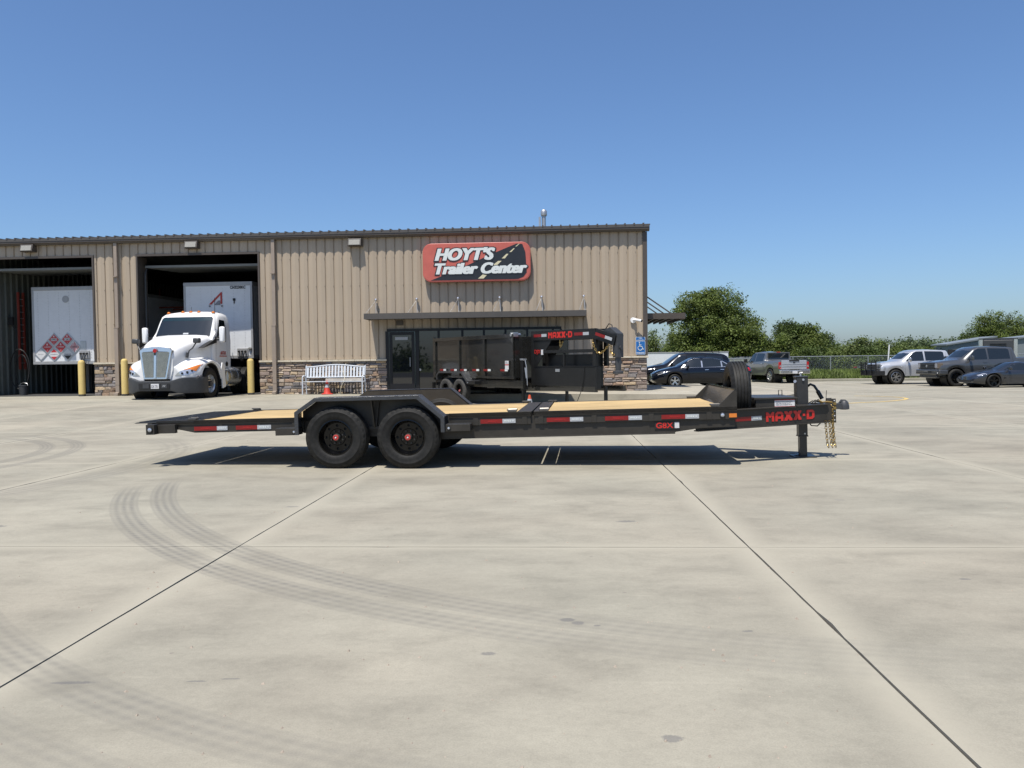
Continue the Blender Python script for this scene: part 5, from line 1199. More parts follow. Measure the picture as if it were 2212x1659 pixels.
# fairing behind the wheel and wheel liner
b = B()
b.prism([(-1.98, 1.2), (-2.16, 1.12), (-2.16, .95), (-2.22, .40), (-1.98, .34), (-1.93, .8), (-1.90, 1.0)], 'y', 1.17, 1.215); mirror_y(b); b.build("fairing", M['white'], T, ang=0, bevel=.01)
b = B(); b.lathe([(.63, .55), (.63, 1.16)], 24, (-1.25, 0, .55)); b.v = [v for v in b.v]; mirror_y(b); 
b.build("wheel_liner", M['black'], T)
# grille
gp = [(-.375, .70), (.375, .70), (.525, 1.58), (.42, 1.66), (.12, 1.70), (-.12, 1.70), (-.42, 1.66), (-.525, 1.58)]
b = B(); X0 = -.06
def rake(poly, x0, x1, b):
    n = len(poly); f_ = lambda z: -.075 * (z - .7)
    vs = [(x1 + f_(z), y, z) for y, z in poly] + [(x0 + f_(z), y, z) for y, z in poly]
    b.add(vs, [tuple(range(n)), tuple(range(2*n-1, n-1, -1))] + [(i, (i+1) % n, n + (i+1) % n, n + i) for i in range(n)])
rake(gp, -.14, .0, b); GR = b.build("grille_surround", M['chrome'], T, ang=0, bevel=.012)
for s_ in (1, -1):
    q = [(s_ * .055, .755), (s_ * .325, .755), (s_ * .445, 1.50), (s_ * .40, 1.545), (s_ * .055, 1.56)]
    b = B(); rake(q, .0005, .003, b); b.build("grille_backing", M['black'], GR, ang=0)
    b = B()
    z_ = .765
    while z_ < 1.54:
        ym = .325 + (z_ - .755) * .16; b.bar((.008 - .075 * (z_ - .7), s_ * .058, z_), (.008 - .075 * (z_ - .7), s_ * min(ym, .44), z_), .006, .010); z_ += .026
    y_ = .07
    while y_ < .44:
        z0_ = max(.757, .757 + (y_ - .325) / .16); b.bar((.008 - .075 * (z0_ - .7), s_ * y_, z0_), (.008 - .075 * .84, s_ * y_, 1.54), .010, .006, (0, 1, 0)); y_ += .028
    tag(b.build("grille_mesh", M['zinc'] if False else M['grille'], GR, ang=0), kind='stuff')
b = B(); rake([(-.038, .72), (.038, .72), (.045, 1.66), (-.045, 1.66)], .0, .028, b); b.build("grille_bar", M['chrome'], GR, ang=0, bevel=.008)
b = B(); b.cyl((-.03, 0, 1.58), (-.018, 0, 1.58), .062, 20); b.build("badge", M['redlens'], GR)
b = B(); rake([(-.03, 1.44), (.03, 1.44), (.03, 1.52), (-.03, 1.52)], .028, .034, b); b.build("badge_plate", M['black'], GR, ang=0)
# bumper
pl = []
for y_ in np.linspace(0, 1.22, 17):
    x_ = 0.06 - .02 * y_ if y_ < .55 else .06 - .02 * y_ - .62 * max(0, (y_ - .55) / .67) ** 2.0
    pl.append((x_, y_))
pl += [(-.78, 1.235), (-.95, 1.23)]
rows = []
for x_, y_ in pl:
    f_ = min(1, y_ / 1.2); zt_ = .64 + .10 * ss(.45, .9, y_); zb_ = .33 - .08 * ss(.5, .8, y_)
    rows.append([(x_ - .10, y_, zb_), (x_ - .02, y_, zb_ + .01), (x_, y_, zb_ + .10), (x_ - .005, y_, .50), (x_ + .012, y_, zt_ - .08), (x_ + .005, y_, zt_ - .01), (x_ - .03, y_, zt_ + .01), (x_ - .14, y_, zt_ + .01)])
b = B(); b.grid(rows); mirror_y(b); b.weld(); BU = b.build("bumper", M['plastic'], T, ang=40)
b = B(); b.box(.058, .068, -.50, .50, .40, .575); b.build("bumper_recess", M['black'], BU, ang=0, bevel=.004)
b = B(); b.box(.069, .076, -.12 + .02, .14 + .02, .41, .56); PL_ = b.build("licence_plate", M['sticker'], BU, ang=0, bevel=.003)
put_text("lettering", "5DK T7R", PL_, (.0775, -.085, .435), (0, 1, 0), (0, 0, 1), M['inkgrey'], w=.21, h=.085, bold=.02)
b = B(); b.box(.069, .08, -.36, -.16, .42, .55); b.box(.069, .08, .24, .42, .42, .55); b.build("tow_cover", M['plastic'], BU, ang=0, bevel=.004)
put_text("lettering", "T7", BU, (.082, .28, .47), (0, 1, 0), (0, 0, 1), M['sticker'], w=.10, h=.035, bold=.03, shear=.3)
# cab
cab = B(); X1, X2, X3 = -1.70, -2.20, -2.92
def csec(x, hb, zb, hm, zm, ht, zt):
    pts = [(hb, zb), (hb + .01, (zb + zm) / 2), (hm, zm), ((hm + ht) / 2 + .01, (zm + zt) / 2), (ht, zt - .16), (ht - .05, zt - .06), (ht - .16, zt - .01), (ht * .5, zt + .03), (0, zt + .04)]
    return [(x, -y, z) for y, z in pts] + [(x, y, z) for y, z in pts[::-1][1:]]
cx = [-1.66, -1.72, -1.9, -2.05, -2.16, -2.30, -2.55, -2.85, -2.93]
cz = [2.02, 2.12, 2.42, 2.66, 2.80, 2.865, 2.90, 2.885, 2.84]
cab.grid([csec(x, 1.04 if i else 1.0, .80 if x < -1.95 else 1.05, 1.06, 1.95 if z_ > 2.1 else 1.9, 1.0 - .02 * i / 8, z_) for i, (x, z_) in enumerate(zip(cx, cz))])
cab.add(csec(-1.66, 1.0, 1.05, 1.06, 1.9, 1.0, 2.02), [tuple(range(17))]); cab.add(csec(-2.93, 1.04, .8, 1.06, 1.95, .98, 2.84), [tuple(range(17))])
cb = bvh_of(cab); cab.weld(); CB = cab.build("cab", M['white'], T, ang=45)
patch(cb, [(-.93, 2.09), (.93, 2.09), (.88, 2.68), (.82, 2.73), (-.82, 2.73), (-.88, 2.68)], 'x+', "windshield", M['carglass'], CB, off=.01, step=.12)
patch(cb, [(.02, 2.14), (.20, 2.14), (.20, 2.19), (.02, 2.19)], 'x+', "dash_card", M['tape_wht'], CB, off=.014, step=.2)
patch(cb, [(-.84, 2.60), (.84, 2.60), (.83, 2.71), (-.83, 2.71)], 'x+', "sun_strip", M['blue_strip'], CB, off=.013, step=.2)
patch(cb, [(-.90, 2.04), (.90, 2.04), (.93, 2.10), (-.93, 2.10)], 'x+', "cowl", M['black'], CB, off=.012, step=.2)
for s_ in (1, -1):
    d_ = 'y+' if s_ > 0 else 'y-'
    patch(cb, [(-1.93, 2.02), (-2.60, 2.02), (-2.60, 2.62), (-2.24, 2.64)], d_, "side_window", M['carglass'], CB, off=.006, step=.15)
    patch(cb, [(-1.88, .9), (-1.872, .9), (-1.872, 1.9), (-2.22, 2.70), (-2.228, 2.70), (-1.88, 1.9)], d_, "door_seam", M['black'], CB, off=.004, step=.3)
    patch(cb, [(-2.66, .9), (-2.668, .9), (-2.668, 2.70), (-2.66, 2.70)], d_, "door_seam", M['black'], CB, off=.004, step=.3)
b = B()
for y_ in (-.78, -.28, 0, .28, .78): b.prism([(-2.20, 2.875), (-2.29, 2.895), (-2.29, 2.955), (-2.225, 2.95)], 'y', y_ - .05, y_ + .05) if False else b.lathe([(0, .06), (.04, .05), (.06, .0)], 12, (-2.30, y_, 2.895 if abs(y_) < .5 else 2.87), 'z')
b.build("roof_marker", M['amber'], CB)
b = B(); b.cyl((-1.95, 1.0, 1.95), (-1.93, 1.02, 3.35), .008, 6); b.cyl((-2.5, -.1, 2.9), (-2.53, -.1, 3.1), .006, 5); b.build("antenna", M['black'], T)
b = B(); b.prism([(-2.80, 2.93), (-3.42, 2.60), (-2.95, 2.62)], 'y', .70, .74); b.build("roof_fin", M['black'], T, ang=0)
b = B(); b.prism([(-2.93, 2.7), (-3.35, 2.62), (-3.35, 1.0), (-2.93, 1.0)], 'y', .98, 1.0) if False else b.box(-3.0, -2.93, -.9, .9, 1.0, 1.1); b.build("cab_rear_ledge", M['black'], T, ang=0)
put_text("door_lettering", "ARTUR", T, (-2.16, 1.066, 1.46), (-1, 0, 0), (0, 0, 1), M['inkred'], w=.40, h=.12, bold=.03, shear=.1)
b = B(); b.prism([(-2.09, 1.40), (-2.62, 1.40), (-2.60, 1.43), (-2.13, 1.43)], 'y', 1.064, 1.067); b.build("door_stripe", M['inkred'], T, ang=0)
b = B(); b.cyl((-2.62, 1.05, 1.15), (-2.62, 1.068, 1.15), .08, 18); b.build("fuel_cap", M['black'], T)
put_text("unit_number", "A9437", T, (-.35, 1.14, .72), (-1, .14, 0), (0, 0, 1), M['inkgrey'], w=.30, h=.095, bold=.02, depth=.02)
for s_ in (1, -1):
    b = B(); b.box(-1.84, -1.70, *sorted((s_ * 1.24, s_ * 1.42)), 1.86, 2.38); MR = b.build("side_mirror", M['white'], T, ang=30, bevel=.05)
    b = B(); b.bar((-1.85, s_ * 1.0, 2.02), (-1.79, s_ * 1.30, 2.06), .03, .05); b.bar((-1.85, s_ * 1.0, 1.93), (-1.79, s_ * 1.30, 1.97), .03, .05); b.box(-1.86, -1.84, *sorted((s_ * 1.24, s_ * 1.41)), 1.88, 2.36); b.build("mirror_arm", M['black'], MR, ang=0)
    b = B(); b.box(-.78, -.62, *sorted((s_ * .90, s_ * 1.12)), 1.82, 1.98); HM = b.build("hood_mirror", M['plastic'], T, ang=30, bevel=.04)
    b = B(); b.tube([(-.70, s_ * .98, 1.83), (-.66, s_ * .88, 1.66), (-.60, s_ * .80, 1.58), (-.58, s_ * .76, 1.42)], .022, 8); b.cyl((-.58, s_ * .76, 1.52), (-.57, s_ * .74, 1.36), .045, 10); b.build("mirror_arm", M['plastic'], HM)
b = B()
for s_ in (1, -1): b.prism([(-.95, 1.66), (-1.9, 2.02), (-1.9, 1.86), (-1.5, 1.78)], 'y', *sorted((s_ * .905, s_ * 1.075)))
b.build("air_intake", M['black'], T, ang=0)
# chassis, tanks, step, wheels
b = B(); b.box(-6.6, -.6, .36, .46, .75, 1.02); b.box(-6.6, -.6, -.46, -.36, .75, 1.02); b.box(-.9, -.5, -.9, .9, .45, .6); b.build("chassis", M['black'], T, ang=0)
b = B(); b.cyl((-2.35, .93, .72), (-3.35, .93, .72), .32, 28); mirror_y(b); SPLIT.add("fuel_tank"); TK = b.build("fuel_tank", M['alu'], T)
b = B()
for x in (-2.6, -3.1): b.lathe([(.324, -.03), (.330, -.03), (.330, .03), (.324, .03)], 28, (x, .93, .72), 'x')
b.build("tank_strap", M['galv'], T)
b = B(); b.box(-2.75, -2.3, 1.12, 1.26, .42, .46); b.box(-2.35, -2.25, 1.0, 1.2, .45, .9); mirror_y(b); b.build("cab_step", M['alu'], T, ang=0)
def truck_wheel(parent, c, s_, dual=False, Rt=.52, mt='rubber', rim='alu'):
    W_ = empty("wheel", c, 0 if s_ < 0 else math.pi, parent=parent)
    make_tyre(W_, (0, 0, 0), Rt, .29, .28, mt, 60, 4, True)
    b = B(); h = .14; b.lathe([(.296, -h * .88), (.288, -h * .94), (.27, -h * .6), (.255, -h * (.1 if not dual else -.6))], 48, (0, 0, 0)); holed_disc(b, .17, .255, .026, .215, 10, -h * (.1 if not dual else -.6)); b.lathe([(.17, -h * (.1 if not dual else -.6)), (.15, -h * (.5 if not dual else -.1)), (.07, -h * .55)], 40, (0, 0, 0)); b.lathe([(.255, 0), (.29, h * .9)], 40, (0, 0, 0)); b.build("rim", M[rim], W_)
    b = B(); b.cyl((0, -h * .4, 0), (0, -h * 1.1, 0), .085, 20)
    for k_ in range(10): t = k_ * math.pi / 5; b.cyl((.14 * math.cos(t), -h * .45, .14 * math.sin(t)), (.14 * math.cos(t), -h * .8, .14 * math.sin(t)), .016, 6)
    b.build("hub", M['plastic'], W_); return W_
for s_ in (1, -1):
    truck_wheel(T, (-1.25, s_ * 1.03, .52), s_)
    for x in (-4.15, -5.45):
        truck_wheel(T, (x, s_ * 1.07, .52), s_, True); 
        W_ = empty("inner_wheel", (x, s_ * .76, .52), parent=T); make_tyre(W_, (0, 0, 0), .52, .29, .26, 'rubber', 36, 3, False)
# cables behind the cab
b = B()
for i, (y_, c_) in enumerate(((.25, 0), (.35, 0), (.45, 0))): b.tube([(-2.95, y_, 1.9), (-3.3, y_ + .25, 1.35), (-3.7, y_ + .1, 1.25), (-4.15, y_ - .05, 1.70)], .014, 6)
b.build("air_line", M['black'], T)
b = B(); b.tube([(-2.95, .55, 1.2), (-3.4, .7, 1.15), (-3.8, .6, 1.45), (-4.15, .45, 1.85)], .012, 6); b.build("green_line", M['greenline'], T)
# driver-side seat shapes seen through the glass are hidden by the tint

# ------------------------------------------------------------------ box trailers in the bays
def box_trailer(name, x, y, label, zb, zt, wd=2.6, length=9):
    T = empty(name, (x, y, .25), KA, label, "trailer", "white box trailers in the bays")
    zb -= .25; zt -= .25; h = wd / 2
    b = B(); b.box(-length, 0, -h + .01, h - .01, zb + .12, zt - .05); b.build("box", M['whitebox'], T, ang=0)
    b = B(); b.box(-length, .012, -h, h, zb, zb + .12); b.box(-.1, .012, -h, h, zt - .14, zt); b.box(-length, -.1, -h, -h + .1, zt - .14, zt); b.box(-length, -.1, h - .1, h, zt - .14, zt); b.build("frame", M['greypanel'], T, ang=0, bevel=.01)
    b = B()
    for s_ in (-1, 1): b.box(-.10, .016, *sorted((s_ * h, s_ * (h - .09))), zb + .1, zt - .1)
    b.build("corner_post", M['greypanel'], T, ang=0, bevel=.02)
    b = B()
    for s_ in (-1, 1): b.box(-2.6, -2.4, s_ * .8 - .06, s_ * .8 + .06, .0, zb)
    b.build("landing_leg", M['greypanel'], T, ang=0)
    b = B()
    for y_ in np.arange(-h + .25, h - .1, .41):
        for z_ in np.arange(zb + .25, zt - .2, .10): b.box(.0, .012 + .003, y_ - .006, y_ + .006, z_ - .006, z_ + .006)
    tag(b.build("rivet", M['greypanel'], T, ang=0), kind='stuff')
    return T
T1 = box_trailer("box_trailer", -10.62, 27.95, "white box trailer with red letter mark behind the white truck", 1.50, 4.28)
T2 = box_trailer("box_trailer", -16.56, 28.6, "white box trailer with hazard diamonds in the left open bay", 1.37, 4.25)
h = 1.3
put_text("trailer_number", "CH3230KC", T1, (.017, .47, 3.77), (0, 1, 0), (0, 0, 1), M['black'], w=.58, h=.11, bold=.03)
b = B()
b.prism([(-.34, 3.22), (-.24, 3.22), (.10, 3.55), (.10, 3.24), (.165, 3.24), (.165, 3.66), (.12, 3.66)], 'x', .014, .018); b.build("letter_mark", M['inkred'], T1, ang=0)
b = B(); b.prism([(-.14, 3.20), (.09, 3.20), (.09, 3.36), (.02, 3.36)], 'x', .0185, .022); b.cyl((.014, -.31, 3.16), (.022, -.31, 3.16), .035, 12); b.cyl((.014, .15, 3.16), (.022, .15, 3.16), .035, 12); b.build("letter_wheel", M['inkgrey'], T1, ang=0)
b = B(); b.box(.014, .03, .57, .66, 3.34, 3.43); b.box(.014, .03, .60, .63, 3.24, 3.34); b.build("bracket", M['black'], T1, ang=0)
for TT, y_ in ((T1, .9), (T2, .75)):
    b = B(); b.box(.013, .05, y_ - .2, y_ + .2, 1.32, 1.62); GP = b.build("connector_panel", M['greypanel'], TT, ang=0, bevel=.01)
    b = B()
    for q in (-.12, 0, .12): b.cyl((.05, y_ + q, 1.52), (.12, y_ + q, 1.50), .03, 10); b.tube([(.1, y_ + q, 1.5), (.14, y_ + q * .6, 1.35), (.1, y_ + q * .3, 1.18), (-.1, y_, 1.1)], .015, 6)
    b.build("connector", M['black'], GP)
    b = B(); b.cyl((.013, 1.18, 1.62 if TT is T2 else 1.60), (.03, 1.18, 1.62), .07, 14); b.build("side_lamp", M['black'], TT)
b = B(); b.cyl((.013, .05, 3.53), (.017, .05, 3.53), .13, 24); b.build("round_decal", M['greypanel'], T2)
# hazard placards
def placard(yc, zc, kind, txt=None):
    r = .255; b = B(); b.prism([(yc, zc - r), (yc + r, zc), (yc, zc + r), (yc - r, zc)], 'x', .014, .024); P_ = b.build("placard", M['galv'], T2, ang=0)
    r2 = .20; q = lambda a: [(yc, zc - a), (yc + a, zc), (yc, zc + a), (yc - a, zc)]
    b = B(); b.prism(q(r2), 'x', .0245, .028); b.build("placard_face", M['tape_placard'] if kind in ('red', 'num') else M['sticker'], P_, ang=0)
    if kind == 'num':
        b = B(); b.box(.0285, .031, yc - .115, yc + .115, zc - .05, zc + .05); b.build("number_panel", M['sticker'], P_, ang=0)
        put_text("lettering", txt, P_, (.0315, yc - .10, zc - .038), (0, 1, 0), (0, 0, 1), M['black'], w=.20, h=.075, bold=.02)
        put_text("lettering", "3", P_, (.0285, yc - .012, zc - .15), (0, 1, 0), (0, 0, 1), M['sticker'], h=.05, w=.025)
        b = B(); b.prism([(yc - .03, zc + .09), (yc + .03, zc + .09), (yc + .02, zc + .13), (yc, zc + .16), (yc - .02, zc + .13)], 'x', .0285, .031); b.build("flame", M['sticker'], P_, ang=0)
    elif kind == 'red':
        put_text("lettering", "FLAMMABLE", P_, (.0285, yc - .13, zc - .02), (0, 1, 0), (0, 0, 1), M['sticker'], w=.26, h=.04, bold=.02)
        b = B(); b.prism([(yc - .03, zc + .06), (yc + .03, zc + .06), (yc + .02, zc + .11), (yc, zc + .14), (yc - .02, zc + .11)], 'x', .0285, .031); b.build("flame", M['sticker'], P_, ang=0)
        put_text("lettering", "3", P_, (.0285, yc - .012, zc - .14), (0, 1, 0), (0, 0, 1), M['sticker'], h=.05, w=.025)
    elif kind == 'stripe':
        b = B()
        for i in range(-3, 4):
            y_ = i * .052; a = r2 - abs(y_) - .01; b.box(.0285, .031, yc + y_ - .013, yc + y_ + .013, zc - a, zc + a)
        b.build("red_stripe", M['tape_placard'], P_, ang=0)
        put_text("lettering", "FLAMMABLE SOLID", P_, (.0315, yc - .11, zc - .02), (0, 1, 0), (0, 0, 1), M['black'], w=.22, h=.04)
    elif kind == 'redband':
        b = B(); b.prism([(yc - .12, zc + .08), (yc + .12, zc + .08), (yc, zc + .2)], 'x', .0285, .031); b.prism([(yc - .12, zc - .08), (yc + .12, zc - .08), (yc, zc - .2)], 'x', .0285, .031); b.build("red_stripe", M['tape_placard'], P_, ang=0)
        put_text("lettering", "DANGEROUS", P_, (.0285, yc - .14, zc - .022), (0, 1, 0), (0, 0, 1), M['inkgrey'], w=.28, h=.045, bold=.02)
    elif kind == 'corr':
        b = B(); b.prism([(yc - .15, zc - .05), (yc + .15, zc - .05), (yc, zc - .2)], 'x', .0285, .031); b.build("black_half", M['black'], P_, ang=0)
        put_text("lettering", "CORROSIVE", P_, (.0285, yc - .13, zc - .03), (0, 1, 0), (0, 0, 1), M['black'], w=.26, h=.04, bold=.02)
    else: put_text("lettering", "PLACARD", P_, (.0285, yc - .10, zc - .018), (0, 1, 0), (0, 0, 1), M['inkgrey'], w=.2, h=.035)
for (yc, zc, k_, tx) in ((-.97, 1.50, 'blank', None), (-.71, 1.77, 'red', None), (-.44, 2.04, 'num', '1993'), (-.45, 1.49, 'redband', None), (-.18, 1.77, 'red', None), (.08, 2.05, 'num', '1263'), (.09, 1.50, 'corr', None), (.36, 1.76, 'stripe', None)): placard(yc, zc, k_, tx)
b = B(); b.box(.013, .017, .58, .80, 1.62, 1.98); b.build("paper_holder", M['galv'], T2, ang=0)
# things inside the shop
T = empty("scaffold", (-13.1, 32.5, .252), KA, "rust red pallet rack standing inside the middle bay", "rack")
b = B()
for x_ in (0, -1.1):
    for y_ in (0, -2.4, 2.0): b.box(x_ - .025, x_ + .025, y_ - .025, y_ + .025, 0, 4.4)
b.build("upright", M['rust'], T, ang=0)
b = B()
for z_ in (2.35, 3.45):
    for x_ in (0, -1.1): b.box(x_ - .02, x_ + .02, -2.4, 2.0, z_, z_ + .06)
b.build("beam", M['rust'], T, ang=0)
T = empty("ladder", (-18.50, 29.1, 1.2), KA, "rust red ladder hung upright on the dark wall of the left bay", "ladder")
b = B(); b.bar((-.13, 0, 0), (-.13, 0, 2.9), .08, .05); b.bar((.13, 0, 0), (.13, 0, 2.9), .08, .05); b.build("stile", M['rust'], T, ang=0)
b = B()
for i in range(11): b.cyl((-.13, 0, .24 * (i + 1)), (.13, 0, .24 * (i + 1)), .015, 6)
b.build("rung", M['galv'], T)
T = empty("hose_reel", W0 + WD * 23.3 + WN * 1.2 + Vector((0, 0, .252)), BRZ, "black air hose hanging in loops on the left bay wall", "hose")
b = B(); b.box(-.12, .05, -.05, .05, 2.6, 2.9); b.build("valve", M['black'], T, ang=0)
b = B(); b.tube([(0, 0, 2.6), (.15, 0, 2.4), (.12, 0, 1.6), (.1, 0, 1.2)], .018, 6); b.tube([(.25 + .38 * math.cos(t), .02 * math.sin(3 * t), .95 + .75 * math.sin(t) ) for t in np.linspace(0, 2 * math.pi, 28)[:-1]], .018, 6, True); b.tube([(.3 + .25 * math.cos(t), .05, .85 + .65 * math.sin(t) ) for t in np.linspace(0, 2 * math.pi, 28)[:-1]], .018, 6, True); b.build("hose", M['black'], T)
T = empty("bucket", W0 + WD * 22.7 + WN * .9 + Vector((0, 0, .252)), 0, "dark grey bucket on the floor of the left bay", "bucket")
b = B(); b.lathe([(0, .01), (.13, .01), (.16, .34), (.17, .34), (.165, .36), (.15, .36), (.12, .03)], 20, (0, 0, 0), 'z'); b.build("body", M['plastic'], T)
b = B(); b.tube([(.16, 0, .33), (.12, .02, .42), (0, .03, .46), (-.12, .02, .42), (-.16, 0, .33)], .006, 5); b.build("handle", M['galv'], T)

# ------------------------------------------------------------------ cars
def car_body(K, wx, Ra, zc, sig=.05, dx=.04):
    """K: rows of (x, z bottom, z top, half width sill, half width waist, waist z, half width top)"""
    K = sorted(K); kx = [k[0] for k in K]; xs = np.arange(kx[0], kx[-1] + 1e-6, dx)
    C_ = [smooth_interp(xs, kx, [k[i] for k in K], sig) for i in range(1, 7)]
    rows = []
    for i, x in enumerate(xs):
        zb, zt, hs, hb, zw, ht = [c[i] for c in C_]
        zw = min(zw, zt - .06)
        za = zb
        for w_ in wx:
            if abs(x - w_) < Ra: za = max(za, zc + math.sqrt(Ra ** 2 - (x - w_) ** 2))
        za = min(za, zw - .05)
        lower = za > zb + .02
        q = [(0, zb), (hs * .86, zb), (hs, za if lower else zb + .04), (hs + (hb - hs) * .75 + (.012 if lower else 0), za + .45 * (zw - za)), (hb, za + .78 * (zw - za)), (hb - .025, zw), 
             ((hb + ht) / 2 - .01, (zw + zt - .07) / 2), (ht, max(zw, zt - .07)), (ht - .07, zt - .018), (ht * .5, zt), (0, zt + .012)]
        if lower: q[1] = (hs * .70, za)
        rows.append([(x, -y, z) for y, z in q] + [(x, y, z) for y, z in q[::-1][1:]])
    b = B(); b.grid(rows); b.add(rows[0], [tuple(range(len(rows[0])))]); b.add(rows[-1], [tuple(range(len(rows[0])))]); b.weld()
    return b
def car_wheel(parent, c, s_, Rt, rr, w, spokes, rimm, mt='rubber', dark=False, split=False):
    W_ = empty("wheel", c, 0 if s_ < 0 else math.pi, parent=parent)
    make_tyre(W_, (0, 0, 0), Rt, rr, w, mt, 40, 2, False)
    h = w / 2; b = B(); b.lathe([(rr + .004, -h * .82), (rr - .012, -h * .88), (rr - .022, -h * .6), (rr - .03, h * .3)], 36, (0, 0, 0))
    for k_ in range(spokes):
        t = 2 * math.pi * k_ / spokes + .3
        for dt in ((-.16, .16) if split else (0,)):
            p = Vector((.03 * math.cos(t), -h * .62, .03 * math.sin(t))); q = Vector(((rr - .02) * math.cos(t + dt), -h * .74, (rr - .02) * math.sin(t + dt))); b.bar(p, q, .030 if split else .055, .03, (0, 1, 0))
    b.lathe([(.065, -h * .6), (.06, -h * .74), (0, -h * .76)], 20, (0, 0, 0)); b.build("rim", M[rimm], W_, ang=30)
    b = B(); b.lathe([(rr - .03, h * .1), (0, h * .1)], 24, (0, 0, 0)); b.lathe([(.15, -h * .1), (.15, .0), (0, 0)], 20, (0, 0, 0)); b.build("brake_disc", M['black'], W_); return W_
def place_car(name, X, Ynear, rz, label, cat_, W, sided=1):
    return empty(name, (X, Ynear, gz(X, Ynear)), rz, label, cat_)
def side_patches(T, bv, polys, nm, mt, off=.005, step=.2, both=True, parent=None):
    out = []
    for s_ in ((-1, 1) if both else (-1,)):
        for p in polys: out.append(patch(bv, p, 'y+' if s_ > 0 else 'y-', nm, M[mt], parent or T, off=off, step=step))
    return out
def seam(p, q, w_=.008): 
    d = (Vector(q) - Vector(p)).normalized(); n = Vector((-d.y, d.x)) * w_ / 2; p = Vector(p); q = Vector(q); return [tuple(p - n), tuple(q - n), tuple(q + n), tuple(p + n)]
def oval(cx, cz, rx, rz_, n=14): return [(cx + rx * math.cos(t), cz + rz_ * math.sin(t)) for t in np.linspace(0, 2 * math.pi, n + 1)[:-1]]
def liners(T, wx, Ra, zc, hw):
    b = B()
    for x in wx:
        for s_ in (-1, 1): b.lathe([(Ra - .005, s_ * .35), (Ra - .005, s_ * hw), ], 24, (x, 0, zc)); b.lathe([(0, s_ * .45), (Ra, s_ * .45)], 24, (x, 0, zc))
    b.build("wheel_liner", M['black'], T)
def mirrors(T, x, z, hw, mt, big=0):
    for s_ in (-1, 1):
        b = B(); w_ = .16 + big; b.box(x - .05, x + .06, *sorted((s_ * (hw + .04), s_ * (hw + .04 + w_))), z, z + .15 + big); M_ = b.build("side_mirror", M[mt], T, ang=30, bevel=.03)
        b = B(); b.box(x - .01, x + .03, *sorted((s_ * (hw - .06), s_ * (hw + .06))), z + .02, z + .06); b.build("mirror_arm", M['black'], M_, ang=0)

# --- sedan: x forward, nose at +x
def sedan(X, Y):
    T = place_car("sedan", X, Y, math.pi, "dark navy four door sedan with silver five spoke wheels nearest the building corner", "car", 1.82)
    K = [(-2.40, .42, .95, .62, .70, .80, .60), (-2.34, .30, 1.04, .74, .83, .84, .62), (-2.0, .22, 1.12, .80, .89, .88, .63), (-1.55, .20, 1.18, .82, .905, .90, .62), (-1.05, .20, 1.34, .83, .91, .90, .60), (-.5, .20, 1.445, .83, .91, .89, .60), (.05, .20, 1.47, .83, .91, .88, .61), (.45, .20, 1.43, .83, .91, .87, .61), (.85, .20, 1.24, .83, .91, .86, .66), (1.20, .20, 1.03, .83, .905, .85, .72), (1.6, .20, .96, .82, .89, .82, .74), (2.0, .20, .87, .80, .86, .76, .70), (2.3, .24, .76, .72, .77, .66, .60), (2.40, .34, .66, .62, .66, .58, .52)]
    wx = (1.42, -1.355); b = car_body(K, wx, .375, .33); bv = bvh_of(b); BD = b.build("body", M['navy'], T, ang=60); liners(T, wx, .37, .33, .86)
    wins = [[(.98, .97), (.10, .98), (.10, 1.38), (.40, 1.37), (.62, 1.28)], [(.03, .98), (-.88, 1.0), (-.88, 1.30), (-.55, 1.38), (.03, 1.39)], [(-.95, 1.0), (-1.30, 1.03), (-.95, 1.25)]]
    side_patches(T, bv, [[(1.10, .955), (-1.38, .985), (-1.36, 1.05), (-.9, 1.32), (-.5, 1.405), (.42, 1.40), (.66, 1.31)]], "window_trim", 'chrome', .003)
    side_patches(T, bv, wins, "side_window", 'carglass', .009, .12)
    patch(bv, [(-.64, 1.07), (.64, 1.07), (.54, 1.36), (-.54, 1.36)], 'x+', "windshield", M['carglass'], T, off=.006, step=.15)
    patch(bv, [(-.60, 1.16), (.60, 1.16), (.52, 1.36), (-.52, 1.36)], 'x-', "rear_window", M['carglass'], T, off=.006, step=.15)
    side_patches(T, bv, [seam((1.02, .30), (1.02, .93)), seam((.06, .28), (.06, .96)), seam((-.95, .45), (-.92, .98)), seam((1.0, .29), (-.62, .29)), seam((1.95, .80), (1.05, .93))], "door_seam", 'black', .004)
    side_patches(T, bv, [[(-.06 + .0, .84), (.0 - .24, .845), (-.24, .87), (-.06, .868)], [(-1.0, .85), (-.82, .85), (-.82, .875), (-1.0, .875)]], "door_handle", 'chrome', .02)
    side_patches(T, bv, [[(2.26, .62), (1.95, .70), (1.72, .80), (1.80, .82), (2.12, .76), (2.27, .70)]], "headlight", 'lens', .008, .08)
    side_patches(T, bv, [[(-2.33, .78), (-2.0, .80), (-1.95, .92), (-2.30, .95)]], "tail_light", 'redlens', .008, .08)
    for x in wx:
        for s_ in (-1, 1): car_wheel(T, (x, s_ * .80, .33), s_, .33, .225, .21, 5, 'alu', split=True)
    mirrors(T, .80, .93, .90, 'navy'); return T
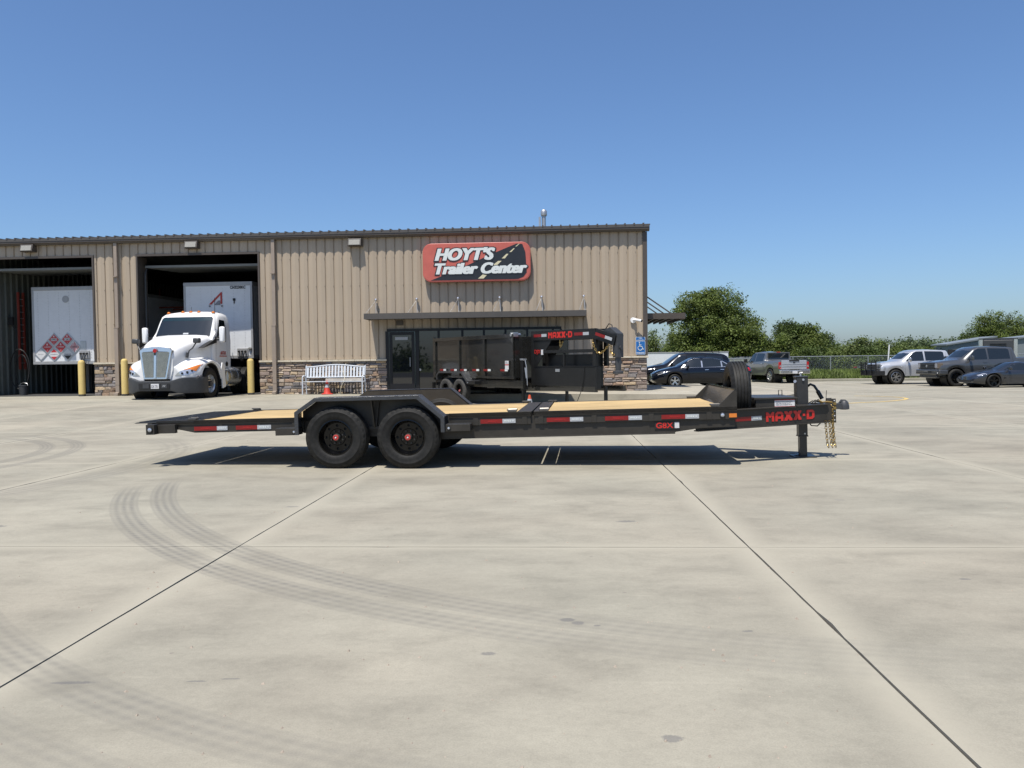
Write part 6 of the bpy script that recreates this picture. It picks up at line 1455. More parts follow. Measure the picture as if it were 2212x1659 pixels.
def suv(X, Y):
    T = place_car("parked_suv", X, Y, math.pi, "black sport utility vehicle with roof rails parked behind the navy sedan", "car", 1.9)
    K = [(-2.35, .45, 1.3, .70, .80, .95, .62), (-2.28, .35, 1.55, .80, .90, 1.02, .66), (-2.0, .30, 1.70, .84, .93, 1.05, .68), (-1.0, .28, 1.76, .86, .95, 1.05, .70), (.0, .28, 1.77, .86, .95, 1.04, .70), (.35, .28, 1.72, .86, .95, 1.03, .69), (.75, .28, 1.45, .86, .95, 1.02, .72), (1.10, .28, 1.18, .86, .94, 1.0, .78), (1.7, .28, 1.10, .85, .92, .96, .80), (2.15, .30, 1.02, .80, .86, .88, .74), (2.35, .40, .85, .70, .74, .75, .62)]
    wx = (1.45, -1.35); b = car_body(K, wx, .42, .37); bv = bvh_of(b); b.build("body", M['suvblack'], T, ang=60); liners(T, wx, .41, .37, .88)
    side_patches(T, bv, [[(.95, 1.12), (.05, 1.14), (.05, 1.62), (.25, 1.62), (.45, 1.54)], [(-.02, 1.14), (-.95, 1.15), (-.95, 1.62), (-.02, 1.62)], [(-1.05, 1.16), (-2.0, 1.18), (-1.9, 1.58), (-1.05, 1.62)]], "side_window", 'carglass', .006, .15)
    patch(bv, [(-.68, 1.22), (.68, 1.22), (.60, 1.66), (-.60, 1.66)], 'x+', "windshield", M['carglass'], T, off=.006, step=.2)
    for s_ in (-1, 1): b = B(); b.tube([(.1, s_ * .62, 1.77), (0, s_ * .62, 1.83), (-1.7, s_ * .62, 1.82), (-1.8, s_ * .62, 1.76)], .018, 6); b.build("roof_rail", M['black'], T)
    for x in wx:
        for s_ in (-1, 1): car_wheel(T, (x, s_ * .84, .37), s_, .37, .22, .23, 5, 'alu')
    mirrors(T, .85, 1.08, .94, 'suvblack'); return T
def pickup(name, X, Y, rz, label, paint, guard=False, rimm='alu', Rt=.41, rear=False, chrome_b=False):
    T = place_car(name, X, Y, rz, label, "pickup truck", 2.0)
    K = [(-2.98, .62, 1.34, .90, .965, 1.22, .93), (-2.90, .55, 1.37, .93, .985, 1.24, .95), (-1.02, .50, 1.37, .95, 1.0, 1.24, .96), (-1.0, .42, 1.38, .95, 1.0, 1.20, .93), (-.98, .42, 1.80, .95, 1.0, 1.19, .76), (-.90, .42, 1.86, .95, 1.0, 1.19, .74), (0.0, .42, 1.91, .95, 1.0, 1.18, .74), (.75, .42, 1.89, .95, 1.0, 1.17, .74), (1.0, .42, 1.80, .95, 1.0, 1.16, .75), (1.55, .42, 1.38, .95, .99, 1.14, .80), (1.70, .42, 1.30, .95, .99, 1.12, .84), (2.3, .46, 1.25, .94, .985, 1.08, .86), (2.75, .50, 1.18, .92, .965, 1.02, .84), (2.88, .56, 1.08, .86, .90, .95, .80)]
    wx = (1.98, -1.75); b = car_body(K, wx, Rt + .09, Rt, .022, .035); bv = bvh_of(b); b.build("body", M[paint], T, ang=50); liners(T, wx, Rt + .08, Rt, .95)
    side_patches(T, bv, [[(1.42, 1.27), (.42, 1.29), (.42, 1.80), (.80, 1.80), (1.0, 1.70)], [(.33, 1.29), (-.72, 1.31), (-.72, 1.74), (-.62, 1.79), (.33, 1.81)]], "side_window", 'carglass', .006, .15)
    patch(bv, [(-.76, 1.40), (.76, 1.40), (.66, 1.82), (-.66, 1.82)], 'x+', "windshield", M['carglass'], T, off=.006, step=.2)
    patch(bv, [(-.70, 1.42), (.70, 1.42), (.64, 1.78), (-.64, 1.78)], 'x-', "rear_window", M['carglass'], T, off=.01, step=.3)
    side_patches(T, bv, [seam((1.46, .5), (1.46, 1.22)), seam((.37, .46), (.37, 1.28)), seam((-.84, .46), (-.84, 1.75)), seam((-1.0, .6), (-1.0, 1.34), .02), seam((1.4, .47), (-.8, .47))], "door_seam", 'black', .004)
    side_patches(T, bv, [[(.45, 1.14), (.65, 1.14), (.65, 1.17), (.45, 1.17)], [(-.78, 1.15), (-.58, 1.15), (-.58, 1.18), (-.78, 1.18)]], "door_handle", 'chrome' if chrome_b else paint, .025)
    for x in wx:
        for s_ in (-1, 1): car_wheel(T, (x, s_ * .87, Rt), s_, Rt, .275, .27, 6, rimm, split=rimm == 'alu')
    mirrors(T, 1.30, 1.24, .99, 'chrome' if guard else ('black' if rear else paint), .07)
    b = B(); b.box(-2.7, 2.6, -.5, -.4, .45, .6); b.box(-2.7, 2.6, .4, .5, .45, .6); b.cyl((-1.75, -.8, Rt), (-1.75, .8, Rt), .08, 10); b.box(1.2, -1.0, -.98, -.88, .36, .42) if rear else None; b.build("chassis", M['black'], T, ang=0)
    return T, bv
S = sedan(9.45, 38.75); S.scale = (1.0, 1.0, 1.04)
suv(9.35, 41.9)
# silver pickup with grille guard
T, bv = pickup("pickup_truck", 24.0, 44.9, math.pi, "silver crew cab pickup with black grille guard facing the building", 'silver', True)
SILV = T; T.scale = (1.03, 1.0, 1.04)
b = B(); b.box(2.88, 3.06, -.98, .98, .48, .78); b.box(2.6, 2.9, -1.0, -.9, .5, .76); b.box(2.6, 2.9, .9, 1.0, .5, .76); BM = b.build("bumper", M['black'], T, ang=0, bevel=.03)
b = B()
for z_ in (.86, .98, 1.10, 1.20): b.tube([(2.85, -.96, z_), (3.08, -.90, z_), (3.10, -.3, z_), (3.10, .3, z_), (3.08, .90, z_), (2.85, .96, z_)], .022, 6)
for y_ in (-.93, -.35, .35, .93): b.bar((3.09, y_, .5), (3.09, y_, 1.24), .05, .05)
b.build("guard_tube", M['black'], T)
b = B(); b.box(2.86, 2.90, -.60, .60, .84, 1.10); b.build("grille", M['plastic'], T, ang=0)
for s_ in (-1, 1):
    b = B(); b.box(2.72, 2.90, *sorted((s_ * .62, s_ * .925)), .96, 1.10); b.box(2.72, 2.90, *sorted((s_ * .62, s_ * .935)), .81, .93); b.build("headlight", M['lens'], T, ang=0, bevel=.015)
side_patches(T, bv, [[(2.55, .97), (2.83, .98), (2.83, 1.11), (2.55, 1.13)], [(2.55, .82), (2.83, .83), (2.83, .94), (2.55, .94)]], "side_lens", 'lens', .006)
# dark grey pickup
T, bv = pickup("pickup_truck", 24.85, 40.45, math.pi, "dark grey crew cab pickup with black wheels behind the low sports car", 'darkgrey', False, 'rimblack', .42)
T.scale = (1.03, 1.03, 1.08)
b = B(); b.box(2.80, 3.0, -.95, .95, .58, .82); b.box(2.4, 2.85, -1.0, -.92, .58, .80); b.box(2.4, 2.85, .92, 1.0, .58, .80); b.box(2.7, 2.9, -.8, .8, .40, .56); b.build("bumper", M['darkgrey'], T, ang=0, bevel=.04)
b = B(); b.box(2.84, 2.92, -.66, .66, .84, 1.14); GRL = b.build("grille", M['black'], T, ang=0, bevel=.02)
b = B()
for z_ in (.88, .96, 1.04, 1.10): b.box(2.92, 2.94, -.62, .62, z_, z_ + .035)
b.build("grille_bar", M['plastic'], GRL, ang=0)
b = B(); b.cyl((2.935, 0, .98), (2.955, 0, .98), .06, 16); b.build("badge", M['galv'], GRL)
for s_ in (-1, 1):
    b = B(); b.box(2.62, 2.90, *sorted((s_ * .66, s_ * .945)), .86, 1.14); HLp = b.build("headlight", M['amberlamp'], T, ang=0, bevel=.03)
    b = B()
    for y_ in (.70, .78, .86): b.box(2.895, 2.91, *sorted((s_ * y_, s_ * (y_ + .045))), .90, 1.10)
    b.build("lamp_bar", M['lens'], HLp, ang=0)
b = B(); b.box(2.99, 3.01, -.7, -.2, .62, .72) if False else b.box(3.0, 3.01, .25, .55, .62, .76); b.build("licence_plate", M['black'], T, ang=0)
# grey heavy pickup seen from behind
T, bv = pickup("pickup_truck", 17.25, 51.2, R(97), "grey heavy duty pickup seen from behind with silver tailgate by the fence", 'greypaint', False, 'alu', .43, True, True)
T.scale = (1.06, 1.0, 1.06)
b = B(); b.box(-3.0, -2.94, -.83, .83, .84, 1.36); TG = b.build("tailgate", M['silver'], T, ang=0, bevel=.02)
b = B(); b.box(-3.015, -3.0, -.80, .80, .98, 1.00); b.box(-3.015, -3.0, -.80, .80, 1.12, 1.13); b.build("crease", M['chrome'], TG, ang=0)
b = B(); b.box(-3.03, -2.98, -.33, .33, 1.30, 1.38); b.box(-3.02, -3.0, -.07, .07, 1.20, 1.26); b.build("handle", M['black'], TG, ang=0)
for s_ in (-1, 1):
    b = B(); b.box(-3.0, -2.86, *sorted((s_ * .84, s_ * .985)), .86, 1.26); TL = b.build("tail_light", M['redlens'], T, ang=0, bevel=.02)
    b = B(); b.box(-3.006, -3.0, *sorted((s_ * .87, s_ * .95)), .96, 1.08); b.build("reverse_lens", M['lens'], TL, ang=0)
b = B(); b.box(-3.16, -2.96, -.98, -.34, .56, .80); b.box(-3.16, -2.96, .34, .98, .56, .80); b.box(-3.10, -2.96, -.34, .34, .56, .76); BM = b.build("bumper", M['chrome'], T, ang=0, bevel=.03)
b = B(); b.box(-3.12, -3.10, -.16, .16, .58, .73); PLT = b.build("licence_plate", M['sticker'], BM, ang=0)
b = B(); b.box(-3.2, -2.9, -.06, .06, .42, .52); b.build("tow_hitch", M['black'], BM, ang=0)
b = B(); b.box(-1.01, -.98, -.78, .78, 1.40, 1.86); b.build("cab_back", M['greypaint'], T, ang=0)
b = B(); b.box(-1.02, -1.008, -.70, .70, 1.44, 1.80); b.build("back_glass", M['carglass'], T, ang=0)
b = B(); b.box(-1.03, -.96, -.12, .12, 1.845, 1.885); b.build("brake_light", M['redlens'], T, ang=0)
# sports car
T = place_car("sports_car", 24.3, 37.5, math.pi, "low slate coloured sports coupe with black wheels at the right edge", "car", 1.84)
K = [(-2.25, .40, .92, .70, .80, .80, .62), (-2.1, .26, 1.0, .78, .90, .84, .62), (-1.5, .17, 1.07, .82, .92, .84, .60), (-.7, .15, 1.19, .84, .91, .82, .56), (-.2, .15, 1.24, .84, .90, .80, .54), (.15, .15, 1.21, .84, .90, .79, .55), (.6, .15, 1.02, .84, .90, .78, .60), (1.0, .15, .84, .84, .91, .76, .66), (1.35, .15, .82, .84, .92, .74, .72), (1.75, .16, .73, .82, .90, .66, .70), (2.1, .20, .60, .72, .80, .52, .60), (2.22, .28, .50, .62, .68, .42, .52)]
wx = (1.33, -1.36); b = car_body(K, wx, .365, .325); bv = bvh_of(b); b.build("body", M['cyber'], T, ang=60); liners(T, wx, .36, .325, .87)
side_patches(T, bv, [[(.78, .84), (-.55, .86), (-.9, .92), (-.6, 1.10), (-.1, 1.17), (.2, 1.15)]], "side_window", 'carglass', .006, .12)
patch(bv, [(-.60, .88), (.60, .88), (.50, 1.17), (-.50, 1.17)], 'x+', "windshield", M['carglass'], T, off=.006, step=.15)
side_patches(T, bv, [[(1.98, .56), (1.72, .63), (1.60, .70), (1.72, .70), (1.98, .62)]], "headlight", 'lens', .006, .06)
patch(bv, [(-.45, .28), (.45, .28), (.50, .38), (-.50, .38)], 'x+', "air_intake", M['black'], T, off=.006, step=.15)
side_patches(T, bv, [seam((.92, .2), (.80, .82)), seam((-.45, .25), (-.40, .84)), [(1.0, .42), (.72, .46), (.80, .52), (1.0, .50)]], "door_seam", 'black', .004)
b = B()
for s_ in (-1, 1): b.box(1.9, 2.18, *sorted((s_ * .52, s_ * .70)), .33, .38)
b.build("fog_lamp", M['lens'], T, ang=0, bevel=.01)
for x in wx:
    for s_ in (-1, 1): car_wheel(T, (x, s_ * .79, .325), s_, .325, .24, .24, 5, 'rimblack', split=True)
mirrors(T, .62, .86, .88, 'cyber')

# ------------------------------------------------------------------ fence, far things
def far(px, Y): return (px - 1106) / F * Y
FY = 62.5
FZ = lambda x: bank_z(x, FY) if x > 14 else gz(x, FY) - .1
T = empty("chain_link_fence", (0, 0, 0), 0, "galvanised chain link fence with top rail running along the grass bank", "fence")
x0f, x1f = 27.2, 62.0; zt_ = 1.37
b = B(); b.cyl((16.5, FY, zt_), (x1f, FY, zt_), .028, 8); b.build("top_rail", M['galv'], T)
x_ = 28.95 - 3.05 * 4
while x_ < x1f: b = B(); b.cyl((x_, FY, FZ(x_) - .3), (x_, FY, zt_ + .03), .038, 8); b.build("post", M['galv'], T); x_ += 3.05
b = B(); H_ = 1.75; zb_ = zt_ - H_ - .1; r_ = .003
for s_ in (-1, 1):
    x_ = 16.5 - H_
    while x_ < x1f:
        xa, xb = (x_, x_ + H_) if s_ > 0 else (x_ + H_, x_)
        b.add([(xa - r_, FY + .03 * s_ * .1, zb_), (xa + r_, FY + .003 * s_, zb_), (xb + r_, FY + .003 * s_, zt_), (xb - r_, FY + .003 * s_, zt_)], [(0, 1, 2, 3)]); x_ += .085
tag(b.build("wire_mesh", M['galv'], T, ang=0, norm=False), kind='stuff')
# privacy slat fence and gate
T = empty("slat_fence", (0, 0, 0), 0, "grey green privacy slat fence between the navy sedan and grey pickup", "fence")
b = B(); YF = 58.0; xa, xb = far(1560, YF), far(1660, YF); zf0, zf1 = -.55, 1.22
b.cyl((xa - 1, YF, zf1 + .06), (xb + .4, YF, zf1 + .06), .03, 8); b.build("top_rail", M['galv'], T)
for px in (1560, 1584, 1608, 1636, 1660): b = B(); b.cyl((far(px, YF), YF - .05, zf0), (far(px, YF), YF - .05, zf1 + .08), .04, 8); b.build("post", M['galv'], T)
x_ = xa; sm = None
while x_ < xb:
    b = B(); b.box(x_, x_ + .085, YF - .01, YF + .01, zf0, zf1 + .02); b.build("slat", M['slat'], T, ang=0); x_ += .10
# white trailer behind the cars
YT = 56.0; xa, xb = far(1398, YT), far(1574, YT)
T = empty("white_trailer", ((xa + xb) / 2, YT + 1.2, gz(12, YT) - .05), 0, "long white enclosed trailer behind the parked navy sedan", "trailer")
hw_ = (xb - xa) / 2
b = B(); b.box(-hw_ - 2, hw_, -1.2, 1.2, .9, 2.05); b.build("box", M['whitebox'], T, ang=0, bevel=.03)
b = B(); b.box(-hw_ - 2, hw_ + .02, -1.22, 1.22, 2.02, 2.10); b.box(-hw_ - 2, hw_ + .02, -1.22, 1.22, .85, .95); b.build("frame", M['greypanel'], T, ang=0)
for x_ in (hw_ - 2.2, hw_ - 1.2):
    for s_ in (-1, 1): W_ = empty("wheel", (x_, s_ * 1.0, .42), 0, parent=T); make_tyre(W_, (0, 0, 0), .42, .24, .24, 'rubber', 24, 2, False)
T = empty("utility_box", (far(1563, 57), 56.6, gz(15, 56) - .1), 0, "cream painted metal utility cabinets beside the privacy fence", "cabinet")
b = B(); b.box(-.75, .75, -.4, .4, .0, 1.45); b.build("cabinet", M['cream'], T, ang=0, bevel=.02)
b = B(); b.box(-.6, -.1, -.42, -.40, .95, 1.3); b.box(.1, .6, -.42, -.40, .95, 1.3); b.build("door", M['slat'], T, ang=0)
# railing between the building corner and the black SUV
T = empty("stair_railing", (far(1405, 44), 44, gz(8, 44)), 0, "dark metal railing rising behind the parked black vehicle", "railing")
b = B(); b.tube([(-.4, 0, .9), (2.4, .6, 1.55)], .03, 6); b.tube([(-.4, 0, .35), (2.4, .6, .95)], .02, 6)
for i in range(12): t = i / 11; b.cyl((-.4 + 2.8 * t, .6 * t, 0), (-.4 + 2.8 * t, .6 * t, .9 + .65 * t), .014, 6)
b.build("rail", M['plastic'], T)
# flatbed trailer with reflective tape beyond the fence
YB = 66.0; xa, xb = far(1640, YB), far(2000, YB)
T = empty("parked_flatbed", (xa, YB, -.45), 0, "long black flatbed trailer with red and white tape behind the fence", "trailer")
L_ = xb - xa
b = B(); b.box(0, L_, 0, 2.5, .62, .86); b.box(0, L_, .3, .4, .1, .62); b.build("deck", M['black'], T, ang=0)
b = B()
for i in range(0, int(L_ / .9)): b.box(i * .9, i * .9 + .30, -.012, 0, .84, .90)
b.build("red_tape", M['tape_placard'], T, ang=0)
b = B()
for i in range(0, int(L_ / .9)): b.box(i * .9 + .32, i * .9 + .62, -.012, 0, .84, .90)
b.build("white_tape", M['signwhite'], T, ang=0)
b = B(); b.box(0, L_, .05, .07, -.3, .62); b.build("side_skirt", M['black'], T, ang=0)
# black headboard trailer behind the silver pickup
T = empty("headboard_trailer", (far(2062, 50), 50, gz(28, 50)), 0, "black steel trailer headboard standing behind the silver pickup cab", "trailer")
b = B(); b.box(-.45, .45, -.05, .0, .6, 2.0); b.box(-.45, .45, 0, 3, .6, .8)
for i in range(3): b.box(-.42 + i * .38, -.36 + i * .38, -.07, -.051, .8, 1.99)
b.build("headboard", M['black'], T, ang=0)
T = empty("marker_pole", (far(1917, 58), 58, bank_z(28, 58)), 0, "white angled pole sticking up beside the silver pickup hood", "pole")
b = B(); b.bar((0, 0, 0), (.14, 0, 2.05), .07, .07); b.build("pole", M['white'], T, ang=0)
# box truck with refrigeration unit
YR = 60.0; cxr = far(2156, YR)
T = empty("refrigerated_trailer", (cxr, YR, gz(35, YR) - .1), -.54, "white trailer front with black slatted cooling unit above the dark pickup", "trailer")
b = B(); b.box(-1.28, 1.28, .5, 9, .9, 2.95); b.build("box", M['whitebox'], T, ang=0, bevel=.03)
b = B(); b.box(-1.28, -1.0, .0, .5, 1.0, 3.0); b.box(1.0, 1.28, 0, .5, 1.0, 3.0); b.build("corner_panel", M['chrome'], T, ang=0, bevel=.05)
b = B(); b.box(-1.0, 1.0, -.05, .5, 1.4, 2.9); U__ = b.build("cooling_unit", M['plastic'], T, ang=0, bevel=.05)
b = B()
for i in range(5): b.box(-.55, .55, -.09, -.05, 2.0 + i * .14, 2.06 + i * .14)
b.build("louvre", M['black'], U__, ang=0)
b = B(); b.box(-1.3, 1.3, -.02, .5, 2.95, 3.04); b.build("top_trim", M['plastic'], T, ang=0)
# low grey roofed buildings
for (pxa, pxb, Y_, zl, zr, zr2, lab) in ((2052, 2150, 82, 1.85, 3.75, 4.0, "long grey metal shed roof rising behind the dark grey pickup"), (2176, 2330, 74, 2.16, 4.0, 4.6, "pale blue grey metal building at the right edge behind the trucks")):
    T = empty("metal_shed", (far(pxa, Y_), Y_, -.6), 0, lab, "building", "grey sheds behind the parking lot")
    w_ = far(pxb, Y_) - far(pxa, Y_)
    b = B(); b.prism([(0, 0), (w_, 0), (w_, zr), (0, zl + 1.2)], 'y', .3, 3); b.build("wall", M['roofgrey'], T, ang=0)
    b = B(); b.prism([(-.3, zl + 1.15), (w_ + .3, zr + .05), (w_ + .3, zr + .2), (-.3, zl + 1.3)], 'y', .1, 3.2); b.build("roof", M['roofgrey'], T, ang=0)
# painted curve on the lot
b = B()
cpt = [(9.3, 21.6), (10.2, 22.1), (10.9, 22.9), (11.2, 23.8), (11.2, 24.7), (10.9, 25.6), (10.3, 26.3)]
def gpix(px, py):
    M3 = camo.rotation_euler.to_matrix(); d = M3 @ Vector(((px - 1106) / F, -(py - 829.5) / F, -1)); z = 0
    for _ in range(12):
        t = (z - HC) / d.z; x, y = d.x * t, d.y * t; z = gz(x, y)
    return x, y, z
cl = cat([gpix(*p)[:2] for p in ((1790, 874), (1850, 870.5), (1905, 868), (1945, 864.5), (1958, 862), (1952, 859.5), (1925, 857.5), (1880, 856), (1845, 855.5))], 4)
rows = []
for i, p in enumerate(cl):
    q = cl[min(i + 1, len(cl) - 1)]; o_ = cl[max(i - 1, 0)]; d = (Vector(q) - Vector(o_)).normalized(); n_ = Vector((-d.y, d.x)) * .06
    rows.append([(p[0] - n_.x, p[1] - n_.y, gz(*p) + .006), (p[0] + n_.x, p[1] + n_.y, gz(*p) + .006)])
b.grid(rows); tag(b.build("yellow_curve_marking", M['paintyellow'], ang=0), "worn yellow painted curve on the open lot beside the tongue", None, None, 'structure')
# pebbles and crumbs
rng2 = random.Random(5); b = B()
for i in range(420):
    Y_ = 2.3 + 11 * rng2.random() ** 1.5; X_ = (rng2.random() - .5) * 1.4 * Y_; s_ = rng2.choice((.003, .004, .004, .005, .006, .009)) * (1 if Y_ > 3 else .8)
    z_ = gz(X_, Y_); an = rng2.random() * 3
    p = [(X_ + s_ * rng2.uniform(.7, 1.3) * math.cos(an + k_ * 1.57), Y_ + s_ * rng2.uniform(.7, 1.3) * math.sin(an + k_ * 1.57), z_) for k_ in range(4)] + [(X_ + s_ * .2, Y_, z_ + s_ * rng2.uniform(.7, 1.2))]
    b.add(p, [(0, 1, 4), (1, 2, 4), (2, 3, 4), (3, 0, 4)])
tag(b.build("pebbles", M['stones'][7], ang=0, norm=False), "tiny pebbles and crumbs scattered over the yard", "gravel", None, 'stuff')

# ------------------------------------------------------------------ trees
def leaf_cloud(name, blobs, n, size, material, parent, seed, dens=40):
    rg = np.random.default_rng(seed); bl = np.array(blobs, float); vol = bl[:, 3] * bl[:, 4] * bl[:, 5]; vol /= vol.sum()
    nc = max(8, n // dens); bi = rg.choice(len(bl), nc, p=vol); d = rg.normal(size=(nc, 3)); d /= np.linalg.norm(d, axis=1)[:, None]
    rad = rg.uniform(.4, 1.0, nc) ** .5
    cc = bl[bi, :3] + d * bl[bi, 3:6] * rad[:, None]; cr = rg.uniform(.6, 1.5, nc) * size * 2.6
    ci = rg.integers(0, nc, n); p = cc[ci] + np.clip(rg.normal(size=(n, 3)), -1.7, 1.7) * cr[ci][:, None] * [.5, .5, .34]
    nrm = rg.normal(size=(n, 3)) + [0, 0, .8] + d[ci] * .9; nrm /= np.linalg.norm(nrm, axis=1)[:, None]
    u = np.cross(nrm, rg.normal(size=(n, 3))); u /= np.linalg.norm(u, axis=1)[:, None]; v = np.cross(nrm, u); s = size * rg.uniform(.5, 1.2, n)[:, None] * .5
    V = np.stack([p - u * s, p + v * s * .55, p + u * s, p - v * s * .55], 1).reshape(-1, 3)
    me = bpy.data.meshes.new(name); me.vertices.add(4 * n); me.vertices.foreach_set("co", V.ravel()); me.loops.add(4 * n); me.loops.foreach_set("vertex_index", np.arange(4 * n)); me.polygons.add(n); me.polygons.foreach_set("loop_start", np.arange(n) * 4); me.polygons.foreach_set("loop_total", np.full(n, 4)); me.materials.append(material); me.update(); me.validate()
    return link(name, me, parent)
def tree(name, loc, H, Wd, label, lm, n, seed, group=None, shape='round', size=.24, base=.18, dead=False):
    rg = random.Random(seed); T = empty(name, loc, rg.random() * 0, label, "tree", group)
    b = B(); tr = .035 * H * (.6 if shape == 'bush' else 1); pts = [(0, 0, -.3), (.02 * H, 0, .25 * H), (0, .02 * H, .5 * H), (-.02 * H, 0, .75 * H)]
    b.tube(pts, tr * .6, 9, r2=tr * .15)
    for i in range(11):
        z = H * rg.uniform(.18, .6); a = i * 2.4 + rg.random(); l = Wd * rg.uniform(.25, .42); e = (l * math.cos(a), l * math.sin(a), z + H * rg.uniform(.12, .32)); m_ = (e[0] * .45, e[1] * .45, z + (e[2] - z) * .6)
        b.tube([(0, 0, z), m_, e], tr * .28, 6, r2=.012)
    b.build("trunk", M['bark'], T)
    bl = []
    k_ = {'round': 24, 'bush': 12, 'wide': 16, 'slim': 9}[shape]
    for i in range(k_):
        z = rg.uniform(base, .86); f_ = {'round': math.sin(min(1, max(.0, (z - base * .5) / (1 - base * .4))) ** .62 * math.pi) ** .55, 'bush': 1 - .75 * z, 'wide': (1 - z) ** .5, 'slim': .7 - .4 * z}[shape]
        a = i * 2.4 + rg.random(); r_ = Wd / 2 * f_ * rg.uniform(.45, .78); s_ = Wd * rg.uniform(.15, .23)
        bl.append((r_ * math.cos(a), r_ * math.sin(a), z * H, s_, s_, s_ * rg.uniform(.65, .9)))
    if name == 'maple_tree':
        for i in range(16):
            a = i * 2.4; zz = .40 + .44 * (i / 15); rr_ = Wd * .5 * (1 - ((zz - .40) / .58) ** 2) ** .5 * .72
            bl.append((rr_ * math.cos(a), rr_ * math.sin(a), zz * H, Wd * .15, Wd * .15, H * .12))
    bl.append((0, 0, H * .86, Wd * .18, Wd * .18, H * .12)); bl.append((0, 0, H * .55, Wd * .30, Wd * .30, H * .22))
    leaf_cloud("crown", bl, n, size, lm, T, seed); return T
def tree_at(name, px, Y, top, wpx, label, lm, n, seed, z0=None, **k):
    X = far(px, Y); yh = 780 - .012 * (px - 1106); zt_ = HC + (yh - top) * Y / F; g = field_z(X, Y) if z0 is None else z0
    return tree(name, (X, Y, g), zt_ - g, wpx / F * Y, label, lm, n, seed, **k)
tree_at("maple_tree", 1542, 66, 622, 214, "big round full green tree behind the white trailer and parked cars", M['leaf1'], 70000, 11, base=.10, size=.20)
tree_at("maple_tree", 1468, 70, 712, 70, "low pale lobe of greenery left of the big round tree", M['leaf3'], 5000, 12, size=.24, base=.08)
tree_at("maple_tree", 1616, 64, 712, 78, "shoulder high green tree at the right foot of the big round tree", M['leaf1'], 8000, 13, size=.24, base=.06)
tree_at("poplar_tree", 1409, 74, 708, 44, "slender pale green tree seen under the side canopy", M['leaf3'], 3800, 14, shape='slim', size=.22, base=.08)
tree_at("poplar_tree", 1446, 80, 736, 34, "small hazy tree in the gap beside the big tree", M['leaf4'], 2200, 15, shape='slim', size=.22, base=.08)
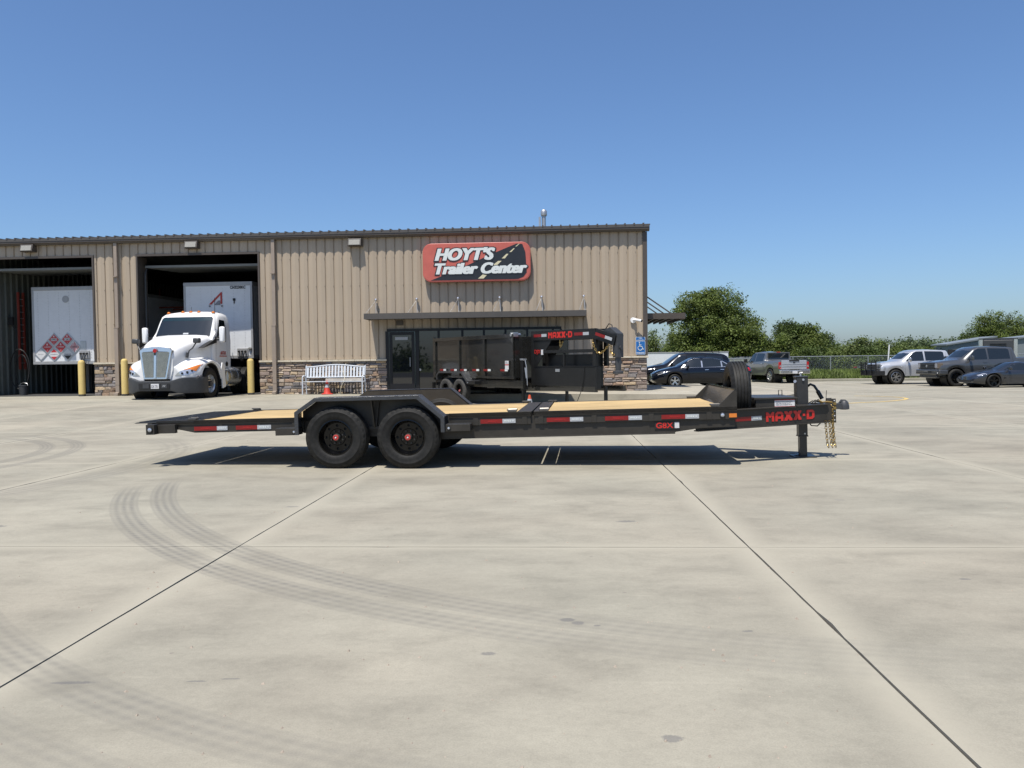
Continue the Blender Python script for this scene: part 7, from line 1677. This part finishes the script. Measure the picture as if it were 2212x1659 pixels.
# bare branches
T = empty("bare_tree", (far(1664, 72), 72, -.9), 0, "leafless grey branches rising between the big tree and the bushy trees", "tree"); b = B(); rg = random.Random(4)
for i in range(26):
    a = rg.uniform(-1, 1); h_ = rg.uniform(3.2, 5.1); x_ = rg.uniform(-1.4, 1.6); b.tube([(x_ * .3, 0, 0), (x_ * .7, rg.uniform(-.5, .5), h_ * .55), (x_ + a * .3, rg.uniform(-.6, .6), h_)], .035, 5, r2=.006)
    for j_ in range(3): t = rg.uniform(.5, .95); b.tube([(x_ * (.3 + .7 * t), 0, h_ * t), (x_ * (.3 + .7 * t) + rg.uniform(-.5, .5), 0, h_ * min(1, t + .15))], .012, 4, r2=.004)
b.build("branch", M['deadwood'], T)
row = [(1712, 68, 690, 92, 'leaf2', 9000, 'round', "dark bushy tree with a tufted top right of the bare branches"),
       (1690, 64, 722, 60, 'leaf1', 5000, 'bush', "low green bush directly behind the grey pickup cab"),
       (1752, 67, 700, 70, 'leaf1', 7000, 'round', "rounded mid green tree behind the grey pickup tailgate"),
       (1778, 70, 716, 54, 'leaf2', 5000, 'round', "dark tree sloping down at the right of the bushy group"),
       (1655, 66, 730, 56, 'leaf2', 4500, 'bush', "dark undergrowth bush below the bare branches"),
       (1823, 72, 748, 70, 'leaf3', 4500, 'wide', "pale green shrub where the treeline dips behind the fence"),
       (1862, 70, 727, 74, 'leaf3', 6000, 'wide', "light green shrub above the fence left of the silver pickup"),
       (1905, 74, 733, 80, 'leaf1', 6000, 'wide', "green shrub above the silver pickup hood"),
       (1950, 78, 742, 76, 'leaf3', 5000, 'wide', "yellowish green shrub above the silver pickup windshield"),
       (1800, 66, 755, 90, 'leaf1', 5000, 'wide', "low hedge shrub close behind the fence left end"),
       (1885, 67, 757, 100, 'leaf2', 5500, 'wide', "low dark hedge shrub close behind the fence middle"),
       (1745, 65, 752, 90, 'leaf2', 5000, 'wide', "low hedge mass behind the grey pickup bed"),
       (1990, 82, 752, 90, 'leaf1', 5000, 'wide', "green shrub behind the silver pickup cab"),
       (2035, 84, 752, 70, 'leaf4', 4000, 'wide', "shrub tops left of the grey shed roof"),
       (2136, 92, 668, 88, 'leaf1', 12000, 'round', "tall spreading tree behind the grey shed at the right"),
       (2190, 96, 672, 96, 'leaf1', 12000, 'round', "tall spreading tree cut by the right picture edge"),
       (2092, 90, 712, 52, 'leaf2', 4500, 'round', "thin topped tree left of the tall right hand tree"),
       (1960, 230, 731, 44, 'leaf4', 2200, 'round', "far blue green tree on the ridge, left of a pair"),
       (1994, 230, 733, 48, 'leaf4', 2400, 'round', "far blue green tree on the ridge, right of a pair"),
       (2060, 230, 733, 60, 'leaf4', 2400, 'round', "far rounded tree on the ridge beside the tall right trees")]
for i, (px, Y_, top, wpx, lf, n_, sh, lab) in enumerate(row):
    tree_at("tree" if sh == 'round' else "shrub", px, Y_, top, wpx, lab, M[lf], int(n_ * 1.7), 40 + i, shape=sh, size=.21 if Y_ < 100 else .8, base=.1 if sh == 'round' else .02, group="trees and shrubs beyond the fence", z0=-1.6 if Y_ > 100 else None)
# far wooded ridge as one mass
rg = np.random.default_rng(9); bl = []
for x_ in np.arange(60, 240, 7): bl.append((x_, 240 + rg.uniform(-8, 8), 2.0 + rg.uniform(-1, 1.4), 7, 6, 3.2))
for x_ in np.arange(-200, 60, 9): bl.append((x_, 250, 1.0, 8, 6, 3.0))
tag(leaf_cloud("far_woods", bl, 30000, .9, M['leaf4'], None, 77, 12), "low distant woods along the horizon beyond the lot", "woods", None, 'stuff')
# trees behind the viewer, mirrored in the glass and paint
for i, (x_, y_) in enumerate(((-30, -60), (-12, -70), (4, -64), (22, -72), (40, -60), (60, -66), (-50, -64), (-75, -50), (85, -50))):
    tree("tree", (x_, y_, -.1), 3.6 + (i * 37 % 5) * .4, 9 + (i % 3) * 2, ["broad tree across the road behind the viewer, number %d along" % i, "tree"][0].replace(", number %d along" % i, [", far left", ", left of middle", ", middle", ", right of middle", ", right", ", far right", ", beyond far left", ", leftmost", ", rightmost"][i]), M['leaf2'], 1500, 200 + i, size=.7, group="trees across the road behind the viewer")
b = leaf_cloud("shrub_leaves", [(0, 0, .35, .55, .4, .35), (.5, 0, .3, .4, .3, .3)], 900, .12, M['leaf3'], None, 5)
T = empty("shrub", (far(1634, 53.5), 53.5, bank_z(17, 53.5)), 0, "small yellow green bush at the left end of the grass bank", "shrub"); b.parent = T; b.name = "foliage"
bb = B(); bb.tube([(0, 0, -.1), (.05, 0, .4)], .02, 5); bb.build("stem", M['bark'], T)
